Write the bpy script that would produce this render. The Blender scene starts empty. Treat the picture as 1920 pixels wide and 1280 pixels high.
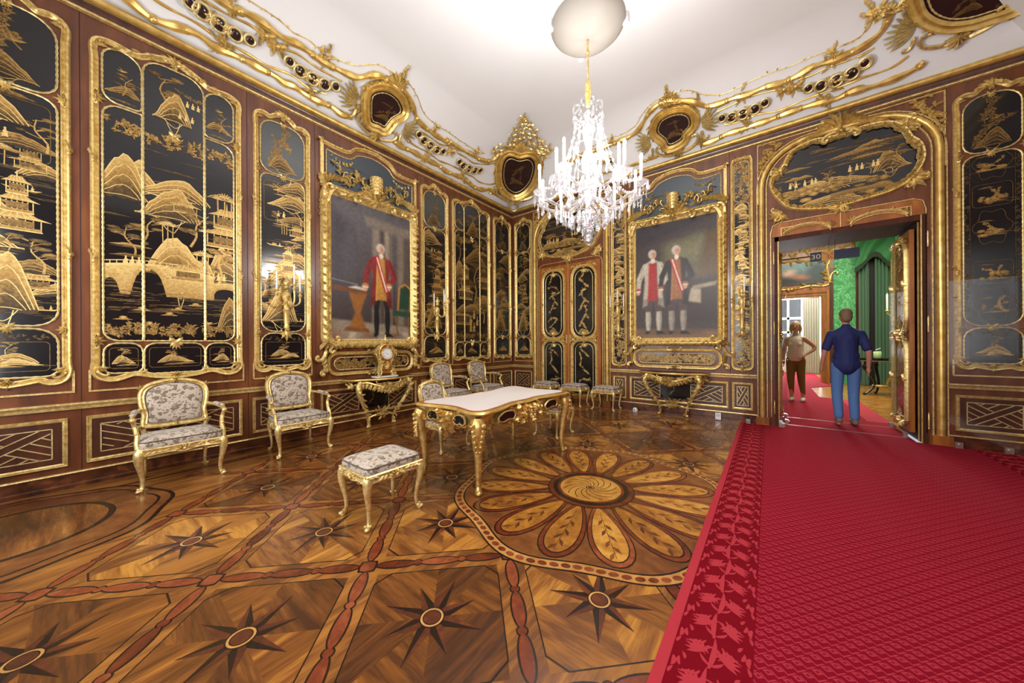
import bpy, math, random
import numpy as np
from mathutils import Vector, Matrix
from mathutils.geometry import tessellate_polygon
PI = math.pi
S = bpy.context.scene
COL = S.collection

# ---------------------------------------------------------------- camera
FPX, YAW, HY, ROLL, CH = 617.64, 0.6625, 643.95, -0.0059, 1.33
CX, CY = 5.186, -6.6795
_c, _s, _cr, _sr = math.cos(YAW), math.sin(YAW), math.cos(ROLL), math.sin(ROLL)
cam = bpy.data.cameras.new('camera')
cam.sensor_width = 36.0
cam.lens = 36.0 * FPX / 1920.0
cam.shift_y = (HY - 640.0) / 1920.0
cam.clip_start = 0.02
camo = bpy.data.objects.new('camera', cam)
COL.objects.link(camo)
_r0, _up, _fw = Vector((_c, _s, 0)), Vector((0, 0, 1)), Vector((-_s, _c, 0))
_R = _r0 * _cr + _up * _sr
_U = -_r0 * _sr + _up * _cr
camo.matrix_world = Matrix(((_R.x, _U.x, -_fw.x, CX), (_R.y, _U.y, -_fw.y, CY), (_R.z, _U.z, -_fw.z, CH), (0, 0, 0, 1)))
S.camera = camo

# ---------------------------------------------------------------- world, daylight through the windows, exposure
W = bpy.data.worlds.new('world')
S.world = W
W.use_nodes = True
W.node_tree.nodes['Background'].inputs[0].default_value = (0.80, 0.88, 1.0, 1)
W.node_tree.nodes['Background'].inputs[1].default_value = 0.6
S.view_settings.view_transform = 'Standard'
S.view_settings.look = 'None'
S.view_settings.gamma = 1.0
S.view_settings.use_curve_mapping = False
S.view_settings.exposure = 0.0
S.cycles.use_denoising = True
S.cycles.max_bounces = 8
S.cycles.diffuse_bounces = 4
S.cycles.glossy_bounces = 4
S.cycles.transparent_max_bounces = 16
S.cycles.sample_clamp_indirect = 6.0
S.cycles.caustics_reflective = False
S.cycles.caustics_refractive = False

def area_light(name, loc, rot, sx, sy, power, color):
    l = bpy.data.lights.new(name, 'AREA')
    l.shape = 'RECTANGLE'; l.size = sx; l.size_y = sy; l.energy = power; l.color = color
    o = bpy.data.objects.new(name, l); COL.objects.link(o)
    o.location = loc; o.rotation_euler = rot
    return o
ROOM_X, ROOM_Y = 7.63, -7.82
# daylight at the tall windows of the wall behind the camera
for k, x in enumerate((1.3, 3.8, 6.3)):
    area_light('window_daylight', (x, ROOM_Y + 0.06, 2.2), (PI / 2, 0, 0), 1.25, 2.9, 68, (0.95, 0.98, 1.0))
area_light('next_room_light', (6.6, 4.5, 4.6), (0, 0, 0), 2.5, 4.0, 320, (1.0, 0.93, 0.82))  # added ceiling fill without a fixture, brightens the green room
area_light('far_room_light', (5.9, 10.2, 4.9), (0, 0, 0), 2.0, 2.5, 260, (1.0, 0.97, 0.93))  # added overhead fill, no lamp there; lifts the pale curtain
area_light('far_window_daylight', (5.85, 11.9, 2.1), (PI / 2, 0, PI), 1.0, 2.6, 260, (0.95, 0.98, 1.0))
# ---------------------------------------------------------------- pixel rays (photo pixels -> points on walls / floor)
def ray(x, y):
    a, b = x - 960.0, y - HY
    a2, b2 = a * _cr + b * _sr, -a * _sr + b * _cr
    return (a2 * _c - FPX * _s, a2 * _s + FPX * _c, -b2)
def WL(x, y, w=0.0):
    d = ray(x, y); t = (w - CX) / d[0]; return (CY + t * d[1], CH + t * d[2])
def WB(x, y, w=0.0):
    d = ray(x, y); t = (-w - CY) / d[1]; return (CX + t * d[0], CH + t * d[2])
def FL(x, y, z=0.0):
    d = ray(x, y); t = (z - CH) / d[2]; return (CX + t * d[0], CY + t * d[1])

# ---------------------------------------------------------------- scene objects
def link(o, parent=None):
    COL.objects.link(o)
    if parent is not None: o.parent = parent
    return o
def thing(name, label, cat, loc=(0, 0, 0), rz=0.0, group=None):
    o = bpy.data.objects.new(name, None); link(o)
    o.empty_display_size = 0.1
    o.location = loc; o.rotation_euler = (0, 0, rz)
    o['label'] = label; o['category'] = cat
    if group: o['group'] = group
    return o
def tag(o, label, cat, group=None):
    o['label'] = label; o['category'] = cat
    if group: o['group'] = group
    return o
def structure(o):
    o['kind'] = 'structure'; return o
def dup(root, loc=None, rz=None, label=None, group=None):
    def cp(o, parent):
        c = o.copy(); COL.objects.link(c); c.parent = parent
        for ch in list(o.children): cp(ch, c)
        return c
    r = cp(root, None)
    if loc is not None: r.location = loc
    if rz is not None: r.rotation_euler = (0, 0, rz)
    if label: r['label'] = label
    if group: r['group'] = group
    return r

class MB:
    """collects geometry for one mesh object"""
    def __init__(self):
        self.v = []; self.f = []; self.m = []; self.col = None; self.mi = 0
    def add(self, vs, fs):
        o = len(self.v); self.v.extend(vs)
        for q in fs:
            self.f.append([i + o for i in q]); self.m.append(self.mi)
    def box(self, x0, x1, y0, y1, z0, z1):
        self.add([(x0, y0, z0), (x1, y0, z0), (x1, y1, z0), (x0, y1, z0), (x0, y0, z1), (x1, y0, z1), (x1, y1, z1), (x0, y1, z1)],
                 [(0, 3, 2, 1), (4, 5, 6, 7), (0, 1, 5, 4), (1, 2, 6, 5), (2, 3, 7, 6), (3, 0, 4, 7)])
    def plate(self, poly, y0, y1):
        """polygon in XZ (CCW seen from -y), from depth y0 (back) to y1 (front, smaller y)"""
        n = len(poly)
        vs = [(x, y1, z) for x, z in poly] + [(x, y0, z) for x, z in poly]
        fs = [tuple(t) for t in tessellate_polygon([[Vector((x, z, 0)) for x, z in poly]])]
        fs += [(i, i + n, (i + 1) % n + n, (i + 1) % n) for i in range(n)]
        self.add(vs, fs)
    def slab(self, poly, z0, z1):
        n = len(poly)
        vs = [(x, y, z1) for x, y in poly] + [(x, y, z0) for x, y in poly]
        fs = [tuple(t) for t in tessellate_polygon([[Vector((x, y, 0)) for x, y in poly]])]
        fs += [(i, i + n, (i + 1) % n + n, (i + 1) % n) for i in range(n)]
        self.add(vs, fs)
    def tube(self, pts, rad, n=6, closed=False, sq=1.0, cap=True):
        """tube along 3D points; rad number or list"""
        P = [Vector(p) for p in pts]; N = len(P)
        if N < 2: return
        R = rad if isinstance(rad, (list, tuple)) else [rad] * N
        T = []
        for i in range(N):
            a = P[(i - 1) % N] if (closed or i > 0) else P[i]
            b = P[(i + 1) % N] if (closed or i < N - 1) else P[i]
            t = b - a
            T.append(t.normalized() if t.length > 1e-9 else Vector((0, 0, 1)))
        ref = Vector((0, 0, 1)) if abs(T[0].z) < 0.9 else Vector((1, 0, 0))
        u = T[0].cross(ref).normalized()
        vs = []
        for i in range(N):
            u = (u - T[i] * u.dot(T[i]))
            u = u.normalized() if u.length > 1e-9 else T[i].orthogonal().normalized()
            w = T[i].cross(u)
            for k in range(n):
                a = 2 * PI * k / n
                vs.append(tuple(P[i] + (u * math.cos(a) + w * (math.sin(a) * sq)) * R[i]))
        fs = []
        M = N if closed else N - 1
        for i in range(M):
            j = (i + 1) % N
            for k in range(n):
                fs.append((i * n + k, i * n + (k + 1) % n, j * n + (k + 1) % n, j * n + k))
        if cap and not closed:
            fs.append(tuple(range(n - 1, -1, -1))); fs.append(tuple((N - 1) * n + k for k in range(n)))
        self.add(vs, fs)
    def lathe(self, prof, n=12, c=(0, 0, 0), axis='z', a0=0.0, a1=None):
        """prof: (r, z) pairs"""
        full = a1 is None
        m = n if full else n + 1
        vs = []
        for r, z in prof:
            for k in range(m):
                a = 2 * PI * k / n if full else a0 + (a1 - a0) * k / n
                if axis == 'z': vs.append((c[0] + r * math.cos(a), c[1] + r * math.sin(a), c[2] + z))
                else: vs.append((c[0] + r * math.cos(a), c[1] - z, c[2] + r * math.sin(a)))
        fs = []
        for i in range(len(prof) - 1):
            for k in range(n if full else n):
                k2 = (k + 1) % m
                fs.append((i * m + k, i * m + k2, (i + 1) * m + k2, (i + 1) * m + k))
        self.add(vs, fs)
    def ball(self, c, rx, ry=None, rz=None, n=7, k=5):
        ry = rx if ry is None else ry; rz = rx if rz is None else rz
        vs = [(c[0], c[1], c[2] - rz)]
        for i in range(1, k):
            t = -PI / 2 + PI * i / k
            for j in range(n):
                a = 2 * PI * j / n
                vs.append((c[0] + rx * math.cos(t) * math.cos(a), c[1] + ry * math.cos(t) * math.sin(a), c[2] + rz * math.sin(t)))
        vs.append((c[0], c[1], c[2] + rz))
        fs = [(0, 1 + (j + 1) % n, 1 + j) for j in range(n)]
        for i in range(k - 2):
            for j in range(n):
                fs.append((1 + i * n + j, 1 + i * n + (j + 1) % n, 1 + (i + 1) * n + (j + 1) % n, 1 + (i + 1) * n + j))
        L = len(vs) - 1
        fs += [(L, 1 + (k - 2) * n + j, 1 + (k - 2) * n + (j + 1) % n) for j in range(n)]
        self.add(vs, fs)
    def sweep(self, path, prof, closed=True):
        """moulding profile (a: outward, b: off the wall) along a path in XZ, -y towards the room"""
        P = np.array(path, float); N = len(P)
        if closed: T = np.roll(P, -1, 0) - np.roll(P, 1, 0)
        else: T = np.gradient(P, axis=0)
        T /= np.linalg.norm(T, axis=1, keepdims=True) + 1e-9
        Nn = np.stack([T[:, 1], -T[:, 0]], 1)
        n = len(prof); vs = []
        for i in range(N):
            for a, b in prof:
                vs.append((P[i, 0] + Nn[i, 0] * a, -b, P[i, 1] + Nn[i, 1] * a))
        fs = []
        for i in range(N if closed else N - 1):
            j = (i + 1) % N
            for k in range(n - 1):
                fs.append((i * n + k, j * n + k, j * n + k + 1, i * n + k + 1))
        self.add(vs, fs)
    def mitre(self, path, prof, closed=True):
        """like sweep but with true mitres at the corners of a polygon path"""
        P = [Vector((p[0], p[1])) for p in path]; N = len(P); vs = []; n = len(prof)
        for i in range(N):
            e0 = (P[i] - P[i - 1]).normalized() if (closed or i > 0) else None
            e1 = (P[(i + 1) % N] - P[i]).normalized() if (closed or i < N - 1) else None
            e0 = e0 if e0 is not None else e1; e1 = e1 if e1 is not None else e0
            n0, n1 = Vector((e0.y, -e0.x)), Vector((e1.y, -e1.x))
            m = (n0 + n1); m = m / max(0.2, m.length_squared) * 2 if m.length > 1e-6 else n0
            for a, b in prof: vs.append((P[i].x + m.x * a, -b, P[i].y + m.y * a))
        fs = []
        for i in range(N if closed else N - 1):
            j = (i + 1) % N
            for k in range(n - 1): fs.append((i * n + k, j * n + k, j * n + k + 1, i * n + k + 1))
        self.add(vs, fs)
    # ---- carved ornament, in the XZ plane, raised towards -y
    def leaf(self, x, z, ang, L, w, bend=0.0, h=0.02, n=5, y=0.0):
        """pointed acanthus leaf with a raised rib, curling by bend radians"""
        vs = []; px, pz = x, z; st = L / n
        for i in range(n + 1):
            t = i / n
            a = ang + bend * t
            ww = w * 0.5 * (math.sin(PI * min(1, (t * 0.88 + 0.12))) ** 0.8) * (1.0 + (0.25 if i % 2 else -0.12)) if i < n else 0.0005
            nx, nz = -math.sin(a), math.cos(a)
            hh = h * (0.5 + math.sin(PI * t) * 0.8)
            vs += [(px + nx * ww, y - hh * 0.25, pz + nz * ww), (px, y - hh, pz), (px - nx * ww, y - hh * 0.25, pz - nz * ww)]
            px += math.cos(a) * st; pz += math.sin(a) * st
        fs = []
        for i in range(n):
            for k in (0, 1): fs.append((i * 3 + k, i * 3 + k + 1, (i + 1) * 3 + k + 1, (i + 1) * 3 + k))
        self.add(vs, fs)
    def scroll(self, x, z, ang, L, r, curl=5.0, sgn=1, h=0.02, n=16, y=0.0):
        """C-scroll: starts at x,z going along ang, winds up into a volute"""
        pts = []; rad = []; px, pz = x, z
        for i in range(n + 1):
            t = i / n
            a = ang + sgn * curl * t * t
            pts.append((px, y - h * (0.7 + 0.5 * t), pz)); rad.append(r * (1.0 - 0.45 * t) if i else r * 0.5)
            st = L / n * (1.25 - 0.9 * t)
            px += math.cos(a) * st; pz += math.sin(a) * st
        self.tube(pts, rad, n=5)
        self.ball((px, y - h * 1.3, pz), r * 0.9, n=6, k=4)
    def flower(self, x, z, r, h=0.015, n=6, y=0.0):
        for k in range(n): self.leaf(x, z, 2 * PI * k / n, r, r * 0.8, 0.3, h, 3, y)
        self.ball((x, y - h * 0.9, z), r * 0.28, n=6, k=4)
    def spray(self, x, z, ang, L, n=5, spread=1.2, h=0.02, y=0.0, w=None):
        """fan of leaves"""
        for k in range(n):
            t = (k / (n - 1) - 0.5) if n > 1 else 0
            self.leaf(x, z, ang + t * spread, L * (1 - 0.5 * abs(t)), (w or L * 0.3), t * 1.0, h * (1.25 - abs(t)), 5, y)
    def build(self, name, mat, parent=None, smooth=True, angle=45, loc=None, rz=None):
        me = bpy.data.meshes.new(name)
        me.from_pydata(self.v, [], self.f)
        mats = mat if isinstance(mat, (list, tuple)) else [mat]
        for mm in mats: me.materials.append(M[mm] if isinstance(mm, str) else mm)
        if len(mats) > 1: me.polygons.foreach_set('material_index', self.m)
        if smooth:
            me.polygons.foreach_set('use_smooth', [True] * len(me.polygons))
            me.set_sharp_from_angle(angle=math.radians(angle))
        if self.col is not None:
            a = me.attributes.new('tone', 'FLOAT_COLOR', 'POINT')
            c = np.ones((len(self.v), 4), np.float32); cc = np.array(self.col, np.float32)
            c[:, :cc.shape[1]] = cc
            a.data.foreach_set('color', c.ravel())
        me.update()
        o = bpy.data.objects.new(name, me)
        link(o, parent)
        if loc is not None: o.location = loc
        if rz is not None: o.rotation_euler = (0, 0, rz)
        return o
def inst(name, src, parent, loc=None, rot=None, scale=None):
    o = bpy.data.objects.new(name, src.data); link(o, parent)
    if loc is not None: o.location = loc
    if rot is not None: o.rotation_euler = rot
    if scale is not None: o.scale = scale
    return o

def catmull(pts, closed=False, k=6):
    P = [np.array(p, float) for p in pts]; N = len(P); out = []
    rng = range(N if closed else N - 1)
    for i in rng:
        p1, p2 = P[i], P[(i + 1) % N]
        p0 = P[i - 1] if (closed or i > 0) else p1 * 2 - p2
        p3 = P[(i + 2) % N] if (closed or i < N - 2) else p2 * 2 - p1
        for j in range(k):
            t = j / k
            out.append(tuple(0.5 * ((2 * p1) + (p2 - p0) * t + (2 * p0 - 5 * p1 + 4 * p2 - p3) * t * t + (3 * p1 - p0 - 3 * p2 + p3) * t ** 3)))
    if not closed: out.append(tuple(P[-1]))
    return out
def resample(pts, step, closed=False):
    P = np.array(pts, float)
    if closed: P = np.vstack([P, P[:1]])
    d = np.r_[0, np.cumsum(np.linalg.norm(np.diff(P, axis=0), axis=1))]
    n = max(2, int(round(d[-1] / step)))
    s = np.linspace(0, d[-1], n + 1)
    Q = np.stack([np.interp(s, d, P[:, k]) for k in range(P.shape[1])], 1)
    return [tuple(q) for q in (Q[:-1] if closed else Q)]
def rrect(x0, x1, z0, z1, r, k=5):
    """rounded rectangle, CCW; r: one radius or (bl, br, tr, tl)"""
    rr = r if isinstance(r, (list, tuple)) else (r,) * 4
    out = []
    for (cx, cz, a0, q) in ((x0, z0, PI, 0), (x1, z0, 1.5 * PI, 1), (x1, z1, 0, 2), (x0, z1, PI / 2, 3)):
        R = max(1e-4, rr[q])
        ox = cx + (R if q in (0, 3) else -R); oz = cz + (R if q in (0, 1) else -R)
        for i in range(k + 1):
            a = a0 + PI / 2 * i / k
            out.append((ox + R * math.cos(a), oz + R * math.sin(a)))
    return out
def ellipse(cx, cz, rx, rz, n=24):
    return [(cx + rx * math.cos(2 * PI * i / n), cz + rz * math.sin(2 * PI * i / n)) for i in range(n)]
def rope(mb, path, r=0.009, step=0.028, y=-0.004, closed=True):
    P = resample(path, step, closed)
    mb.tube([(x, y, z) for x, z in P], [r * (1.2 if i % 2 else 0.75) for i in range(len(P))], n=5, closed=closed)
# ---------------------------------------------------------------- materials
M = {}
def lin(r, g, b):
    f = lambda c: (c / 255.0 / 12.92) if c / 255.0 <= 0.04045 else ((c / 255.0 + 0.055) / 1.055) ** 2.4
    return (f(r), f(g), f(b), 1.0)
def newmat(name):
    m = bpy.data.materials.new(name); m.use_nodes = True
    nt = m.node_tree
    return m, nt, nt.nodes['Principled BSDF']
def setp(b, **k):
    nm = dict(base='Base Color', rough='Roughness', metal='Metallic', spec='Specular IOR Level', coat='Coat Weight', coatr='Coat Roughness',
              trans='Transmission Weight', ior='IOR', alpha='Alpha', emit='Emission Color', estr='Emission Strength', sheen='Sheen Weight', aniso='Anisotropic')
    for q, v in k.items(): b.inputs[nm[q]].default_value = v
def plain(name, col, rough=0.5, **k):
    m, nt, b = newmat(name); setp(b, base=col, rough=rough, **k); M[name] = m; return m
def N(nt, t, **kw):
    n = nt.nodes.new(t)
    for a, v in kw.items(): setattr(n, a, v)
    return n
def ramp(nt, stops):
    n = nt.nodes.new('ShaderNodeValToRGB'); e = n.color_ramp.elements
    while len(e) < len(stops): e.new(0.5)
    for q, (p, c) in zip(e, stops): q.position = p; q.color = c
    return n
def noise(nt, coord, scale, detail=3, dist=0.0, vec=None):
    mp = N(nt, 'ShaderNodeMapping')
    if vec is not None: mp.inputs['Scale'].default_value = vec
    nt.links.new(coord, mp.inputs[0])
    n = N(nt, 'ShaderNodeTexNoise'); n.inputs['Scale'].default_value = scale; n.inputs['Detail'].default_value = detail
    n.inputs['Distortion'].default_value = dist
    nt.links.new(mp.outputs[0], n.inputs['Vector'])
    return n
def bump(nt, b, h, strength=0.3, dist=0.01):
    bp = N(nt, 'ShaderNodeBump'); bp.inputs['Strength'].default_value = strength; bp.inputs['Distance'].default_value = dist
    nt.links.new(h, bp.inputs['Height']); nt.links.new(bp.outputs[0], b.inputs['Normal'])
def gilt(name, c1, c2, rough=0.34, scale=30, bs=0.35, metal=0.8):
    m, nt, b = newmat(name)
    tc = N(nt, 'ShaderNodeTexCoord')
    n = noise(nt, tc.outputs['Object'], scale, 4)
    r = ramp(nt, [(0.3, c1), (0.7, c2)])
    nt.links.new(n.outputs[0], r.inputs[0]); nt.links.new(r.outputs[0], b.inputs['Base Color'])
    n2 = noise(nt, tc.outputs['Object'], scale * 2.2, 2)
    bump(nt, b, n2.outputs[0], bs, 0.006)
    setp(b, rough=rough, metal=metal)
    M[name] = m
gilt('gold', lin(208, 166, 86), lin(250, 228, 156), 0.34, 30, 0.35, 0.55)
gilt('gold_light', lin(206, 168, 94), lin(250, 228, 162), 0.34, 34, 0.4, 0.6)
gilt('gold_smooth', lin(206, 162, 80), lin(244, 214, 130), 0.30, 12, 0.06, 0.6)
gilt('gold_pale', lin(205, 178, 110), lin(240, 222, 165), 0.45, 30, 0.2, 0.6)
gilt('gold_table', lin(184, 138, 68), lin(242, 208, 130), 0.28, 26, 0.35, 0.65)
def wood(name, stops, rough=0.3, scale=(1, 1, 1), ns=3.0, coat=0.3, obj='Object', detail=6, dist=0.6, bs=0.02):
    m, nt, b = newmat(name)
    tc = N(nt, 'ShaderNodeTexCoord')
    n = noise(nt, tc.outputs[obj], ns, detail, dist, scale)
    r = ramp(nt, stops)
    nt.links.new(n.outputs[0], r.inputs[0]); nt.links.new(r.outputs[0], b.inputs['Base Color'])
    bump(nt, b, n.outputs[0], bs, 0.01)
    setp(b, rough=rough, coat=coat, coatr=0.15)
    M[name] = m
    return m
wood('wall_wood', [(0.25, lin(78, 40, 20)), (0.5, lin(108, 58, 29)), (0.75, lin(134, 78, 40))], 0.32, (4, 4, 0.7), 2.2)
wood('dark_wood', [(0.3, lin(58, 28, 18)), (0.7, lin(96, 50, 30))], 0.35, (4, 4, 0.8), 2.2)
wood('base_wood', [(0.3, lin(44, 22, 14)), (0.55, lin(96, 50, 26)), (0.72, lin(140, 82, 40))], 0.3, (1, 1, 1), 9)
wood('door_wood', [(0.25, lin(128, 70, 26)), (0.5, lin(160, 92, 34)), (0.75, lin(184, 116, 50))], 0.33, (5, 5, 0.8), 2.0)
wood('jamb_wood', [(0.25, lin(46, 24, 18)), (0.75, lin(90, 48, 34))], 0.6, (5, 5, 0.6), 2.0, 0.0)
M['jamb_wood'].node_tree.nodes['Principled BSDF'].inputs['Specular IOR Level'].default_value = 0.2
plain('lacquer', lin(20, 20, 23), 0.16, spec=0.5, coat=0.35, coatr=0.06)
plain('lacquer_grey', lin(62, 64, 62), 0.22, spec=0.5, coat=0.3, coatr=0.08)
plain('lacquer_blue', lin(52, 62, 70), 0.2, spec=0.5, coat=0.3, coatr=0.08)
plain('lacquer_plum', lin(48, 30, 30), 0.2, spec=0.5, coat=0.3)
# gold drawing on lacquer: the tone of each piece is its own pigment, from black-brown to pale gold
def toned(name, stops, metal=0.35, rough=0.38):
    m, nt, b = newmat(name)
    a = N(nt, 'ShaderNodeAttribute'); a.attribute_name = 'tone'
    tc = N(nt, 'ShaderNodeTexCoord')
    n = noise(nt, tc.outputs['Object'], 60, 4)
    mul = N(nt, 'ShaderNodeMath', operation='MULTIPLY_ADD'); mul.inputs[1].default_value = 0.5; mul.inputs[2].default_value = -0.25
    nt.links.new(n.outputs[0], mul.inputs[0])
    ad = N(nt, 'ShaderNodeMath', operation='ADD'); ad.use_clamp = True
    nt.links.new(a.outputs['Fac'], ad.inputs[0]); nt.links.new(mul.outputs[0], ad.inputs[1])
    r = ramp(nt, stops)
    nt.links.new(ad.outputs[0], r.inputs[0]); nt.links.new(r.outputs[0], b.inputs['Base Color'])
    setp(b, rough=rough, metal=metal)
    M[name] = m
toned('lacquer_gold', [(0.0, lin(22, 21, 23)), (0.3, lin(86, 66, 36)), (0.62, lin(178, 138, 72)), (1.0, lin(238, 206, 132))])
# paint: colours carried by the canvas itself
m, nt, b = newmat('oil_paint')
a = N(nt, 'ShaderNodeAttribute'); a.attribute_name = 'tone'
nt.links.new(a.outputs['Color'], b.inputs['Base Color']); setp(b, rough=0.38, spec=0.4); M['oil_paint'] = m
plain('plaster', lin(247, 247, 247), 0.8)
plain('cove_white', lin(236, 232, 226), 0.7)
plain('white_enamel', lin(240, 238, 232), 0.25)
plain('black', lin(18, 16, 16), 0.4)
plain('dark_void', lin(26, 18, 15), 0.6)
plain('white_plastic', lin(235, 235, 238), 0.35)
plain('steel', lin(190, 185, 175), 0.3, metal=0.9)
plain('wax', lin(245, 240, 226), 0.5)
plain('ribbon_dark', lin(96, 84, 72), 0.6)
# clear glazing
m, nt, b = newmat('clear_pane')
out = nt.nodes['Material Output']
tr = N(nt, 'ShaderNodeBsdfTransparent'); tr.inputs[0].default_value = (0.95, 0.96, 0.96, 1)
gl = N(nt, 'ShaderNodeBsdfGlossy'); gl.inputs['Roughness'].default_value = 0.02
mx = N(nt, 'ShaderNodeMixShader'); mx.inputs[0].default_value = 0.05
nt.links.new(tr.outputs[0], mx.inputs[1]); nt.links.new(gl.outputs[0], mx.inputs[2]); nt.links.new(mx.outputs[0], out.inputs[0]); M['clear_pane'] = m
# cut crystal: bright facets, partly see-through
m, nt, b = newmat('crystal')
out = nt.nodes['Material Output']
tr = N(nt, 'ShaderNodeBsdfTransparent'); tr.inputs[0].default_value = (0.93, 0.93, 0.95, 1)
gl = N(nt, 'ShaderNodeBsdfGlossy'); gl.inputs['Roughness'].default_value = 0.08; gl.inputs[0].default_value = (1, 1, 1, 1)
df = N(nt, 'ShaderNodeBsdfTranslucent'); df.inputs[0].default_value = (0.95, 0.95, 1, 1)
m1 = N(nt, 'ShaderNodeMixShader'); m1.inputs[0].default_value = 0.12
m2 = N(nt, 'ShaderNodeMixShader'); m2.inputs[0].default_value = 0.36
nt.links.new(gl.outputs[0], m1.inputs[1]); nt.links.new(df.outputs[0], m1.inputs[2])
nt.links.new(tr.outputs[0], m2.inputs[1]); nt.links.new(m1.outputs[0], m2.inputs[2]); nt.links.new(m2.outputs[0], out.inputs[0]); M['crystal'] = m
def emit(name, col, s):
    m, nt, b = newmat(name); setp(b, base=(0, 0, 0, 1), emit=col, estr=s); M[name] = m
emit('flame', (1.0, 0.93, 0.80, 1), 22.0)
emit('daylight_glass', (0.93, 0.97, 1.0, 1), 1.5)
# upholstery: taupe flowers and leaves woven on a cream ground
def fabric(name, ground, motif, sc=1.0):
    m, nt, b = newmat(name)
    tc = N(nt, 'ShaderNodeTexCoord')
    wob = noise(nt, tc.outputs['Object'], 16 * sc, 2)
    mixv = N(nt, 'ShaderNodeMixRGB'); mixv.inputs[0].default_value = 0.05
    nt.links.new(tc.outputs['Object'], mixv.inputs[1]); nt.links.new(wob.outputs['Color'], mixv.inputs[2])
    def cells(scale, thr, stretch, rot, rnd=1.0):
        mp = N(nt, 'ShaderNodeMapping'); mp.inputs['Rotation'].default_value = rot; mp.inputs['Scale'].default_value = stretch
        nt.links.new(mixv.outputs[0], mp.inputs[0])
        v = N(nt, 'ShaderNodeTexVoronoi'); v.inputs['Scale'].default_value = scale * sc; v.inputs['Randomness'].default_value = rnd
        nt.links.new(mp.outputs[0], v.inputs['Vector'])
        lt = N(nt, 'ShaderNodeMath', operation='LESS_THAN'); lt.inputs[1].default_value = thr; nt.links.new(v.outputs['Distance'], lt.inputs[0]); return lt.outputs[0]
    def op(o, a, c):
        n = N(nt, 'ShaderNodeMath', operation=o); nt.links.new(a, n.inputs[0]); nt.links.new(c, n.inputs[1]); return n.outputs[0]
    flo = cells(17, 0.37, (1, 1, 1), (0, 0, 0), 0.8); hole = cells(60, 0.30, (1, 1, 1), (0.3, 0.2, 0.5))
    flo = op('SUBTRACT', flo, op('MULTIPLY', flo, hole))
    l1 = cells(26, 0.27, (0.9, 2.2, 1.4), (0.5, 0.6, 0.8)); l2 = cells(26, 0.27, (0.9, 2.2, 1.4), (-0.6, 0.5, -0.7)); l3 = cells(30, 0.20, (0.5, 3, 1.5), (0.9, -0.4, 0.2))
    mx = op('MAXIMUM', op('MAXIMUM', flo, l1), op('MAXIMUM', l2, l3))
    mc = N(nt, 'ShaderNodeMixRGB'); mc.inputs[1].default_value = ground; mc.inputs[2].default_value = motif
    nt.links.new(mx, mc.inputs[0]); nt.links.new(mc.outputs[0], b.inputs['Base Color'])
    setp(b, rough=0.75, sheen=0.2)
    M[name] = m
fabric('upholstery', lin(194, 178, 160), lin(124, 107, 86))
# green silk damask
m, nt, b = newmat('green_damask')
tc = N(nt, 'ShaderNodeTexCoord')
n = noise(nt, tc.outputs['Object'], 3.2, 5, 2.5)
r = ramp(nt, [(0.46, lin(58, 150, 82)), (0.5, lin(140, 206, 146)), (0.54, lin(70, 164, 92))])
nt.links.new(n.outputs[0], r.inputs[0]); nt.links.new(r.outputs[0], b.inputs['Base Color']); setp(b, rough=0.6); M['green_damask'] = m
plain('green_velvet', lin(36, 104, 50), 0.7, sheen=0.4)
plain('green_dark', lin(30, 44, 26), 0.8)
# ---------------------------------------------------------------- floor marquetry
def parquet(name, stops, scale, rough=0.2):
    m, nt, b = newmat(name)
    tc = N(nt, 'ShaderNodeTexCoord'); oi = N(nt, 'ShaderNodeObjectInfo')
    va = N(nt, 'ShaderNodeVectorMath', operation='ADD')
    cm = N(nt, 'ShaderNodeCombineXYZ')
    mu = N(nt, 'ShaderNodeMath', operation='MULTIPLY'); mu.inputs[1].default_value = 37.0
    nt.links.new(oi.outputs['Random'], mu.inputs[0]); nt.links.new(mu.outputs[0], cm.inputs[0]); nt.links.new(mu.outputs[0], cm.inputs[1])
    nt.links.new(tc.outputs['Object'], va.inputs[0]); nt.links.new(cm.outputs[0], va.inputs[1])
    n = noise(nt, va.outputs[0], 2.0, 5, 1.2, scale)
    n2 = noise(nt, va.outputs[0], 14.0, 4, 0.5, scale)
    ad = N(nt, 'ShaderNodeMath', operation='MULTIPLY_ADD'); ad.inputs[1].default_value = 0.35
    nt.links.new(n2.outputs[0], ad.inputs[0]); nt.links.new(n.outputs[0], ad.inputs[2])
    of = N(nt, 'ShaderNodeMath', operation='MULTIPLY_ADD'); of.inputs[1].default_value = 0.34; of.inputs[2].default_value = -0.36
    nt.links.new(oi.outputs['Random'], of.inputs[0])
    a2 = N(nt, 'ShaderNodeMath', operation='ADD'); nt.links.new(ad.outputs[0], a2.inputs[0]); nt.links.new(of.outputs[0], a2.inputs[1])
    r = ramp(nt, stops); nt.links.new(a2.outputs[0], r.inputs[0]); nt.links.new(r.outputs[0], b.inputs['Base Color'])
    rr = ramp(nt, [(0.3, (rough + 0.1,) * 3 + (1,)), (0.7, (rough - 0.04,) * 3 + (1,))]); nt.links.new(n.outputs[0], rr.inputs[0]); nt.links.new(rr.outputs[0], b.inputs['Roughness'])
    setp(b, spec=0.5); M[name] = m
parquet('veneer_x', [(0.22, lin(84, 47, 22)), (0.5, lin(136, 82, 36)), (0.78, lin(198, 138, 60))], (0.6, 5, 1))  # sheen of the grain put into the gold-to-brown contrast of both veneers
parquet('veneer_y', [(0.22, lin(70, 39, 21)), (0.5, lin(112, 66, 32)), (0.78, lin(168, 110, 50))], (5, 0.6, 1))
parquet('veneer_gold', [(0.2, lin(130, 76, 30)), (0.5, lin(182, 122, 48)), (0.8, lin(220, 164, 78))], (2, 2, 1))
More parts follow.
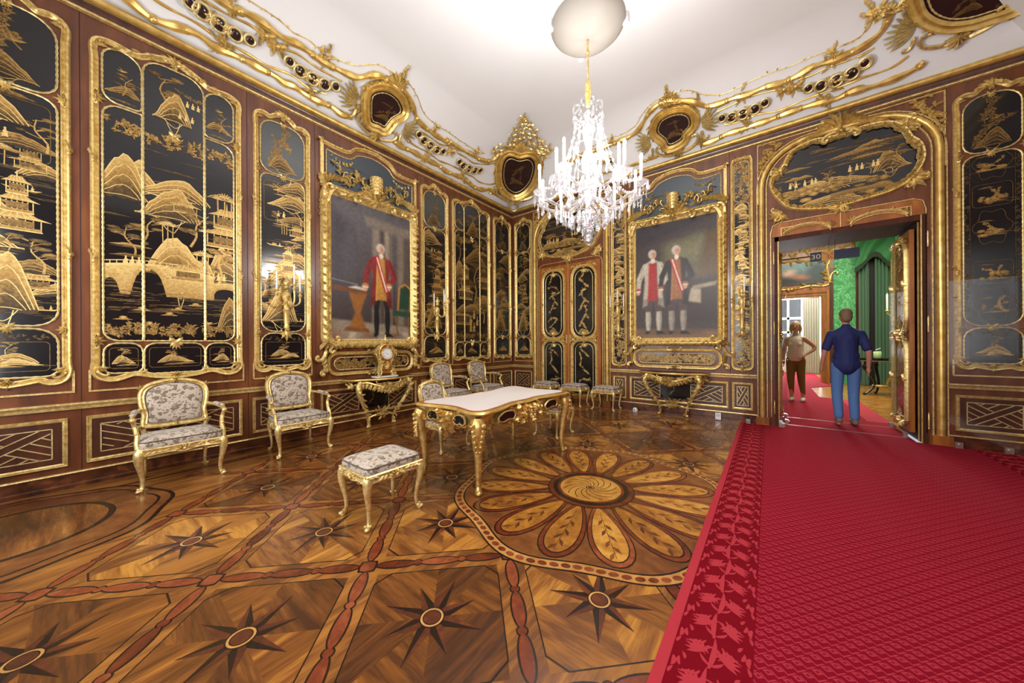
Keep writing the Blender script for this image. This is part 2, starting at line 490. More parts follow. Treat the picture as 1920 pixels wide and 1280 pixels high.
parquet('veneer_mid', [(0.2, lin(74, 40, 21)), (0.5, lin(108, 62, 32)), (0.8, lin(150, 94, 46))], (1, 1, 1))
parquet('veneer_red', [(0.2, lin(84, 36, 20)), (0.5, lin(122, 56, 32)), (0.8, lin(156, 84, 50))], (3, 3, 1))
parquet('veneer_star', [(0.2, lin(66, 32, 21)), (0.5, lin(92, 46, 29)), (0.8, lin(120, 64, 40))], (3, 3, 1))
parquet('veneer_dark', [(0.2, lin(24, 15, 12)), (0.8, lin(46, 28, 21))], (3, 3, 1))
parquet('veneer_light', [(0.2, lin(176, 122, 62)), (0.8, lin(214, 164, 96))], (3, 3, 1))
mb = MB(); mb.box(-0.05, ROOM_X + 0.05, ROOM_Y - 0.05, 0.02, -0.08, 0.0)
floor = structure(mb.build('floor', 'veneer_y', smooth=False))
LX, LY, LS = 3.287, -5.660, 0.60
MEDX, MEDY = 3.887, -3.860
def flat(poly, z=0.0): return None
def zplate(mb, poly, z):
    n = len(poly); vs = [(x, y, z) for x, y in poly] + [(x, y, 0.0) for x, y in poly]
    fs = [tuple(t) for t in tessellate_polygon([[Vector((x, y, 0)) for x, y in poly]])]
    fs += [(i, i + n, (i + 1) % n + n, (i + 1) % n) for i in range(n)]
    mb.add(vs, fs)
def zring(mb, r0, r1, z, n=48, f=None):
    vs = []
    for i in range(n):
        a = 2 * PI * i / n; k = f(a) if f else 0.0
        vs += [((r0 + k) * math.cos(a), (r0 + k) * math.sin(a), z), ((r1 + k) * math.cos(a), (r1 + k) * math.sin(a), z)]
    mb.add(vs, [(2 * i, 2 * i + 1, (2 * i + 3) % (2 * n), (2 * i + 2) % (2 * n)) for i in range(n)])
# tile: eight veneers of alternating grain, fillet line, eight-pointed star
D = LS - 0.115                      # half diagonal of the veneered field
mb = MB()
cn = [(D, 0), (0, D), (-D, 0), (0, -D)]
for k in range(8):
    a = cn[(k // 2) % 4]; bq = cn[(k // 2 + 1) % 4]; mid = ((a[0] + bq[0]) / 2, (a[1] + bq[1]) / 2)
    tri = [(0, 0), a, mid] if k % 2 == 0 else [(0, 0), mid, bq]
    mb.mi = k % 2 if k < 4 else (k + 1) % 2
    mb.add([(x, y, 0.0006) for x, y in tri], [(0, 1, 2)])
mb.mi = 2
d1, d0, cut = D + 0.005, D - 0.004, 0.055
def clipped(dd): return [(dd - cut, cut), (cut, dd - cut), (-cut, dd - cut), (-dd + cut, cut), (-dd + cut, -cut), (-cut, -dd + cut), (cut, -dd + cut), (dd - cut, -cut)]
o_, i_ = clipped(d1), clipped(d0)
for k in range(8):
    j = (k + 1) % 8
    mb.add([(*o_[k], 0.0009), (*o_[j], 0.0009), (*i_[j], 0.0009), (*i_[k], 0.0009)], [(0, 1, 2, 3)])
tile0 = mb.build('parquet_tile', ['veneer_x', 'veneer_y', 'veneer_dark'], floor, smooth=False)
mb = MB()
for k in range(8):
    a = 2 * PI * k / 8 + PI / 8 * 0 + 0.39
    R = 0.265 if k % 2 == 0 else 0.225
    tip = (R * math.cos(a), R * math.sin(a)); wv = 0.085
    for s_ in (-1, 1):
        bpt = (wv * math.cos(a + s_ * PI / 8), wv * math.sin(a + s_ * PI / 8))
        mb.mi = 0 if s_ < 0 else 1
        mb.add([(0, 0, 0.0013), (*tip, 0.0013), (*bpt, 0.0013)], [(0, 1, 2)])
for r0, r1, mi, z in ((0.0, 0.062, 0, 0.0016), (0.0, 0.055, 2, 0.0018), (0.0, 0.045, 0, 0.0020), (0.0, 0.040, 1, 0.0022)):
    mb.mi = mi; mb.add([(r1 * math.cos(2 * PI * i / 20), r1 * math.sin(2 * PI * i / 20), z) for i in range(20)], [tuple(range(20))])
star0 = mb.build('star_inlay', ['veneer_dark', 'veneer_star', 'veneer_light'], floor, smooth=False)
mb = MB()
mb.mi = 0; mb.add([(x, y, 0.0010) for x, y in ellipse(0, 0, 0.122, 0.040, 20)], [tuple(range(20))])
mb.mi = 1; mb.add([(x, y, 0.0014) for x, y in ellipse(0, 0, 0.113, 0.030, 20)], [tuple(range(20))])
link0 = mb.build('link_inlay', ['veneer_dark', 'veneer_red'], floor, smooth=False)
mb = MB()
mb.mi = 0; mb.add([(x, y, 0.0011) for x, y in ellipse(0, 0, 0.030, 0.030, 14)], [tuple(range(14))])
mb.mi = 1; mb.add([(x, y, 0.0015) for x, y in ellipse(0, 0, 0.022, 0.022, 14)], [tuple(range(14))])
bead0 = mb.build('bead_inlay', ['veneer_dark', 'veneer_red'], floor, smooth=False)
mb = MB()
q = [(0.06, 0), (0.035, 0.035), (0, 0.06), (-0.035, 0.035), (-0.06, 0), (-0.035, -0.035), (0, -0.06), (0.035, -0.035)]
mb.mi = 0; mb.add([(x * 1.1, y * 1.1, 0.0012) for x, y in q], [tuple(range(8))])
mb.mi = 1; mb.add([(x * 0.85, y * 0.85, 0.0016) for x, y in q], [tuple(range(8))])
node0 = mb.build('node_inlay', ['veneer_dark', 'veneer_red'], floor, smooth=False)
used = set()
def place(src, x, y, rz=0.0):
    if id(src) not in used:
        used.add(id(src)); src.location = (x, y, 0); src.rotation_euler = (0, 0, rz); return src
    return inst(src.name.split('.')[0], src, floor, (x, y, 0), (0, 0, rz))
def floor_ok(x, y, mg=0.0): return 0.42 + mg < x < 5.15 and -7.3 + mg < y < -0.42 - mg and math.hypot(x - MEDX, y - MEDY) > 1.19 + mg and not math.hypot(x - 0.95, y + 7.05) < 0.80
rnd = random.Random(4)
for mI in range(-6, 4):
    for nI in range(-4, 10):
        x, y = LX + LS * mI, LY + LS * nI
        if (mI + nI) % 2:
            if 0.55 < x < 5.3 and -7.5 < y < -0.45 and math.hypot(x - MEDX, y - MEDY) > 0.95 and math.hypot(x - 0.95, y + 7.05) > 0.8:
                place(tile0, x, y, PI / 2 * rnd.randrange(4))
                if math.hypot(x - MEDX, y - MEDY) > 1.35 or True: place(star0, x, y, PI / 2 * rnd.randrange(4))
        else:
            if floor_ok(x, y, -0.05): place(node0, x, y)
            for dx, dy in ((1, 1), (1, -1)):
                for t, src in ((0.195, link0), (0.345, bead0), (0.5, link0), (0.655, bead0), (0.805, link0)):
                    qx, qy = x + dx * LS * t, y + dy * LS * t
                    if floor_ok(qx, qy): place(src, qx, qy, math.atan2(dy, dx))
# great rosette under the chandelier
def disc(name, r, z, mat, n=64, wob=None):
    mb = MB(); mb.add([((r + (wob(2 * PI * i / n) if wob else 0)) * math.cos(2 * PI * i / n), (r + (wob(2 * PI * i / n) if wob else 0)) * math.sin(2 * PI * i / n), z) for i in range(n)], [tuple(range(n))])
    o = mb.build(name, mat, floor, smooth=False); o.location = (MEDX, MEDY, 0); return o
wv = lambda a: 0.035 * math.cos(8 * a)
disc('rosette_ground', 1.20, 0.0019, 'veneer_dark', 128, wv)
disc('rosette_ribbon', 1.188, 0.0022, 'veneer_light', 128, wv)
disc('rosette_line', 1.118, 0.0025, 'veneer_dark', 128, wv)
disc('rosette_field', 1.106, 0.0028, 'veneer_mid', 128, wv)
mb = MB(); mb.add([(x, y, 0.0) for x, y in ellipse(0, 0, 0.030, 0.021, 10)], [tuple(range(10))])
dot0 = mb.build('ribbon_bead', 'veneer_red', floor, smooth=False)
for k in range(104):
    a = 2 * PI * k / 104; r = 1.153 + wv(a); p = (MEDX + r * math.cos(a), MEDY + r * math.sin(a), 0.0025)
    if k == 0: dot0.location = p; dot0.rotation_euler = (0, 0, a + PI / 2)
    else: inst('ribbon_bead', dot0, floor, p, (0, 0, a + PI / 2))
def petal(s, n=28):
    out = []
    for i in range(n):
        t = 2 * PI * i / n
        r = 0.70 + 0.36 * math.cos(t); w = 0.165 * math.sin(t) * (0.30 + 0.70 * max(0.0, (r - 0.34) / 0.72) ** 0.75)
        r = 0.70 + (r - 0.70) * (1 + (s - 1) * 0.5); out.append((r, w * s))
    return out
mb = MB()
for s_, mi, z in ((1.17, 0, 0.0032), (1.10, 1, 0.0035), (0.90, 0, 0.0038), (0.84, 2, 0.0041)):
    mb.mi = mi; mb.add([(x, y, z) for x, y in petal(s_)], [tuple(range(28))])
mb.mi = 3
for k in range(7):
    r = 0.55 + 0.065 * k; sg = 1 if k % 2 else -1
    mb.add([(r, 0, 0.0044), (r + 0.05, sg * 0.012, 0.0044), (r + 0.085, sg * 0.045, 0.0044), (r + 0.03, sg * 0.035, 0.0044)], [(0, 1, 2, 3)])
mb.add([(0.46, -0.002, 0.0043), (1.0, -0.002, 0.0043), (1.0, 0.003, 0.0043), (0.46, 0.003, 0.0043)], [(0, 1, 2, 3)])
pet0 = mb.build('petal_inlay', ['veneer_dark', 'veneer_red', 'veneer_gold', 'veneer_mid'], floor, smooth=False)
pet0.location = (MEDX, MEDY, 0); pet0.rotation_euler = (0, 0, PI / 16)
for k in range(1, 16): inst('petal_inlay', pet0, floor, (MEDX, MEDY, 0), (0, 0, PI / 16 + 2 * PI * k / 16))
for r, z, mt in ((0.385, 0.0046, 'veneer_dark'), (0.375, 0.0049, 'veneer_red'), (0.335, 0.0052, 'veneer_dark'), (0.295, 0.0055, 'veneer_red'), (0.27, 0.0058, 'veneer_gold')):
    disc('rosette_ring', r, z, mt)
mb = MB()
for k in range(14):
    a0 = 2 * PI * k / 14
    pts = [((0.05 + 0.19 * t) * math.cos(a0 + 1.1 * t), (0.05 + 0.19 * t) * math.sin(a0 + 1.1 * t)) for t in np.linspace(0, 1, 6)]
    for i in range(5):
        (xa, ya), (xb, yb) = pts[i], pts[i + 1]; nx, ny = -(yb - ya), xb - xa; l = math.hypot(nx, ny); nx, ny = nx / l * 0.004, ny / l * 0.004
        mb.add([(xa - nx, ya - ny, 0.0061), (xb - nx, yb - ny, 0.0061), (xb + nx, yb + ny, 0.0061), (xa + nx, ya + ny, 0.0061)], [(0, 1, 2, 3)])
mb.build('swirl_inlay', 'veneer_mid', floor, smooth=False, loc=(MEDX, MEDY, 0))
for r, z, mt in ((0.040, 0.0064, 'veneer_dark'), (0.030, 0.0067, 'veneer_light'), (0.022, 0.0070, 'veneer_red')): disc('rosette_core', r, z, mt, 24)
# smaller rosette in the corner of the floor
for r, z, mt in ((0.82, 0.0010, 'veneer_dark'), (0.79, 0.0013, 'veneer_mid'), (0.73, 0.0016, 'veneer_dark'), (0.71, 0.0019, 'veneer_mid'), (0.50, 0.0022, 'veneer_dark'), (0.46, 0.0025, 'veneer_x')):
    o = disc('corner_rosette_ring', r, z, mt, 64, (lambda a: 0.02 * math.cos(8 * a)) if r > 0.6 else None); o.location = (0.95, -7.05, 0)
# dark border boards along the walls
mb = MB(); mb.box(0.04, 0.30, ROOM_Y, 0, 0, 0.0008); mb.build('border_board', 'veneer_y', floor, smooth=False)
mb = MB(); mb.box(0.30, 5.0, -0.30, -0.03, 0, 0.0008); mb.build('border_board', 'veneer_x', floor, smooth=False)
mb = MB(); mb.box(0.30, 0.325, ROOM_Y, -0.30, 0, 0.0011); mb.box(0.30, 5.0, -0.325, -0.30, 0, 0.0011); mb.build('border_line', 'veneer_dark', floor, smooth=False)

# ---------------------------------------------------------------- walls
mb = MB(); mb.box(-0.3, 0.0, ROOM_Y - 0.3, 0.3, 0, 5.0)
wall_left = structure(mb.build('wall_left', 'wall_wood', smooth=False))
OX0, OX1, OZ, WD = 5.26, 6.80, 2.98, 1.0
mb = MB(); mb.box(0, OX0, 0, WD, 0, 5.0); mb.box(OX1, ROOM_X + 0.3, 0, WD, 0, 5.0); mb.box(OX0, OX1, 0, WD, OZ, 5.0)
wall_back = structure(mb.build('wall_back', 'wall_wood', smooth=False))
def window_wall(name, L, cs, th=0.3, hw=0.68, z0=0.65, z1=3.75):
    mb = MB(); x = 0.0
    for c in cs:
        mb.box(x, c - hw, -th, 0, 0, 5.0); mb.box(c - hw, c + hw, -th, 0, 0, z0); mb.box(c - hw, c + hw, -th, 0, z1, 5.0); x = c + hw
    mb.box(x, L, -th, 0, 0, 5.0)
    return structure(mb.build(name, 'wall_wood', smooth=False)), hw, z0, z1
def window(n, parent_loc, rz, hw, z0, z1):
    mb = MB()
    mb.box(-hw, -hw + 0.07, -0.24, -0.14, z0, z1); mb.box(hw - 0.07, hw, -0.24, -0.14, z0, z1); mb.box(-hw + 0.07, hw - 0.07, -0.24, -0.14, z0, z0 + 0.07); mb.box(-hw + 0.07, hw - 0.07, -0.24, -0.14, z1 - 0.07, z1)
    mb.box(-0.03, 0.03, -0.23, -0.15, z0 + 0.07, z1 - 0.07)
    for k in (1, 2, 3): mb.box(-hw + 0.07, hw - 0.07, -0.21, -0.17, z0 + (z1 - z0) * k / 4 - 0.02, z0 + (z1 - z0) * k / 4 + 0.02)
    o = structure(mb.build('window_%d' % n, 'white_enamel', smooth=False, loc=parent_loc, rz=rz))
    mb = MB()
    mb.add([(-hw + 0.07, -0.19, z0 + 0.07), (hw - 0.07, -0.19, z0 + 0.07), (hw - 0.07, -0.19, z1 - 0.07), (-hw + 0.07, -0.19, z1 - 0.07)], [(0, 1, 2, 3)])
    mb.build('pane', 'daylight_glass', o, smooth=False)
wf, hw, wz0, wz1 = window_wall('wall_front', ROOM_X, (1.3, 3.8, 6.3)); wf.location = (0, ROOM_Y, 0)
for k, x in enumerate((1.3, 3.8, 6.3)): window(k + 1, (x, ROOM_Y, 0), 0, hw, wz0, wz1)
mb = MB(); mb.box(ROOM_X, ROOM_X + .3, ROOM_Y - .3, .0, 0, 5.0); structure(mb.build('wall_right', 'wall_wood', smooth=False))

for u in (-6.73, -5.45, -4.66, -2.88, -2.10, -0.81):
    mb = MB(); mb.box(0, 0.0015, u - 0.003, u + 0.003, 0.15, 4.53); mb.build('board_joint', 'dark_void', wall_left, smooth=False)
for u in (2.60, 2.945, 4.67):
    mb = MB(); mb.box(u - 0.003, u + 0.003, -0.0015, 0, 0.15, 4.53); mb.build('board_joint', 'dark_void', wall_back, smooth=False)
# ceiling: plaster cove rising from the cornice to the flat
COVE = [(0.0, 4.70), (0.10, 4.79), (0.28, 4.955), (0.48, 5.135), (0.75, 5.33), (1.1, 5.47), (1.6, 5.56), (2.3, 5.60)]
def ring(mb, prof, flat_end=False):
    n = len(prof); vs = []
    for w, z in prof: vs += [(w, -w, z), (ROOM_X - w, -w, z), (ROOM_X - w, ROOM_Y + w, z), (w, ROOM_Y + w, z)]
    fs = []
    for i in range(n - 1):
        for k in range(4): fs.append((i * 4 + k, i * 4 + (k + 1) % 4, (i + 1) * 4 + (k + 1) % 4, (i + 1) * 4 + k))
    if flat_end: fs.append(tuple((n - 1) * 4 + k for k in range(4)))
    mb.add(vs, fs)
mb = MB(); ring(mb, COVE, True); structure(mb.build('ceiling', 'plaster', smooth=True, angle=20))
mb = MB(); mb.box(-0.4, ROOM_X + 0.4, ROOM_Y - 0.4, 0.4, 5.65, 5.75); structure(mb.build('ceiling', 'plaster', smooth=False))
# cornice
def circ(w, z, r, a0, a1, n=8): return [(w + r * math.cos(a0 + (a1 - a0) * i / n), z + r * math.sin(a0 + (a1 - a0) * i / n)) for i in range(n + 1)]
mb = MB(); ring(mb, [(0.0, 4.705), (0.03, 4.71)] + circ(0.055, 4.672, 0.042, PI * 0.6, -PI * 0.55) + [(0.045, 4.63), (0.0, 4.625)]); structure(mb.build('trim_1', 'gold_smooth'))
mb = MB(); ring(mb, [(0.048, 4.635), (0.035, 4.625), (0.026, 4.60), (0.022, 4.57), (0.0, 4.565)]); structure(mb.build('trim_2', 'dark_wood'))
mb = MB(); ring(mb, [(0.0, 4.572), (0.016, 4.572)] + circ(0.018, 4.552, 0.018, PI * 0.45, -PI * 0.5) + [(0.0, 4.532)]); structure(mb.build('trim_3', 'gold_light'))
# horizontal runs on the walls
def run(mb, side, u0, u1, prof):
    """extrude profile (w off the wall, z) from u0 to u1 along the left (L) or back (B) wall"""
    n = len(prof); vs = []
    for u in (u0, u1):
        for w, z in prof: vs.append((w, u, z) if side == 'L' else (u, -w, z))
    fs = [(k, k + 1, n + k + 1, n + k) for k in range(n - 1)] + [tuple(range(n)), tuple(range(2 * n - 1, n - 1, -1))]
    mb.add(vs, fs)
RAIL = [(0, 0.735), (0.022, 0.735), (0.026, 0.762), (0.036, 0.768), (0.044, 0.782), (0.044, 0.797), (0, 0.797)]
SKIRT = [(0, 0), (0.03, 0), (0.03, 0.035), (0.018, 0.045), (0.018, 0.135), (0, 0.135)]
BEAD = [(0, 0.134), (0.026, 0.134), (0.030, 0.141), (0.026, 0.150), (0, 0.152)]
tn = 4
for side, spans in (('L', ((ROOM_Y, 0.0),)), ('B', ((0.0, 0.665), (2.565, 5.03), (6.965, ROOM_X)))):
    for a, b_ in spans:
        mb = MB(); run(mb, side, a, b_, RAIL); structure(mb.build('trim_%d' % tn, 'gold_light', angle=25)); tn += 1
        mb = MB(); run(mb, side, a, b_, BEAD); structure(mb.build('trim_%d' % tn, 'gold_light', angle=25)); tn += 1
        nm = 'baseboard_left' if side == 'L' else 'baseboard_back'
        mb = MB(); run(mb, side, a, b_, SKIRT); structure(mb.build(nm, 'base_wood', angle=25))

# ---------------------------------------------------------------- red carpet
m, nt, b = newmat('carpet_field')
tc = N(nt, 'ShaderNodeTexCoord'); sp = N(nt, 'ShaderNodeSeparateXYZ'); nt.links.new(tc.outputs['Object'], sp.inputs[0])
def mth(op, a, b2=None, c=None):
    n = N(nt, 'ShaderNodeMath', operation=op)
    for i, q in enumerate((a, b2, c)):
        if q is None: continue
        if isinstance(q, (int, float)): n.inputs[i].default_value = q
        else: nt.links.new(q, n.inputs[i])
    return n.outputs[0]
PX, PY = 0.062, 0.040
row = mth('FLOOR', mth('DIVIDE', sp.outputs[1], PY))
fx = mth('FRACT', mth('ADD', mth('DIVIDE', sp.outputs[0], PX), mth('MULTIPLY', row, 0.5)))
fy = mth('FRACT', mth('DIVIDE', sp.outputs[1], PY))
ax = mth('ABSOLUTE', mth('SUBTRACT', fx, 0.5)); ay = mth('ABSOLUTE', mth('SUBTRACT', fy, 0.5))
dia = mth('ADD', mth('MULTIPLY', ax, 1.0), mth('MULTIPLY', ay, 0.8))
g1 = mth('LESS_THAN', dia, 0.30); g2 = mth('GREATER_THAN', dia, 0.13)
lv = mth('LESS_THAN', mth('ABSOLUTE', mth('SUBTRACT', mth('ADD', ax, mth('MULTIPLY', mth('SUBTRACT', fy, 0.5), 0.6)), 0.40)), 0.06)
pat = mth('MULTIPLY', mth('MAXIMUM', mth('MULTIPLY', g1, g2), lv), 0.85)
nz = noise(nt, tc.outputs['Object'], 700, 2)
mc = N(nt, 'ShaderNodeMixRGB'); mc.inputs[1].default_value = lin(132, 15, 34); mc.inputs[2].default_value = lin(180, 56, 70); nt.links.new(pat, mc.inputs[0])
nt.links.new(mc.outputs[0], b.inputs['Base Color']); bump(nt, b, nz.outputs[0], 0.5, 0.003); setp(b, rough=0.95, spec=0.05); M['carpet_field'] = m
plain('carpet_dark', lin(118, 6, 22), 0.95, spec=0.1)
plain('carpet_light', lin(176, 52, 62), 0.95, spec=0.1)
CARX0, CARX1, CARY0, CARY1 = 4.806, 7.46, -7.7, -0.082
car = thing('carpet', 'long red runner carpet with damask leaf border leading to the open doorway', 'carpet', (0, 0, 0))
mb = MB(); mb.box(CARX0 + 0.03, CARX1, CARY0, CARY1, 0.0012, 0.014); mb.box(5.36, 6.70, CARY1, 1.0, 0.0012, 0.0139)
mb.build('field', 'carpet_field', car, smooth=False)
mb = MB(); mb.box(CARX0, CARX0 + 0.045, CARY0, CARY1, 0.0012, 0.0155); mb.box(CARX1 - 0.045, CARX1, CARY0, CARY1, 0.0012, 0.0155); mb.build('edge_binding', 'carpet_light', car, smooth=False)
mb = MB(); mb.box(CARX0 + 0.045, CARX0 + 0.325, CARY0, CARY1, 0.013, 0.0146); mb.box(CARX1 - 0.325, CARX1 - 0.045, CARY0, CARY1, 0.013, 0.0146); mb.build('border', 'carpet_dark', car, smooth=False)
mb = MB()
GZ = [0]
def gleaf(mb, x, y, ang, L, w, bend, z=0.0152, n=5):
    vs = []; px, py = x, y; GZ[0] = (GZ[0] + 1) % 60; z = z + GZ[0] * 1.5e-5
    for i in range(n + 1):
        t = i / n; a = ang + bend * t; ww = w * 0.5 * math.sin(PI * (0.12 + 0.86 * t)) if i < n else 0.0008
        vs += [(px - math.sin(a) * ww, py + math.cos(a) * ww, z), (px + math.sin(a) * ww, py - math.cos(a) * ww, z)]
        px += math.cos(a) * L / n; py += math.sin(a) * L / n
    mb.add(vs, [(2 * i, 2 * i + 1, 2 * i + 3, 2 * i + 2) for i in range(n)])
    return px, py
for xc, flip in ((CARX0 + 0.185, 1), (CARX1 - 0.185, -1)):
    y = CARY0; k = 0
    while y < CARY1 - 0.1:
        if flip < 0 and y < -2.0: y += 0.17; continue
        gleaf(mb, xc - 0.004, y, PI / 2 + 0.16 * (-1) ** k, 0.175, 0.022, -0.32 * (-1) ** k)
        for s_ in (-1, 1):
            # acanthus spray: a stem that leaves the middle rib and opens into a fan of fingers
            ex, ey = gleaf(mb, xc, y + 0.015, PI / 2 - s_ * 1.05, 0.062, 0.014, s_ * 0.7)
            for j in range(7): gleaf(mb, ex - s_ * 0.006, ey - 0.004, PI / 2 + s_ * (0.55 - 0.42 * j), 0.066 - 0.003 * abs(j - 3), 0.017, -s_ * 0.35)
            # volute in the crook
            gleaf(mb, xc + s_ * 0.012, y + 0.075, PI / 2 - s_ * 0.9, 0.075, 0.012, s_ * 3.6, n=9)
            gleaf(mb, xc + s_ * 0.010, y + 0.105, -s_ * 0.2 + (0 if s_ > 0 else PI), 0.06, 0.011, -s_ * 2.6, n=8)
            for j in range(3): gleaf(mb, xc + s_ * (0.030 + 0.017 * j), y + 0.140 - 0.010 * j, -PI / 2 + s_ * (0.35 + 0.12 * j), 0.050, 0.0105, s_ * 1.0)
            # outer filling leaves
            gleaf(mb, xc + s_ * 0.128, y + 0.150, -PI / 2 - s_ * 0.35, 0.055, 0.018, s_ * 0.9)
            gleaf(mb, xc + s_ * 0.100, y + 0.118, PI / 2 - s_ * 0.5, 0.045, 0.015, s_ * 0.8)
            gleaf(mb, xc + s_ * 0.088, y + 0.160, PI / 2 - s_ * 0.1, 0.035, 0.014, -s_ * 0.8)
            gleaf(mb, xc + s_ * 0.132, y + 0.060, PI / 2 + s_ * 0.1, 0.040, 0.013, s_ * 0.5)
        y += 0.17; k += 1
mb.build('leaf_pattern', 'carpet_light', car, smooth=False)
# ---------------------------------------------------------------- gold drawings on lacquer
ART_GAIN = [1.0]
class Art:
    """flat gold inlay drawn on a pane in XZ; tone 0..1 = pigment"""
    def __init__(self, x0, x1, z0, z1, clip=None, seed=1):
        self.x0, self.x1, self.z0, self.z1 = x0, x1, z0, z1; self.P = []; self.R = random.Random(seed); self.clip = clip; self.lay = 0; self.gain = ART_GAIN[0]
    def poly(self, pts, tone):
        """tone: number or list per point; fan/tessellated"""
        tt = tone if isinstance(tone, (list, tuple)) else [tone] * len(pts)
        self.lay += 1
        if len(pts) <= 4: self.P.append((list(pts), list(tt), self.lay)); return
        for t in tessellate_polygon([[Vector((x, z, 0)) for x, z in pts]]):
            self.P.append(([pts[i] for i in t], [tt[i] for i in t], self.lay))
    def strip(self, top, bot, tt, tb):
        self.lay += 1
        for i in range(len(top) - 1):
            a = tt if not isinstance(tt, (list, tuple)) else None
            t0, t1 = (tt, tt) if a is not None else (tt[i], tt[i + 1])
            self.P.append(([top[i], bot[i], bot[i + 1], top[i + 1]], [t0, tb, tb, t1], self.lay))
    def stroke(self, pts, w, tone):
        n = len(pts)
        if n < 2: return
        L, Rr = [], []
        for i in range(n):
            a, b_ = pts[max(0, i - 1)], pts[min(n - 1, i + 1)]
            dx, dz = b_[0] - a[0], b_[1] - a[1]; l = math.hypot(dx, dz) or 1
            ww = (w if not isinstance(w, (list, tuple)) else w[0] + (w[1] - w[0]) * i / (n - 1)) / 2
            L.append((pts[i][0] - dz / l * ww, pts[i][1] + dx / l * ww)); Rr.append((pts[i][0] + dz / l * ww, pts[i][1] - dx / l * ww))
        self.strip(L, Rr, tone, tone)
    def blob(self, x, z, rx, rz, tone, edge=None, n=9, j=0.2):
        R = self.R
        pts = [(x + rx * (1 + R.uniform(-j, j)) * math.cos(2 * PI * i / n), z + rz * (1 + R.uniform(-j, j)) * math.sin(2 * PI * i / n)) for i in range(n)]
        e = tone * 0.55 if edge is None else edge
        self.lay += 1
        for i in range(n): self.P.append(([(x, z + rz * 0.15), pts[i], pts[(i + 1) % n]], [tone, e, e], self.lay))
    def hill(self, x, z, w, h, tone=0.7, lines=3):
        R = self.R; n = 14
        prof = [0, .3, .55, .75, .92, 1.0, .97, .86, .8, .66, .5, .38, .2, .08, 0]
        sk = R.choice((0, 1)); prof = prof[::-1] if sk else prof
        top = [(x - w / 2 + w * i / n, z + h * (prof[i] + R.uniform(-.04, .04))) for i in range(n + 1)]
        bot = [(x - w / 2 + w * i / n, z - h * 0.08 * R.random()) for i in range(n + 1)]
        self.strip(top, bot, tone, tone * 0.22)
        for k in range(1, lines + 1):
            f = 1 - 0.24 * k
            self.stroke([(x + (p[0] - x) * (1 - .1 * k), z + (p[1] - z) * f) for p in top], 0.006, min(1, tone * 1.25))
        self.stroke(top, 0.007, min(1, tone * 1.3))
    def cloud(self, x, z, w, h, tone=0.5):
        n = 10; R = self.R
        top = [(x - w / 2 + w * i / n, z + h * math.sin(PI * i / n) * R.uniform(.5, 1)) for i in range(n + 1)]
        bot = [(x - w / 2 + w * i / n, z - h * 0.35 * math.sin(PI * i / n) * R.uniform(.3, 1)) for i in range(n + 1)]
        self.strip(top, bot, tone, tone * 0.5)
    def water(self, z0, z1, k, tone=0.35):
        for _ in range(k):
            z = self.R.uniform(z0, z1); x = self.R.uniform(self.x0, self.x1); w = self.R.uniform(.05, .25)
            self.stroke([(x, z), (x + w / 2, z + .004), (x + w, z)], 0.0035, tone)
    def tree(self, x, z, h, tone=0.75, lean=0.0):
        R = self.R
        t = [(x, z), (x + h * .06 + lean * .2, z + h * .3), (x - h * .05 + lean * .6, z + h * .6), (x + h * .08 + lean, z + h * .92)]
        self.stroke(catmull(t, False, 3), (h * .055, h * .02), tone)
        for k in range(7):
            f = R.uniform(.4, 1.0); sx = R.choice((-1, 1)); L = h * R.uniform(.12, .4)
            bx, bz = x + lean * f, z + h * f
            self.stroke([(bx, bz - h * .08), (bx + sx * L * .6, bz)], h * .018, tone * .9)
            self.blob(bx + sx * L * .8, bz + h * .03, h * R.uniform(.1, .19), h * R.uniform(.035, .07), tone * R.uniform(.6, 1), None, 9)
    def palm(self, x, z, h, tone=0.8):
        for k in range(3):
            dx = (k - 1) * h * .13
            self.stroke([(x + dx, z), (x + dx * 1.1, z + h * .7)], h * .03, tone * .9)
            for j in range(7):
                a = PI * (0.05 + .9 * j / 6); L = h * .22
                cx, cz = x + dx * 1.1, z + h * (.72 + .07 * (k % 2))
                self.stroke([(cx, cz), (cx + L * .6 * math.cos(a), cz + L * .55 * math.sin(a)), (cx + L * math.cos(a), cz + L * .35 * math.sin(a) - L * .1)], (h * .035, h * .008), tone)
    def pagoda(self, x, z, w, floors=2, tone=0.85):
        zz = z; ww = w
        for k in range(floors):
            h = w * .34
            for i in range(7):
                xx = x - ww * .42 + ww * .84 * i / 6; self.stroke([(xx, zz), (xx, zz + h)], w * .022, tone)
            self.poly([(x - ww * .42, zz), (x + ww * .42, zz), (x + ww * .42, zz + h * .3), (x - ww * .42, zz + h * .3)], tone * .62)
            self.poly([(x - ww * .3, zz + h * .35), (x + ww * .3, zz + h * .35), (x + ww * .3, zz + h * .9), (x - ww * .3, zz + h * .9)], tone * .45)
            self.stroke([(x - ww * .45, zz), (x + ww * .45, zz)], w * .03, tone)
            self.poly([(x - ww * .62, zz + h * 1.02), (x - ww * .4, zz + h * 1.05), (x + ww * .4, zz + h * 1.05), (x + ww * .62, zz + h * 1.02), (x + ww * .36, zz + h * 1.3), (x + ww * .22, zz + h * 1.62), (x - ww * .22, zz + h * 1.62), (x - ww * .36, zz + h * 1.3)],
                      [tone, tone * .8, tone * .8, tone, tone * .75, tone * .65, tone * .65, tone * .75])
            for i in range(5):
                xx = x - ww * .3 + ww * .15 * i; self.stroke([(xx * 1.0, zz + h * 1.08), (x + (xx - x) * .6, zz + h * 1.6)], w * .012, tone)
            zz += h * 1.62; ww *= .66
        self.stroke([(x, zz), (x, zz + w * .18)], (w * .03, w * .008), tone)
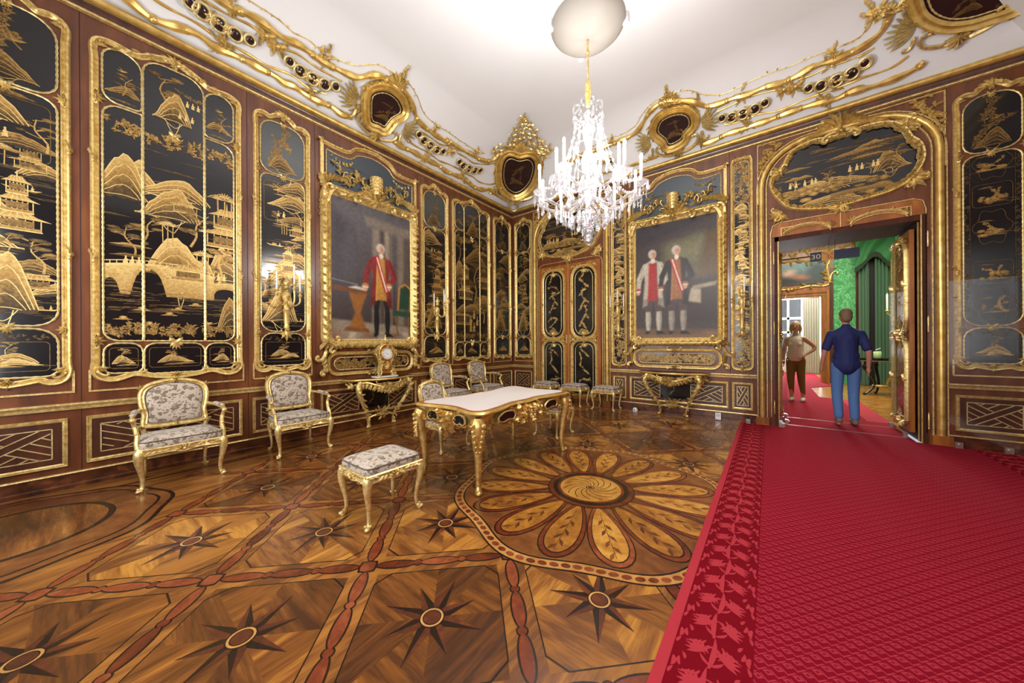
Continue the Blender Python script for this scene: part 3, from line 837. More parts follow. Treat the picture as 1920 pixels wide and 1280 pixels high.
    def bridge(self, x0, x1, z, h, arches, tone=0.8, deck=None):
        n = 40; X = np.linspace(x0, x1, n + 1)
        dk = deck or (lambda t: h * (0.82 + 0.28 * math.sin(PI * (t * .8 + .1))))
        top = []; bot = []
        for xx in X:
            t = (xx - x0) / (x1 - x0); zb = z
            for (c, rw, rh) in arches:
                q = (t - c) / rw
                if abs(q) < 1: zb = max(zb, z + h * rh * math.sqrt(1 - q * q))
            top.append((xx, z + dk(t))); bot.append((xx, zb))
        self.strip(top, bot, tone, tone * .72)
        self.stroke(top, h * .06, min(1, tone * 1.15))
        self.stroke([(p[0], p[1] + h * .13) for p in top], h * .03, tone)
        for i in range(0, n + 1, 2): self.stroke([top[i], (top[i][0], top[i][1] + h * .13)], h * .022, tone)
        for i in range(70):
            t = self.R.random(); q = int(t * n); 
            zz = self.R.uniform(bot[q][1], top[q][1]); self.stroke([(X[q], zz), (X[q] + (x1 - x0) * .02, zz)], h * .03, tone * self.R.uniform(.5, 1.15))
    def figure(self, x, z, h, tone=0.9):
        self.poly([(x - h * .2, z), (x + h * .2, z), (x + h * .13, z + h * .55), (x + h * .05, z + h * .78), (x - h * .05, z + h * .78), (x - h * .15, z + h * .5)], tone)
        self.blob(x, z + h * .88, h * .09, h * .12, tone, tone, 7, .05)
        self.stroke([(x + h * .05, z + h * .6), (x + h * .3, z + h * .5)], h * .07, tone)
    def boat(self, x, z, w, tone=0.8):
        self.poly([(x - w / 2, z + w * .1), (x - w * .3, z), (x + w * .35, z), (x + w / 2, z + w * .08), (x + w * .2, z + w * .05), (x - w * .2, z + w * .05)], tone)
        self.poly([(x - w * .2, z + w * .05), (x + w * .1, z + w * .05), (x + w * .05, z + w * .18), (x - w * .15, z + w * .18)], tone * .7)
        self.figure(x + w * .25, z + w * .04, w * .2, tone)
    def flowerband(self, x0, x1, z0, z1, dens=1.0, tone=0.7):
        R = self.R; h = min(z1 - z0, x1 - x0); k = int((x1 - x0) * (z1 - z0) / h / h * 9 * dens) + 3; e = .15 * h if z1 - z0 <= h * 1.01 else 0
        for i in range(k):
            x, z = R.uniform(x0, x1), R.uniform(z0 + e, z1 - e); r = h * R.uniform(.07, .17)
            for j in range(5):
                a = 2 * PI * j / 5 + R.random(); self.blob(x + r * .7 * math.cos(a), z + r * .7 * math.sin(a), r * .5, r * .42, tone * R.uniform(.7, 1.2), None, 6, .1)
            for j in range(4):
                a = R.uniform(0, 2 * PI); L = h * R.uniform(.15, .32)
                self.poly([(x, z), (x + L * .5 * math.cos(a + .35), z + L * .5 * math.sin(a + .35)), (x + L * math.cos(a), z + L * math.sin(a)), (x + L * .5 * math.cos(a - .35), z + L * .5 * math.sin(a - .35))], tone * R.uniform(.5, .9))
    def branch(self, x, z, L, ang, tone=0.6):
        R = self.R; pts = [(x, z)]; a = ang
        for i in range(7):
            a += R.uniform(-.4, .4); pts.append((pts[-1][0] + L / 7 * math.cos(a), pts[-1][1] + L / 7 * math.sin(a)))
        self.stroke(pts, (L * .03, L * .008), tone * .9)
        for p in pts[1:]:
            for j in range(3):
                aa = a + R.uniform(-1.8, 1.8); l = L * R.uniform(.07, .15)
                self.poly([p, (p[0] + l * .5 * math.cos(aa + .4), p[1] + l * .5 * math.sin(aa + .4)), (p[0] + l * math.cos(aa), p[1] + l * math.sin(aa)), (p[0] + l * .5 * math.cos(aa - .4), p[1] + l * .5 * math.sin(aa - .4))], tone * R.uniform(.6, 1.1))
            if R.random() < .6:
                r = L * R.uniform(.05, .09)
                for j in range(5): self.blob(p[0] + r * .7 * math.cos(j * 1.257), p[1] + r * .7 * math.sin(j * 1.257), r * .5, r * .45, tone * 1.2, None, 6, .1)
    def bird(self, x, z, s, tone=0.85):
        self.poly([(x - s, z + s * .2), (x - s * .2, z + s * .15), (x + s * .5, z + s * .4), (x + s * .9, z + s * .35), (x + s * .4, z), (x - s * .2, z - s * .15)], tone)
        self.poly([(x - s * .1, z + s * .15), (x - s * .6, z + s * .9), (x + s * .3, z + s * .3)], tone * .8)
    def outline(self, path, w=0.004, tone=0.45):
        self.stroke(list(path) + [path[0]], w, tone)
    def landscape(self, kind=0):
        """a tall lake landscape from top to bottom"""
        x0, x1, z0, z1, R = self.x0, self.x1, self.z0, self.z1, self.R
        w, h = x1 - x0, z1 - z0
        for k in range(int(5 + h * 3)):
            self.cloud(R.uniform(x0, x1), R.uniform(z0, z1), w * R.uniform(.3, .7), w * .05, R.uniform(.2, .42))
        z = z0 + h * .03; k = 0
        while z < z1 - w * .3:
            s = R.choice((-1, 1)); x = (x0 + x1) / 2 + s * w * R.uniform(.1, .35)
            c = (k + kind) % 5
            if c == 0: self.hill(x, z, w * .9, w * R.uniform(.3, .5), R.uniform(.55, .8), 4); self.tree(x - s * w * .1, z + w * .2, w * .5, .8, s * w * .1)
            elif c == 1: self.water(z, z + w * .4, 10); self.boat(x, z + w * .15, w * .4); self.cloud(x - s * w * .4, z + w * .3, w * .5, w * .06, .6)
            elif c == 2: self.hill(x + s * w * .2, z, w * .7, w * .25, .65); self.pagoda(x, z + w * .1, w * R.uniform(.36, .5), 2, .88); self.palm(x - s * w * .3, z + w * .1, w * .4)
            elif c == 3: self.hill(x, z, w * .8, w * .22, .5); self.figure(x - s * w * .2, z + w * .12, w * .16); self.figure(x - s * w * .32, z + w * .12, w * .15); self.tree(x + s * w * .2, z, w * .6, .7, -s * w * .15)
            else: self.hill(x, z, w * 1.0, w * .45, .75, 5); self.cloud(x - s * w * .3, z + w * .45, w * .6, w * .08, .55)
            if k % 2: self.tree(x - s * w * .35, z - w * .05, w * .3, .7); self.cloud(x - s * w * .2, z - w * .1, w * .5, w * .05, .7)
            z += w * R.uniform(.36, .46); k += 1
    def done(self, name, parent, y):
        V, Fc, T = [], [], []; lst = min(8e-6, 0.0045 / max(1, self.lay))
        cl = None
        if self.clip is not None:
            c = np.array(self.clip); n2 = np.roll(c, -1, 0); e = n2 - c; nn = np.stack([-e[:, 1], e[:, 0]], 1)
            cl = (c, nn)
        for pts, tt, lay in self.P:
            if cl is not None:
                p = np.array(pts)
                d = ((p[:, None, :] - cl[0][None]) * cl[1][None]).sum(2)
                if (d < 0).any():
                    if (d < 0).all(0).any(): continue
                    q = [(a[0], a[1], t) for a, t in zip(pts, tt)]
                    for k in np.nonzero((d < 0).any(0))[0]:
                        cx_, cz_ = cl[0][k]; nx, nz = cl[1][k]; out = []
                        for i in range(len(q)):
                            a, b_ = q[i], q[(i + 1) % len(q)]
                            da = (a[0] - cx_) * nx + (a[1] - cz_) * nz; db = (b_[0] - cx_) * nx + (b_[1] - cz_) * nz
                            if da >= 0: out.append(a)
                            if (da >= 0) != (db >= 0):
                                f = da / (da - db); out.append((a[0] + (b_[0] - a[0]) * f, a[1] + (b_[1] - a[1]) * f, a[2] + (b_[2] - a[2]) * f))
                        q = out
                        if len(q) < 3: break
                    if len(q) < 3: continue
                    pts, tt = [(a[0], a[1]) for a in q], [a[2] for a in q]
            o = len(V); yy = y - 0.0004 - lay * lst
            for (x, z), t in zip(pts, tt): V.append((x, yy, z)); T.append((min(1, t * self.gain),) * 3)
            Fc.append(tuple(range(o, o + len(pts))))
        mb = MB(); mb.v = V; mb.f = Fc; mb.m = [0] * len(Fc); mb.col = T if T else [(0, 0, 0)]
        if not Fc: return None
        return mb.build(name, 'lacquer_gold', parent, smooth=False)

# ---------------------------------------------------------------- framed lacquer panels
FRAME = [(-0.004, 0.0), (-0.004, 0.012), (0.006, 0.020), (0.012, 0.012), (0.020, 0.018), (0.030, 0.034), (0.042, 0.036), (0.050, 0.026), (0.054, 0.0)]
FRAME_S = [(a * 0.7, b * 0.75) for a, b in FRAME]
def rococo(x0, x1, z0, zs, zc):
    """panel outline, CCW from bottom left"""
    w = x1 - x0
    k = min(1.0, w / 0.9)
    half = [(0.5, z0 - 0.005), (0.36, z0 + 0.012), (0.22, z0 + 0.045 * k)]
    hb = [(x0 + w * f, z) for f, z in half] + [(x0 + 0.11 * k, z0 + 0.002), (x0 + 0.035 * k, z0 + 0.015), (x0, z0 + 0.07), (x0 + 0.006, z0 + 0.16)]
    ht = [(x0 + 0.006, zs - 0.12), (x0, zs - 0.01), (x0 + 0.02 * k, zs + 0.045), (x0 + 0.10 * k, zs + 0.065), (x0 + 0.24 * w, zs + 0.05), (x0 + 0.36 * w, zs + (zc - zs) * 0.72), (x0 + 0.5 * w, zc)]
    left = catmull(hb, False, 4) + catmull(ht, False, 4)
    right = [(x0 + x1 - x, z) for x, z in left][::-1]
    return (left + right[1:-1])[::-1]
def ornaments(t, x0, x1, z0, zs, zc, divs, seed=0, k=1.0, mat='gold'):
    """carved pieces of a panel frame, each its own part"""
    xc = (x0 + x1) / 2
    mb = MB()
    for s_ in (-1, 1):
        mb.scroll(xc + s_ * 0.01, zc - 0.02, PI / 2 - s_ * 0.9, 0.12 * k, 0.012, 4.5, -s_, 0.03)
        for j in range(4): mb.leaf(xc + s_ * 0.02 * j, zc - 0.005 * j, PI / 2 - s_ * (0.35 + 0.42 * j), 0.10 * k, 0.035, -s_ * 0.9, 0.035)
        for j in range(3): mb.leaf(xc + s_ * (0.08 + 0.05 * j) * k, zc - 0.02 - 0.012 * j, (0 if s_ > 0 else PI) - s_ * 0.5, 0.09 * k, 0.03, s_ * 0.5, 0.03)
        if k >= 1:
            for j in range(6): mb.leaf(xc + s_ * (0.14 + .05 * j), zc - .03 - .014 * j, (0 if s_ > 0 else PI) - s_ * .3 + .4 * ((j % 2) * 2 - 1), .08, .03, 0, .04)
    mb.leaf(xc, zc - 0.03, PI / 2, 0.12 * k, 0.05, 0, 0.045); mb.flower(xc, zc - 0.035, 0.035 * k, 0.04)
    mb.build('crest_carving', mat, t)
    for s_, xe in ((1, x0), (-1, x1)):
        mb = MB(); mb.scroll(xe, zs + 0.02, PI / 2 - s_ * 0.3, 0.10 * k, 0.011, 4.0, -s_, 0.03)
        for j in range(3): mb.leaf(xe + s_ * 0.02, zs + 0.02, PI / 2 - s_ * (0.2 + 0.5 * j), 0.075 * k, 0.028, -s_ * 0.6, 0.035)
        mb.build('shoulder_carving', mat, t)
        zq = z0 + 0.05; mb = MB()
        mb.scroll(xe + s_ * 0.01, zq + 0.02, -PI / 2 + s_ * 0.6, 0.14 * k, 0.013, 3.6, s_, 0.032)
        for j in range(3): mb.leaf(xe + s_ * 0.015, zq + 0.06, -PI / 2 + s_ * (0.1 + 0.5 * j), 0.09 * k, 0.03, s_ * 0.7, 0.034)
        mb.build('foot_carving', mat, t)
        for zd in divs:
            mb = MB()
            for j in range(5): mb.leaf(xe, zd, (0 if s_ > 0 else PI) + (j - 2) * 0.5, (0.085 - 0.012 * abs(j - 2)) * k, 0.026, (j - 2) * 0.3, 0.03)
            mb.scroll(xe, zd + 0.03, PI / 2, 0.08 * k, 0.010, 4.5, -s_, 0.03); mb.scroll(xe, zd - 0.03, -PI / 2, 0.08 * k, 0.010, 4.5, s_, 0.03)
            mb.flower(xe + s_ * 0.012, zd, 0.026 * k, 0.042, 5)
            mb.build('clasp_carving', mat, t)
        for f in (0.36, 0.66):
            zz = z0 + (zs - z0) * f; mb = MB()
            for j in range(3): mb.leaf(xe - s_ * 0.01, zz + 0.03 * (j - 1), PI / 2 + (j - 1) * 0.4, 0.06, 0.03, 0, 0.045)
            mb.ball((xe - s_ * 0.006, -0.036, zz - 0.03), 0.016, 0.012, 0.022, 6, 4)
            mb.build('side_carving', mat, t)
    mb = MB(); mb.spray(xc, z0 + 0.0, -PI / 2, 0.08 * k, 5, 2.4, 0.03); mb.flower(xc, z0 + 0.005, 0.028, 0.036); mb.build('base_carving', mat, t)
def bows(t, lst):
    for x, z, s_ in lst:
        mb = MB(); bow(mb, 0, 0, s_); mb.build('gilt_bow', 'gold_light', t, loc=(x, -0.006, z))
def bow(mb, x, z, s):
    for a in (0.5, PI - 0.5): mb.leaf(x, z, a, s, s * 0.5, 0.9 if a < 1 else -0.9, 0.018); 
    for a in (-0.7, PI + 0.7): mb.leaf(x, z, a, s * 0.9, s * 0.35, 0.3, 0.014)
    for a in (-1.2, -PI / 2, -1.95): mb.leaf(x, z, a, s * 1.1, s * 0.25, 0.1, 0.014)
    mb.ball((x, -0.016, z), s * 0.2, s * 0.2, s * 0.2, 6, 4)
def pane(parent, poly, mat='lacquer', y=0.006, art=None, rp=0.0085):
    mb = MB(); mb.plate(poly, 0.0, -y)
    p = mb.build('lacquer_pane', mat, parent, smooth=False)
    if art is not None:
        art.clip = poly; art.done('gold_drawing', p, -y)
    if rp:
        mb = MB(); rope(mb, poly, rp, 0.026, -y - 0.004); mb.build('rope_moulding', 'gold_pale', p)
    return p
def A(poly, seed):
    xs = [p[0] for p in poly]; zs = [p[1] for p in poly]
    return Art(min(xs), max(xs), min(zs), max(zs), None, seed)
def wall_at(side, u):
    return ((0, u, 0), PI / 2) if side == 'L' else ((u, 0, 0), 0.0)
Z0, ZS, ZC = 1.02, 4.27, 4.44
def narrow_panel(side, u0, u1, label, seed, top='lacquer', dz=(1.50, 3.60), vign=False):
    uc = (u0 + u1) / 2; w = u1 - u0; h = w / 2
    loc, rz = wall_at(side, uc); t = thing('lacquer_screen', label, 'wall panel', loc, rz)
    mb = MB(); mb.sweep(rococo(-h + 0.054, h - 0.054, Z0, ZS, ZC - 0.03), FRAME); mb.build('frame', 'gold', t)
    ornaments(t, -h + 0.03, h - 0.03, Z0, ZS, ZC - 0.03, (dz[0] - 0.02, dz[1] + 0.02), seed, 0.9)
    mb = MB(); mb.mitre([(-h, 0.90), (h, 0.90), (h, 1.10)], [(-0.008, 0), (-0.008, 0.012), (0.008, 0.012), (0.008, 0)], False); mb.mitre([(-h, 1.10), (-h, 0.90)], [(-0.008, 0), (-0.008, 0.012), (0.008, 0.012), (0.008, 0)], False); mb.build('fillet', 'gold_light', t)
    i = h - 0.082
    pb = rrect(-i, i, Z0 + 0.035, dz[0] - 0.012, (0.07, 0.07, 0.13, 0.13)); a = A(pb, seed)
    a.outline(rrect(-i * .82, i * .82, Z0 + 0.09, dz[0] - 0.13, 0.03)); a.hill(0.0, Z0 + 0.16, i * 1.2, .09, .7); a.tree(-i * .1, Z0 + .2, .14, .8, .04); a.hill(i * .25, Z0 + .14, i * .9, .06, .85); a.water(Z0 + .1, Z0 + .2, 8, .4); a.cloud(-i * .2, Z0 + .13, i * 1.1, .018, .8)
    a.flowerband(-i, i, dz[0] - .12, dz[0] - .05, .6, .4)
    pane(t, pb, 'lacquer', .006, a)
    pm = rrect(-i, i, dz[0] + 0.012, dz[1] - 0.012, (0.14, 0.14, 0.10, 0.10)); a = A(pm, seed + 1)
    if vign:
        for s_ in (-1, 1): a.flowerband(s_ * i - .045, s_ * i + .045, dz[0], dz[1], .8, .42); a.stroke([(s_ * (i - .05), dz[0]), (s_ * (i - .05), dz[1])], .004, .4)
        for j, zq in enumerate((1.62, 2.02, 2.55, 2.95, 3.33)):
            oc = rrect(-i * .68, i * .68, zq, zq + .27, .04) if j % 2 else [(i * .62 * (1 + .12 * math.cos(6 * q_)) * math.cos(q_), zq + .15 + .20 * (1 + .12 * math.cos(6 * q_)) * math.sin(q_)) for q_ in np.linspace(0, 2 * PI, 40)[:-1]]
            a.outline(oc, .004, .5)
            for q_ in range(7): a.blob(i * a.R.uniform(-.4, .45), zq + a.R.uniform(.05, .14), a.R.uniform(.02, .05), a.R.uniform(.012, .03), a.R.uniform(.6, 1))
            a.branch(i * .3, zq + .07, .18, 2.3, .85); a.branch(-i * .1, zq + .08, .15, .9, .75); a.cloud(-i * .2, zq + .22, i * .6, .02, .6); a.cloud(i * .1, zq + .05, i * .9, .02, .8); a.water(zq + .03, zq + .08, 4, .5)
        a.lay += 1
    else: a.landscape(seed); a.hill(-i * .2, dz[0] + .15, i * 1.6, .5, .8, 6)
    if not vign: a.pagoda(i * .2, dz[0] + .45 + .2 * (seed % 3), i * 1.1, 3, .95)
    if not vign: a.outline([(x * .86, dz[1] - .62 + (z - (dz[1] - .62)) * 1) for x, z in rrect(-i, i, dz[1] - .62, dz[1] - .10, .05)])
    pane(t, pm, 'lacquer', .006, a)
    pt = rrect(-i, i, dz[1] + 0.012, ZS + 0.035, (0.13, 0.13, 0.17, 0.17)); a = A(pt, seed + 2)
    for k in range(3): a.branch(-i * .7 + i * .5 * k, dz[1] + .1 + .12 * k, .42, 1.0 + .5 * k, .5)
    a.hill(0, dz[1] + .08, i * 1.3, .2, .5, 6); a.bird(i * .2, dz[1] + .4, .06, .6)
    pane(t, pt, top, .006, a)
    bows(t, ((0, dz[0], 0.06), (0, dz[1], 0.06), (0, ZS + 0.03, 0.05)))
    return t
def wide_panel(side, u0, u1, label, seed, scene):
    uc = (u0 + u1) / 2; h = (u1 - u0) / 2
    loc, rz = wall_at(side, uc); t = thing('lacquer_screen', label, 'wall panel', loc, rz)
    mb = MB(); mb.sweep(rococo(-h + 0.054, h - 0.054, Z0, ZS, ZC), FRAME); mb.build('frame', 'gold', t)
    ornaments(t, -h + 0.03, h - 0.03, Z0, ZS, ZC, (1.38, 3.77), seed)
    mb = MB(); mb.mitre([(-h, 1.10), (-h, 0.895), (h, 0.895), (h, 1.10)], [(-0.008, 0), (-0.008, 0.012), (0.008, 0.012), (0.008, 0)], False); mb.build('fillet', 'gold_light', t)
    i = h - 0.085; c = 0.24
    zb, zt = 1.37, 3.76
    cols = [(-i, -c - 0.004, 0), (-c + 0.004, c - 0.004, 1), (c + 0.004, i, 2)]
    for (xa, xb, ci) in cols:
        tl = ZS + 0.0 if ci != 1 else ZC - 0.07
        pb = rrect(xa, xb, Z0 + 0.035 - (0.02 if ci == 1 else 0), zb - 0.012, (0.06, 0.06, 0.09, 0.09))
        a = A(pb, seed + ci); mm = (xa + xb) / 2; ww = (xb - xa)
        a.outline(rrect(xa + .035, xb - .035, Z0 + .08, zb - .06, .03)); a.hill(mm, Z0 + .13, ww * .6, .08, .7); a.tree(mm - ww * .1, Z0 + .15, .13, .85, .03); a.cloud(mm + ww * .1, Z0 + .11, ww * .6, .015, .8); a.water(Z0 + .08, Z0 + .2, 6, .4)
        pane(t, pb, 'lacquer', .006, a)
        ztop = zt - 0.012 if ci != 1 else tl
        rr = (0.10, 0.0, 0.0, 0.12) if ci == 0 else ((0.0, 0.10, 0.12, 0.0) if ci == 2 else (0.0, 0.0, 0.15, 0.15))
        pm = rrect(xa, xb, zb + 0.012, ztop, rr)
        a = A(pm, seed + 10 + ci); scene(a, ci, xa, xb, zb, zt)
        a.flowerband(xa, xb, zb + .05, zb + .21, 1.3, .72); a.flowerband(xa, xb, zt - .30, zt - .10, 1.0, .75)
        pane(t, pm, 'lacquer', .006, a)
        if ci != 1:
            pt = rrect(xa, xb, zt + 0.012, tl + 0.05 - (0.0), (0.10, 0.04, 0.14, 0.12) if ci == 0 else (0.04, 0.10, 0.12, 0.14))
            a = A(pt, seed + 20 + ci); a.hill(mm, zt + .12, ww * .9, .1, .5); a.tree(mm, zt + .12, .22, .6, .05); a.bird(mm, zt + .36, .04, .7); a.cloud(mm, zt + .05, ww * .8, .02, .5)
            pane(t, pt, 'lacquer', .006, a)
    bows(t, ((0, zb, 0.08), (0, zt - 0.12, 0.07), (-c, Z0 + .04, .04), (c, Z0 + .04, .04)))
    return t
def scene_bridge(a, ci, xa, xb, zb, zt):
    # one landscape running across the three leaves: stone bridge, pavilion, hills (coordinates in the whole panel)
    for k in range(16): a.cloud(a.R.uniform(-.5, .5), a.R.uniform(zb + .3, zt + .5), .4, .02, a.R.uniform(.2, .4))
    a.hill(-.30, 2.95, .50, .32, .85, 5); a.hill(-.02, 2.95, .62, .22, .8, 5); a.hill(-.05, 2.72, .5, .34, .75, 6); a.hill(-.4, 2.85, .4, .45, .8, 4)
    a.pagoda(.08, 2.82, .22, 1, .9); a.boat(.30, 2.65, .25, .8); a.tree(-.25, 2.40, .35, .65, .1); a.tree(.12, 2.45, .42, .7, .12); a.cloud(-.32, 2.36, .3, .03, .8)
    a.palm(.42, 2.75, .45, .75); a.pagoda(.44, 2.5, .42, 2, .95); a.hill(.45, 2.1, .4, .4, .8, 4); a.tree(.34, 2.0, .55, .75, .08)
    a.hill(.05, 2.12, .55, .40, .95, 8); a.palm(-.06, 2.44, .28, .85); a.palm(.22, 2.12, .34, .85); a.tree(-.30, 2.25, .32, .65, -.08); a.cloud(-.3, 2.25, .35, .04, .45)
    a.bridge(-.55, .32, 1.86, .30, [(.10, .07, .52), (.40, .135, .95)], .9); a.pagoda(.10, 2.06, .32, 1, .95); a.bridge(.30, .56, 1.94, .12, [(.5, .4, .5)], .85)
    for k in range(3): a.figure(-.36 + .045 * k, 2.17, .085, 1.0)
    for k in range(2): a.figure(.36 + .05 * k, 2.10, .085, 1.0)
    a.water(zb + .3, 1.9, 40, .4)
    for (x, z) in ((-.25, 1.70), (-.05, 1.66), (-.38, 1.60), (.02, 1.72), (.16, 1.78), (-.2, 1.55)): a.cloud(x, z, .14, .02, .85); a.blob(x, z + .02, .03, .02, .9)
    a.hill(.5, 1.55, .3, .35, .6, 4); a.bird(.26, 1.58, .05, .9); a.stroke([(.2, 1.55), (.36, 1.60), (.42, 1.66)], .008, .6)
    a.tree(-.08, 3.85, .42, .6, -.02); a.hill(-.02, 3.80, .3, .32, .7, 6); a.branch(.0, 4.18, .3, -.5, .5)
    for k in range(3): a.figure(.10 + .045 * k, 4.02, .07, .95); a.figure(.04 + .05 * k, 3.86, .07, .95)
def scene_court(a, ci, xa, xb, zb, zt):
    for k in range(14): a.cloud(a.R.uniform(-.5, .5), a.R.uniform(zb + .3, zt + .5), .4, .03, a.R.uniform(.25, .5))
    a.hill(-.3, 2.6, .6, .5, .75, 6); a.pagoda(-.2, 2.3, .45, 3, .95); a.pagoda(.38, 2.6, .4, 2, .85); a.tree(.05, 2.2, 1.0, .65, .1); a.hill(.3, 2.1, .7, .35, .8, 5)
    a.pagoda(-.3, 1.75, .5, 1, .85); a.tree(.36, 1.8, .7, .8, -.1); a.hill(-.1, 2.0, .8, .2, .7)
    for k in range(5): a.figure(-.05 + .1 * (k % 3), 1.6 + .14 * (k // 2), .2, .9)
    a.hill(.1, 3.1, .8, .4, .6, 4); a.tree(-.05, 3.6, .6, .7, .1); a.palm(.35, 3.0, .5, .7); a.tree(-.4, 3.1, .5, .6, .1)
    a.hill(0, 3.72, .4, .3, .6, 5); a.water(zb + .2, 1.7, 20, .4)
narrow_panel('L', -7.46, -6.775, 'dim narrow lacquer panel at the photo edge, beside the bridge triptych', 11)
wide_panel('L', -6.68, -5.50, 'wide lacquer triptych with stone bridge and pavilion behind the armchair', 21, scene_bridge)
narrow_panel('L', -5.395, -4.72, 'narrow lacquer panel with grey-green top pane behind three-candle wall bracket', 31, 'lacquer_grey')
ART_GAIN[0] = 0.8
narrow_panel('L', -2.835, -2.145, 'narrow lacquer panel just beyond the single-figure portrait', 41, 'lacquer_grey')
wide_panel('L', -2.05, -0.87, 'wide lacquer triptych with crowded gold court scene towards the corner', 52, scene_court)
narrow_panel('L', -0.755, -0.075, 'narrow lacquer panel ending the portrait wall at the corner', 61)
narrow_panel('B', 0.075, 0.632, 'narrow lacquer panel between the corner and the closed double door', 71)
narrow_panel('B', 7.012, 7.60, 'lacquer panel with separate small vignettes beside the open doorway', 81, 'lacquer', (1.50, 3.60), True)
def strip_panel(u0, u1, label, seed):
    uc = (u0 + u1) / 2; h = (u1 - u0) / 2
    t = thing('lacquer_strip', label, 'wall panel', (uc, 0, 0))
    z0, z1 = 0.90, 4.36; i = h - 0.045
    mb = MB(); mb.sweep(rrect(-h + .03, h - .03, z0, z1, 0.05), FRAME_S)
    for zq in (z0, z1):
        for s_ in (-1, 1): mb.spray(s_ * h * .2, zq, (PI / 2 if zq > 2 else -PI / 2) - s_ * .7, .10, 4, 1.4, .03)
        mb.flower(0, zq, .03, .035)
    for s_ in (-1, 1): mb.scroll(s_ * (h - .02), z1 - .02, PI / 2, .08, .01, 4, s_, .03)
    mb.build('frame', 'gold', t)
    za, zb_ = 1.46, 3.66
    for (p0, p1, k) in ((z0 + .03, za - .01, 0), (za + .01, zb_ - .01, 1), (zb_ + .01, z1 - .03, 0)):
        q = rrect(-i, i, p0, p1, .07); a = A(q, seed + k)
        if k == 0: a.flowerband(-i, i, p0, p1, 1.5, .75)
        else:
            a.landscape(seed)
            for j in range(8): a.pagoda(a.R.uniform(-i, i) * .6, p0 + (p1 - p0) * j / 8, i * 1.2, 2, .95); a.cloud(0, p0 + (p1 - p0) * (j + .5) / 8, i * 2, .05, .9)
        pane(t, q, 'lacquer', .006, a, .007)
ART_GAIN[0] = 1.0
strip_panel(2.615, 2.925, 'slender lacquer strip between the closed door and the double portrait', 91)
strip_panel(4.690, 4.985, 'slender lacquer strip between the double portrait and the open doorway', 95)

# ---------------------------------------------------------------- dado panels with gilt fretwork
def fret(mb, x0, x1, z0, z1, b=0.009, hgt=0.006):
    w, h = x1 - x0, z1 - z0; cx_, cz_ = (x0 + x1) / 2, (z0 + z1) / 2
    def bar(a, c):
        dx, dz = c[0] - a[0], c[1] - a[1]; l = math.hypot(dx, dz)
        if l < 0.012: return
        nx, nz = -dz / l * b / 2, dx / l * b / 2
        mb.plate([(a[0] - nx, a[1] - nz), (c[0] - nx, c[1] - nz), (c[0] + nx, c[1] + nz), (a[0] + nx, a[1] + nz)], 0.0, -hgt)
    for q in (((x0, z0), (x1, z0)), ((x1, z0), (x1, z1)), ((x1, z1), (x0, z1)), ((x0, z1), (x0, z0))): bar(*q)
    th = math.atan2(h, min(w, h * 2.2)); d = 0.030 if w > 0.35 else 0.022
    fam = []
    for s_ in (1, -1):
        ux, uz = math.cos(th), s_ * math.sin(th); nx, nz = -uz, ux
        fam.append((ux, uz, nx, nz))
    K = int(w / d) + 2
    for s_ in (0, 1):
        ux, uz, nx, nz = fam[s_]; o = fam[1 - s_]
        for k in range(-K, K + 1):
            off = (2 * k + 1) * d; run_ = []; n = 120
            for i in range(n + 1):
                t = (i / n - .5) * 2.4 * max(w, h); px, pz = nx * off + ux * t, nz * off + uz * t
                inside = abs(px) <= w / 2 and abs(pz) <= h / 2
                oo = px * o[2] + pz * o[3]
                sect = abs(pz) / (h / 2) > abs(px) / (w / 2) * (1.0 if w < h * 1.6 else 1.0)
                ok = inside and (abs(off) <= d * 1.01 and (s_ == 0 or abs(oo) > d) or (abs(off) > d * 1.01 and abs(oo) > d and ((px * pz > 0) if False else (sect == (s_ == 0)))))
                if ok: run_.append((cx_ + px, cz_ + pz))
                if (not ok or i == n) and run_:
                    bar(run_[0], run_[-1]); run_ = []
DFR = [(-0.03, 0.0), (-0.03, 0.010), (-0.018, 0.014), (-0.012, 0.008), (-0.004, 0.020), (0.0, 0.020), (0.004, 0.0)]
def dado(side, u0, u1, label, centre=None):
    uc = (u0 + u1) / 2; h = (u1 - u0) / 2; loc, rz = wall_at(side, uc)
    t = thing('dado_panel', label, 'dado panel', loc, rz)
    z0, z1 = 0.212, 0.655
    mb = MB(); mb.mitre([(-h, z0), (h, z0), (h, z1), (-h, z1)], DFR); mb.build('frame', 'gold_light', t, angle=20)
    mb = MB(); mb.box(-h + .03, h - .03, -0.004, 0, z0 + .03, z1 - .03); mb.build('field', 'dark_wood', t, smooth=False)
    m_ = 0.085 if h > .2 else 0.065
    if centre is None:
        mb = MB(); fret(mb, -h + m_, h - m_, z0 + m_, z1 - m_); mb.build('fretwork', 'gold_pale', t, smooth=False, loc=(0, -0.004, 0))
    else:
        c = centre
        mb = MB(); fret(mb, -h + m_, -c, z0 + m_, z1 - m_); fret(mb, c, h - m_, z0 + m_, z1 - m_); mb.build('fretwork', 'gold_pale', t, smooth=False, loc=(0, -0.004, 0))
        q = rrect(-c + .01, c - .01, z0 + m_, z1 - m_, .004); a = A(q, 5); a.branch(-.1, z0 + .15, .3, .6, .5)
        pane(t, q, 'lacquer', .008, a, 0)
dado('L', -7.46, -6.81, 'fretwork dado panel at the dim end of the wall nearest the photo edge')
dado('L', -6.70, -5.515, 'long fretwork dado panel behind the foremost wall armchair')
dado('L', -5.405, -4.70, 'fretwork dado panel behind the second armchair along the wall')
dado('L', -4.60, -2.95, 'long fretwork dado panel with black centre behind the console with the clock', 0.26)
dado('L', -2.83, -2.15, 'fretwork dado panel below the lacquer panel past the single portrait')
dado('L', -2.05, -0.87, 'fretwork dado panel behind the two far armchairs')
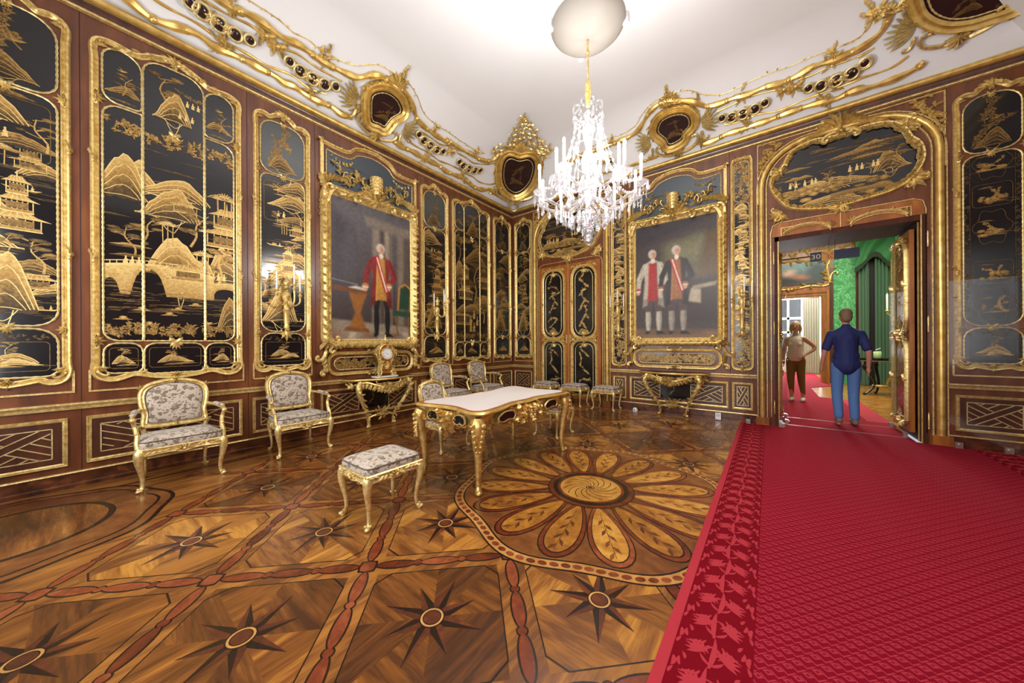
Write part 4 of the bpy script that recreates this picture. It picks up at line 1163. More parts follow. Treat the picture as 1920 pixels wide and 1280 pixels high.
dado('L', -0.755, -0.06, 'fretwork dado panel on the portrait wall at the corner')
dado('B', 0.07, 0.595, 'small square fretwork dado panel in the corner by the closed door')
dado('B', 2.64, 2.905, 'little fretwork dado panel behind the stool row, right of the closed door')
dado('B', 2.98, 4.635, 'long fretwork dado panel with black centre behind the console without a clock', 0.26)
dado('B', 4.695, 4.975, 'little fretwork dado panel next to the carpet edge at the doorway')
dado('B', 7.03, 7.60, 'fretwork dado panel on the far side of the open doorway')
# ---------------------------------------------------------------- doors of the back wall
TORUS = [(-0.035, 0.0), (-0.035, 0.02)] + [(-0.035 * math.cos(PI * k / 8), 0.02 + 0.04 * math.sin(PI * k / 8)) for k in range(1, 8)] + [(0.035, 0.02), (0.035, 0.0)]
BEADP = [(-0.009, 0), (-0.009, 0.014), (-0.004, 0.02), (0.004, 0.02), (0.009, 0.014), (0.009, 0)]
DCX = 6.005; DHALF = 0.905
def arch(off, z0=0.0):
    """architrave line, from the right foot up over the arch to the left foot (CCW), offset outward"""
    hw = DHALF + off; R = 0.60 + off; zt = 4.40 + off
    pts = [(hw, z0), (hw, zt - R)]
    for k in range(1, 9):
        a = PI / 2 * k / 8; pts.append((hw - R + R * math.cos(a), zt - R + R * math.sin(a)))
    left = [(-x, z) for x, z in pts][::-1]
    return pts + [(0, zt)] + left
# lacquer overdoor picture: outline traced on the wall
OVR = [WB(1400 + x / 4.571, 180 + y / 4.571) for x, y in ((320, 640), (400, 500), (560, 415), (700, 390), (860, 350), (1000, 295), (1200, 262), (1310, 300), (1370, 380), (1445, 430), (1470, 530), (1420, 640), (1330, 730), (1200, 800), (1000, 860), (800, 920), (600, 945), (400, 940), (310, 880), (245, 800), (240, 715))]
OVR = [(x - DCX, z) for x, z in OVR][::-1]
OVR = catmull(OVR, True, 3)
def leaf_panels(t, x0, x1, z0, zmid, z1, seed, cut=None):
    """gilt-framed lacquer fields of one door leaf"""
    w = x1 - x0; xc = (x0 + x1) / 2; m_ = 0.09
    mb = MB(); mb.box(x0, x1, -0.03, 0.015, z0 - 0.12, z1 + 0.12); mb.build('wood_board', 'door_wood', t, smooth=False)
    a0, a1 = x0 + m_, x1 - m_
    for (pz0, pz1, k) in ((z0, zmid - 0.05, 0), (zmid + 0.05, z1, 1)):
        q = rrect(a0 + .03, a1 - .03, pz0, pz1, (0.06, 0.06, 0.16, 0.16) if k == 0 else (0.2, 0.2, 0.22, 0.22))
        mb = MB(); mb.sweep(q, [(a_, b_ + .03) for a_, b_ in FRAME]); mb.build('gilt_frame', 'gold', t)
        i = [(xc + (x - xc) * .80, (pz0 + pz1) / 2 + (z - (pz0 + pz1) / 2) * (1 - .10 / (pz1 - pz0))) for x, z in q]
        a = A(i, seed + k)
        for j in range(9 if k else 6): a.branch(xc + w * .16 * ((-1) ** j), pz0 + .05 + (pz1 - pz0) * j / (9 if k else 6), .30, PI / 2 + .8 * ((-1) ** j), .85)
        if k: a.bird(xc, (pz0 + pz1) / 2 + .25, .08, .9); a.bird(xc + .03, (pz0 + pz1) / 2 - .1, .06, .8)
        a.hill(xc, pz0 + .06, w * .4, .12, .6)
        mb = MB(); mb.plate([(x, z) for x, z in q], -.030, -.034); p = mb.build('lacquer_pane', 'lacquer', t, smooth=False)
        a.clip = i; a.done('gold_drawing', p, -.034)
        mb = MB(); rope(mb, i, .0075, .026, -.037); mb.build('rope_moulding', 'gold_pale', p)
        for zz, sg in ((pz1, 1), (pz0, -1)):
            mb = MB()
            for s_ in (-1, 1):
                for j in range(4): mb.leaf(xc + s_ * w * (.08 + .07 * j), zz + sg * (.02 - .012 * j), (PI / 2 * sg) - s_ * sg * (.5 + .25 * j), .11, .04, -s_ * sg * .8, .04, 5, -.03)
                mb.scroll(xc + s_ * w * .26, zz + sg * .01, PI / 2 * sg - s_ * sg * .9, .14, .014, 4, -s_ * sg, .035, 16, -.03)
            mb.flower(xc, zz, .04, .04, 6, -.03)
            for j in range(5): mb.leaf(xc, zz - sg * .05, -PI / 2 * sg + (j - 2) * .5, .10, .028, (j - 2) * .2, .012, 5, -.034)
            mb.build('carving', 'gold', t)
        for s_ in (-1, 1):
            mb = MB()
            for j in range(3): mb.leaf(xc + s_ * (w / 2 - m_), (pz0 + pz1) / 2 + .03 * (j - 1), PI / 2 + .4 * (j - 1), .07, .03, 0, .045, 5, -.03)
            mb.build('clasp_carving', 'gold', t)
def overdoor(name, cx_, mirror, label, seed):
    t = thing(name, label, 'overdoor', (cx_, 0, 0))
    P = [(-x, z) for x, z in OVR][::-1] if mirror else OVR
    mb = MB(); mb.plate(P, 0.0, -0.012); p = mb.build('lacquer_pane', 'lacquer', t, smooth=False)
    xs = [q[0] for q in P]; zs = [q[1] for q in P]
    a = Art(min(xs), max(xs), min(zs), max(zs), None, seed)
    zb = min(zs); w = max(xs) - min(xs)
    for k in range(22): a.cloud(a.R.uniform(-.7, .7), a.R.uniform(zb + .45, zb + .95), a.R.uniform(.2, .6), .018, a.R.uniform(.3, .5))
    a.cloud(-.45, zb + .48, .35, .06, .7); a.cloud(.15, zb + .66, .55, .07, .6); a.cloud(.35, zb + .72, .4, .08, .65)
    a.hill(-.35, zb + .22, .9, .16, .75, 4); a.hill(.05, zb + .25, .8, .14, .65, 4); a.hill(.5, zb + .34, .35, .26, .6, 6); a.hill(-.2, zb + .02, .9, .13, .7, 4)
    for k in range(9): a.blob(-.65 + .08 * k, zb + .24 + .02 * (k % 3), .06, .035, .8)
    for k in range(26): a.blob(a.R.uniform(-.75, .45), zb + a.R.uniform(.08, .32), a.R.uniform(.04, .09), a.R.uniform(.02, .04), a.R.uniform(.5, .9))
    for k in range(7): a.tree(-.7 + .2 * k, zb + a.R.uniform(.16, .34), a.R.uniform(.1, .2), a.R.uniform(.6, .85))
    for k in range(8): a.cloud(a.R.uniform(-.6, .6), zb + a.R.uniform(.5, .85), a.R.uniform(.25, .5), .04, a.R.uniform(.4, .65))
    a.tree(-.12, zb + .30, .22, .75); a.tree(.55, zb + .4, .25, .6)
    for x in (-.55, -.48, -.38, -.30, -.26): a.figure(x, zb + .36, .09, 1.0)
    for x in (.10, .17, .22, .33, .37): a.figure(x, zb + .42, .09, 1.0)
    a.bridge(-.1, .5, zb + .08, .08, [(.5, .42, .5)], .55); a.water(zb + .05, zb + .25, 20, .4)
    # clip against a convex hull inside the outline
    hull = []
    pts = sorted(set((round(x * .985, 4), round((z - (zb + .45)) * .97 + zb + .45, 4)) for x, z in P))
    def half(pp):
        h = []
        for q in pp:
            while len(h) > 1 and (h[-1][0] - h[-2][0]) * (q[1] - h[-2][1]) - (h[-1][1] - h[-2][1]) * (q[0] - h[-2][0]) <= 0: h.pop()
            h.append(q)
        return h[:-1]
    hull = half(pts) + half(pts[::-1])
    a.clip = hull; a.done('gold_drawing', p, -.012)
    mb = MB(); mb.sweep(P, [(a_ * 1.25, b_ * 1.5) for a_, b_ in FRAME])
    R = random.Random(seed); Q = resample(P, .075, True)
    for k, (x, z) in enumerate(Q):
        n2 = Q[(k + 1) % len(Q)]; an = math.atan2(n2[1] - z, n2[0] - x)
        mb.leaf(x, z, an + R.uniform(-.5, .5), .10, .035, R.uniform(-.8, .8), .05, 4, -.02)
        mb.leaf(x, z, an - PI / 2 + R.uniform(-.5, .5), .06, .03, R.uniform(-1, 1), .05, 4, -.02)
    mb.build('gilt_frame', 'gold', t)
    for sx, sz, an in ((-.66, zb + .02, 3.9), (.68, zb + .16, -.6), (.62, zb + .86, .7), (-.66, zb + .62, 2.4), (0, zb - .01, -PI / 2)):
        mb = MB()
        if mirror: sx, an = -sx, PI - an
        for j in range(3): mb.scroll(sx, sz, an + .8 * (j - 1), .22, .016, 3.6, 1 if j % 2 else -1, .05)
        mb.spray(sx, sz, an, .20, 6, 2.6, .05); mb.flower(sx, sz, .045, .06)
        mb.build('corner_carving', 'gold', t)
    return t
def surround(cx_, label, seed):
    """gilt arched architrave with spandrel carving"""
    t = thing('door_surround', label, 'door frame', (cx_, -.002, 0))
    mb = MB(); mb.sweep(arch(0.0), TORUS, False); mb.build('torus_moulding', 'gold_smooth', t)
    mb = MB(); mb.sweep(arch(0.058), BEADP, False); mb.build('outer_bead', 'gold_light', t)
    mb = MB(); mb.sweep(arch(-0.062), BEADP, False); mb.build('inner_bead', 'gold_light', t)
    for s_ in (-1, 1):
        mb = MB(); mb.box(s_ * DHALF - .085, s_ * DHALF + .085, -.075, 0, 0, .13); mb.build('plinth', 'door_wood', t, smooth=False)
        mb = MB(); mb.mitre([(s_ * .95, 3.55), (s_ * .95, 4.50), (s_ * .22, 4.50)][:: -s_] if s_ < 0 else [(.95, 3.55), (.95, 4.50), (.22, 4.50)], BEADP, False); mb.build('spandrel_fillet', 'gold_light', t)
        mb = MB(); R = random.Random(seed)
        for j in range(34):
            f = j / 33; x = .93 - R.random() * .20 * (1 - abs(f - .5)); z = 4.05 + .42 * f
            x = .895 - (R.uniform(0, .25) * max(0, (z - 4.1)) / .4)
            mb.leaf(s_ * x, z, R.uniform(0, 6.28), .085, .036, R.uniform(-.8, .8), .04, 4)
        for j in range(4): mb.flower(s_ * (.92 - .07 * j), 4.2 + .07 * j, .035, .03)
        mb.build('spandrel_carving', 'gold', t)
    mb = MB()
    for s_ in (-1, 1):
        for j in range(5): mb.leaf(s_ * .03 * j, 4.44 - .01 * j, PI / 2 - s_ * (.25 + .28 * j), .26 - .02 * j, .06, -s_ * .8, .09, 6)
        for j in range(5): mb.leaf(s_ * (.10 + .06 * j), 4.42 - .012 * j, (0 if s_ > 0 else PI) + s_ * (.3 - .12 * j), .15, .06, -s_ * .5, .08, 5)
        mb.scroll(s_ * .04, 4.36, -s_ * .2 + (0 if s_ > 0 else PI), .34, .028, 5, -s_, .06)
    mb.leaf(0, 4.33, PI / 2, .30, .08, 0, .12, 6); mb.flower(0, 4.34, .06, .10)
    mb.build('crest_carving', 'gold', t)
    return t
# closed double door
CD = 1.615
surround(CD, 'arched gilt surround of the closed double door', 3)
overdoor('overdoor_picture', CD, True, 'oval lacquer overdoor picture above the closed double door', 8)
d1 = structure(bpy.data.objects.new('door_1', None)); link(d1); d1.location = (CD, 0, 0)
d1['label'] = 'closed double door with lacquer fields in gilt frames'
for s_ in (-1, 1):
    lf = bpy.data.objects.new('door_leaf', None); link(lf, d1)
    leaf_panels(lf, min(0, s_ * .765) + (.003 if s_ > 0 else 0), max(0, s_ * .765) - (.003 if s_ < 0 else 0), .22, 1.42, 3.0, 100 + s_)
    mb = MB(); mb.box(s_ * .045 - .012, s_ * .045 + .012, -.04, -.03, 1.33, 1.52); mb.tube([(s_ * .045, -.04, 1.45), (s_ * .045, -.075, 1.45), (s_ * .10, -.08, 1.45)], .008, 6); mb.build('door_handle', 'gold_light', lf)
mb = MB(); mb.sweep([(.80, 0), (.80, 3.04), (.79, 3.12), (.74, 3.18), (.66, 3.20), (-.66, 3.20), (-.74, 3.18), (-.79, 3.12), (-.80, 3.04), (-.80, 0)], BEADP, False); mb.build('door_bead', 'gold_light', d1)
mb = MB(); mb.box(-.004, .004, -.036, -.02, .0, 3.18); mb.build('meeting_bead', 'gold_light', d1)

# open doorway
surround(DCX, 'arched gilt surround of the open doorway', 5)
overdoor('overdoor_picture', DCX, False, 'oval lacquer overdoor picture with riders above the open doorway', 9)
d2 = structure(bpy.data.objects.new('door_2', None)); link(d2); d2.location = (DCX, 0, 0)
d2['label'] = 'open doorway with folded-back door leaves'
for s_ in (-1, 1):
    w = abs((OX0 if s_ < 0 else OX1) - DCX)
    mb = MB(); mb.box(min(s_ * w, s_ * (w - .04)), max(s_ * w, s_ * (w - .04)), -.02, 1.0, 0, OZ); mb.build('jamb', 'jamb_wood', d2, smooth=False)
    for yy, ww in ((-.02, .012), (.10, .012)):
        mb = MB(); x = s_ * (w - .04); mb.box(min(x, x - s_ * .012), max(x, x - s_ * .012), yy, yy + ww, 0, OZ); mb.build('jamb_bead', 'gold_smooth', d2, smooth=False)
    for zz in (.30, 1.55, 2.65):
        mb = MB(); mb.lathe([(0, -.10), (.011, -.098), (.007, -.085), (.010, -.08), (.010, .08), (.007, .085), (.011, .098), (0, .11)], 8, (s_ * (w + .008), -.024, zz)); mb.build('hinge', 'gold_light', d2)
hd = MB(); hd.plate([(x, z) for x, z in [(-.775, OZ), (.775, OZ), (.775, 3.06), (.75, 3.15), (.68, 3.185), (-.68, 3.185), (-.75, 3.15), (-.775, 3.06)]], 0.0, -.03)
hp = hd.build('head_board', 'door_wood', d2, smooth=False)
mb = MB(); mb.sweep([(.79, 0.14), (.79, 3.05), (.765, 3.16), (.69, 3.20), (-.69, 3.20), (-.765, 3.16), (-.79, 3.05), (-.79, .14)], BEADP, False); mb.build('door_bead', 'gold_light', d2)
for s_ in (-1, 1):
    mb = MB()
    arc = [(s_ * (.37 + .27 * math.cos(a)), 2.975 + .13 * math.sin(a)) for a in np.linspace(.25, PI - .1, 14)]
    mb.tube([(x, -.045, z) for x, z in arc], [.016 + .008 * math.sin(PI * k / 13) for k in range(14)], 6)
    mb.tube([(x * 1.0, -.04, z - .03) for x, z in arc], .008, 5)
    for k in range(0, 14, 2): mb.leaf(arc[k][0], arc[k][1], PI / 2 + (.5 if k % 4 else -.5), .06, .025, .4, .03, 4, -.03)
    for j in range(5): mb.leaf(s_ * .12, 3.02, PI / 2 - s_ * .9 + .5 * j * s_, .09, .028, s_ * .6, .03, 5, -.03)
    mb.box(min(s_ * .655, s_ * .665), max(s_ * .655, s_ * .665), -.04, -.03, OZ, 3.10); mb.box(min(s_ * .665, s_ * .42), max(s_ * .665, s_ * .42), -.04, -.03, 3.10, 3.11)
    for j in range(3): mb.flower(s_ * (.62 - .05 * j), 3.07, .03, .03, 5, -.03)
    mb.build('arc_carving', 'gold', hp)
mb = MB(); mb.box(-.004, .004, -.036, -.03, OZ, 3.185); mb.build('meeting_bead', 'gold_light', hp)
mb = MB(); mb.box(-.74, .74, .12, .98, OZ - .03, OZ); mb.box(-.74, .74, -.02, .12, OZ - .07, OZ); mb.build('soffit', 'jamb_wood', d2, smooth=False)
for s_ in (-1, 1):
    lf = bpy.data.objects.new('door_leaf', None); link(lf, d2)
    lf.location = (s_ * .715, .16, 0); lf.rotation_euler = (0, 0, -PI / 2 if s_ > 0 else PI / 2)
    leaf_panels(lf, min(0, -s_ * .765), max(0, -s_ * .765), .22, 1.42, 2.72, 110 + s_)

# clear guard panes beside and inside the doorway
def guard(loc, rz, w, h, label):
    t = thing('guard_pane', label, 'glass pane', loc, rz)
    mb = MB(); mb.box(0, w, -.005, .005, .02, h); mb.build('glass', 'clear_pane', t, smooth=False)
    for x in (.04, w - .10):
        mb = MB(); mb.box(x, x + .06, -.02, .02, 0, .07); mb.tube([(x + .03, -.02, .045), (x + .03, -.035, .045)], .01, 8); mb.build('clamp', 'steel', t, smooth=False)
    for x in (.03, w - .06):
        for z in (.5 * h, .9 * h):
            mb = MB(); mb.tube([(x, -.012, z), (x + .03, -.012, z)], .006, 6); mb.build('pin', 'steel', t)
guard((4.845, -.11, .0145), 0, .56, 2.06, 'clear guard pane on the carpet before the wall, by the slender strip')
guard((6.95, -.11, .0145), 0, .5, 2.06, 'clear guard pane beyond the doorway before the vignette panel')
guard((5.405, .15, .0145), PI / 2, .70, 2.06, 'clear guard pane along the far-side jamb where the woman stands')
guard((6.655, .15, .0145), PI / 2, .80, 2.06, 'clear guard pane covering the lacquered door leaf inside the passage')
for y in (.155, .83):
    mb = MB(); mb.box(5.37, 6.69, y, y + .012, .0139, .017)
    tag(mb.build('threshold_strip', 'steel', smooth=False), 'thin pale metal strip across the carpet at the %s of the passage' % ('near end' if y < .5 else 'far end'), 'strip')
# ---------------------------------------------------------------- framed portraits (generic stand-ins in the same colours)
class Paint:
    def __init__(self, w, h, seed=0):
        self.w, self.h = w, h
        self.X, self.Y = np.meshgrid((np.arange(w) + .5) / w, (np.arange(h) + .5) / h)
        self.I = np.zeros((h, w, 3)); self.rs = np.random.RandomState(seed); self.asp = h / w
    def rgb(self, c): return np.array(lin(*c)[:3])
    def mix(self, al, c):
        al = np.clip(al, 0, 1)[..., None]; self.I = self.I * (1 - al) + self.rgb(c) * al
    def poly(self, pts, c, soft=.012, op=1.0):
        X, Y = self.X, self.Y * self.asp; P = [(x, y * self.asp) for x, y in pts]
        ins = np.zeros(X.shape, bool); d = np.full(X.shape, 9.0)
        for i in range(len(P)):
            (x0, y0), (x1, y1) = P[i], P[(i + 1) % len(P)]
            if y0 != y1:
                cr = ((y0 > Y) != (y1 > Y)) & (X < (x1 - x0) * (Y - y0) / (y1 - y0) + x0); ins ^= cr
            dx, dy = x1 - x0, y1 - y0; L = dx * dx + dy * dy + 1e-12
            t = np.clip(((X - x0) * dx + (Y - y0) * dy) / L, 0, 1)
            d = np.minimum(d, np.hypot(X - x0 - t * dx, Y - y0 - t * dy))
        self.mix(op * (.5 + np.where(ins, d, -d) / (2 * soft)), c)
    def ell(self, x, y, rx, ry, c, soft=.15, op=1.0):
        r = np.hypot((self.X - x) / rx, (self.Y - y) / ry); self.mix(op * (.5 + (1 - r) / (2 * soft)), c)
    def line(self, pts, wd, c, soft=.006, op=1.0):
        X, Y = self.X, self.Y * self.asp; d = np.full(X.shape, 9.0)
        for (x0, y0), (x1, y1) in zip(pts[:-1], pts[1:]):
            y0, y1 = y0 * self.asp, y1 * self.asp; dx, dy = x1 - x0, y1 - y0; L = dx * dx + dy * dy + 1e-12
            t = np.clip(((X - x0) * dx + (Y - y0) * dy) / L, 0, 1); d = np.minimum(d, np.hypot(X - x0 - t * dx, Y - y0 - t * dy))
        self.mix(op * (.5 + (wd / 2 - d) / (2 * soft)), c)
    def grain(self, amt=.12):
        n = self.rs.rand(self.h // 4 + 2, self.w // 4 + 2)
        yi = np.linspace(0, n.shape[0] - 1.01, self.h); xi = np.linspace(0, n.shape[1] - 1.01, self.w)
        y0 = yi.astype(int); x0 = xi.astype(int); fy = (yi - y0)[:, None]; fx = (xi - x0)[None]
        q = n[y0][:, x0] * (1 - fy) * (1 - fx) + n[y0 + 1][:, x0] * fy * (1 - fx) + n[y0][:, x0 + 1] * (1 - fy) * fx + n[y0 + 1][:, x0 + 1] * fy * fx
        self.I *= (1 + amt * (q - .5) * 2)[..., None]
    def blur(self, n=1):
        for _ in range(n):
            J = np.pad(self.I, ((1, 1), (1, 1), (0, 0)), 'edge'); self.I = (J[1:-1, 1:-1] * 4 + J[:-2, 1:-1] + J[2:, 1:-1] + J[1:-1, :-2] + J[1:-1, 2:]) / 8
    def canvas(self, x0, x1, z0, z1, parent, y=-.02, name='canvas'):
        w, h = self.w, self.h
        xs = np.linspace(x0, x1, w); zs = np.linspace(z0, z1, h)
        mb = MB(); XX, ZZ = np.meshgrid(xs, zs)
        V = np.stack([XX.ravel(), np.full(w * h, y), ZZ.ravel()], 1)
        idx = np.arange(w * h).reshape(h, w)
        Fq = np.stack([idx[:-1, :-1].ravel(), idx[:-1, 1:].ravel(), idx[1:, 1:].ravel(), idx[1:, :-1].ravel()], 1)
        mb.v = V.tolist(); mb.f = Fq.tolist(); mb.m = [0] * len(mb.f); mb.col = self.I.reshape(-1, 3)
        return mb.build(name, 'oil_paint', parent, smooth=False)
def gentleman(p, x, y0, s, coat, vest, legs, sash=True, hose=None, turn=1):
    """loosely brushed standing figure; x centre, y0 feet, s height (fractions of the canvas height)"""
    a = p.asp; u = s * a      # figure height in canvas widths
    f = lambda dx, dy: (x + dx * u * turn, y0 + dy * s)
    dk = lambda c, k=.6: tuple(int(q * k) for q in c)
    lt = lambda c, k=1.25: tuple(min(255, int(q * k)) for q in c)
    p.poly([f(-.20, -.005), f(.26, .0), f(.18, .035), f(-.1, .035)], (36, 28, 26), .03, .5)
    for sg, kx in ((-1, .052), (1, .066)):
        lc = legs if hose is None else hose
        p.poly([f(sg * kx - .018, .03), f(sg * kx + .018, .03), f(sg * kx + .032, .16), f(sg * kx + .026, .26), f(sg * kx * .8 + .045, .44), f(sg * kx * .8 - .045, .44), f(sg * kx - .026, .26), f(sg * kx - .030, .16)], lc, .008)
        p.line([f(sg * kx + .018, .05), f(sg * kx + .022, .25)], .02 * u, dk(lc), .01, .6)
        if hose is not None: p.poly([f(sg * kx - .034, .25), f(sg * kx + .034, .25), f(sg * kx * .8 + .055, .46), f(sg * kx * .8 - .055, .46)], legs, .01)
        p.poly([f(sg * kx - .03, .0), f(sg * kx + .055 * (1 if sg > 0 else -.4) + .02, .0), f(sg * kx + .03, .035), f(sg * kx - .025, .04)], (24, 20, 20), .008)
    # coat skirts, back part and body
    p.poly([f(-.115, .30), f(-.06, .33), f(-.05, .60), f(-.095, .58)], dk(coat, .8), .012); p.poly([f(.06, .33), f(.125, .29), f(.10, .58), f(.05, .60)], dk(coat, .75), .012)
    p.poly([f(-.105, .40), f(.105, .40), f(.085, .56), f(.10, .74), f(.075, .80), f(.03, .825), f(-.03, .825), f(-.075, .80), f(-.10, .74), f(-.085, .56)], coat, .010)
    p.poly([f(-.060, .375), f(.060, .375), f(.048, .56), f(.040, .80), f(-.036, .80), f(-.046, .56)], vest, .010)
    p.line([f(-.052, .37), f(-.046, .56), f(-.04, .80)], .012 * u, lt(vest, 1.2), .006, .8); p.line([f(.055, .37), f(.048, .56), f(.042, .80)], .012 * u, dk(vest, .7), .006, .8)
    for k in range(7): p.ell(*f(.0, .42 + .05 * k), .006 * u, .005 * s, lt(vest, 1.35), .5)
    for k in range(4): p.line([f(-.04 + .025 * k, .38), f(-.03 + .02 * k, .46)], .006 * u, dk(vest, .7), .006, .5)
    # arms with cuffs and hands
    for sg, el, wr in ((-1, (-.150, .63), (-.165, .50)), (1, (.150, .62), (.085, .53))):
        p.line([f(sg * .085, .77), f(*el)], .062 * u, coat, .010); p.line([f(*el), f(*wr)], .052 * u, coat, .010); p.line([f(sg * .105, .75), f(el[0] + .012, el[1])], .016 * u, dk(coat), .012, .7)
        p.line([f(sg * .075, .77), f(el[0] - .012 , el[1])], .012 * u, lt(coat), .01, .5)
        p.ell(*f(*wr), .034 * u, .026 * s, vest, .3); p.ell(*f(wr[0], wr[1] - .012), .026 * u, .012 * s, (226, 216, 204), .4); p.ell(*f(wr[0], wr[1] - .032), .020 * u, .020 * s, (204, 158, 128), .4)
    if sash:
        p.line([f(-.045, .80), f(.055, .47)], .042 * u, (170, 38, 36), .006); p.line([f(-.042, .80), f(.058, .47)], .014 * u, (224, 206, 192), .004)
    p.ell(*f(.002, .825), .022 * u, .028 * s, (224, 212, 198), .35)
    p.ell(*f(-.004, .900), .043 * u, .047 * s, (196, 188, 178), .22); p.ell(*f(.006, .888), .031 * u, .039 * s, (208, 162, 134), .25); p.ell(*f(.018, .885), .016 * u, .03 * s, (178, 128, 104), .7, .5)
    p.ell(*f(.016, .897), .005 * u, .004 * s, (86, 60, 50), .6); p.ell(*f(-.004, .897), .005 * u, .004 * s, (86, 60, 50), .6); p.line([f(-.002, .868), f(.014, .868)], .005 * u, (150, 86, 76), .004, .7); p.line([f(.008, .893), f(.010, .880)], .004 * u, (170, 118, 96), .004, .6)
pA = Paint(190, 300, 1)
pA.I[:] = pA.rgb((88, 82, 84)); pA.mix(1 - pA.Y * 1.2, (58, 44, 38)); pA.mix((pA.Y - .6) * 1.2 * (1 - pA.X), (110, 104, 108))
for x, w_, c in ((.52, .05, (132, 118, 104)), (.66, .06, (148, 134, 116)), (.70, .02, (92, 80, 70)), (.84, .05, (120, 106, 92)), (.93, .04, (84, 74, 66)), (.60, .03, (70, 60, 54))): pA.poly([(x - w_, .12), (x + w_, .12), (x + w_ * .9, .84), (x - w_ * .9, .84)], c, .02, .85)
pA.poly([(.40, .84), (1, .82), (1, .90), (.38, .91)], (122, 110, 98), .02, .8); pA.poly([(0, .3), (.12, .3), (.30, .62), (.22, .84), (0, .9)], (64, 60, 66), .06, .7)
pA.ell(.2, .62, .10, .16, (84, 80, 84), .6, .6)
pA.poly([(0, 0), (1, 0), (1, .11), (0, .15)], (142, 126, 108), .015)
for k in range(6): pA.poly([(.0 + .18 * k, .0), (.09 + .18 * k, .0), (.13 + .16 * k, .07), (.05 + .16 * k, .07)], (174, 156, 132) if k % 2 else (150, 112, 88), .01, .8)
pA.poly([(0, .385), (.40, .36), (.42, .34), (0, .345)], (112, 66, 36), .006); pA.poly([(.20, .09), (.40, .08), (.33, .20), (.40, .34), (.20, .34), (.27, .2)], (146, 92, 40), .015); pA.poly([(.14, .07), (.44, .06), (.42, .09), (.17, .10)], (120, 76, 36), .01)
pA.poly([(.20, .375), (.36, .365), (.40, .38), (.28, .39)], (206, 196, 180), .008); pA.line([(.02, .42), (.30, .40)], .006, (150, 146, 150))
pA.poly([(.80, .24), (.96, .26), (.98, .40), (.92, .44), (.83, .42)], (34, 62, 46), .02); pA.line([(.80, .24), (.82, .42), (.90, .455), (.98, .42), (.97, .24)], .02, (176, 128, 56)); pA.poly([(.72, .20), (.96, .19), (.97, .235), (.74, .24)], (38, 70, 54), .01); pA.line([(.76, .19), (.80, .05)], .02, (120, 82, 40)); pA.line([(.95, .19), (.96, .04)], .02, (120, 82, 40))
gentleman(pA, .58, .03, .74, (128, 42, 44), (184, 132, 60), (28, 26, 28)); pA.grain(.18); pA.blur(1)
pB = Paint(180, 270, 2)
pB.I[:] = pB.rgb((62, 50, 46)); pB.mix((pB.Y - .5) * 1.0, (88, 80, 82)); pB.mix((.30 - pB.Y) * 2, (78, 66, 60))
pB.poly([(.36, .5), (.86, .5), (.86, .86), (.36, .80)], (96, 92, 66), .04, .9); pB.poly([(.46, .66), (.84, .64), (.84, .80), (.5, .78)], (134, 130, 96), .08, .6)
pB.poly([(0, .78), (1, .96), (1, 1), (0, 1)], (58, 50, 54), .05); pB.poly([(.78, .50), (1, .5), (1, .86), (.88, .84), (.80, .66)], (96, 74, 48), .04, .9)
pB.poly([(0, 0), (1, 0), (1, .07), (0, .09)], (132, 98, 66), .03)
pB.poly([(.64, .14), (1, .14), (1, .40), (.66, .38)], (58, 42, 40), .04); pB.poly([(.66, .31), (.80, .29), (.80, .40), (.70, .41)], (178, 166, 138), .012); pB.poly([(.70, .40), (.95, .42), (.98, .45), (.72, .43)], (160, 148, 120), .012)
gentleman(pB, .24, .05, .76, (186, 176, 156), (164, 44, 44), (84, 60, 60), False, (190, 178, 160)); gentleman(pB, .53, .045, .77, (48, 40, 44), (156, 102, 60), (76, 56, 52), True, (158, 146, 130)); pB.grain(.16); pB.blur(1)
LOW = [(a_ * 1.0, b_ * 1.2) for a_, b_ in FRAME]
BIG = [(-0.02, 0.0), (-0.02, 0.03), (0.0, 0.045), (0.012, 0.035), (0.03, 0.05), (0.055, 0.085), (0.08, 0.09), (0.10, 0.07), (0.115, 0.05), (0.125, 0.0)]
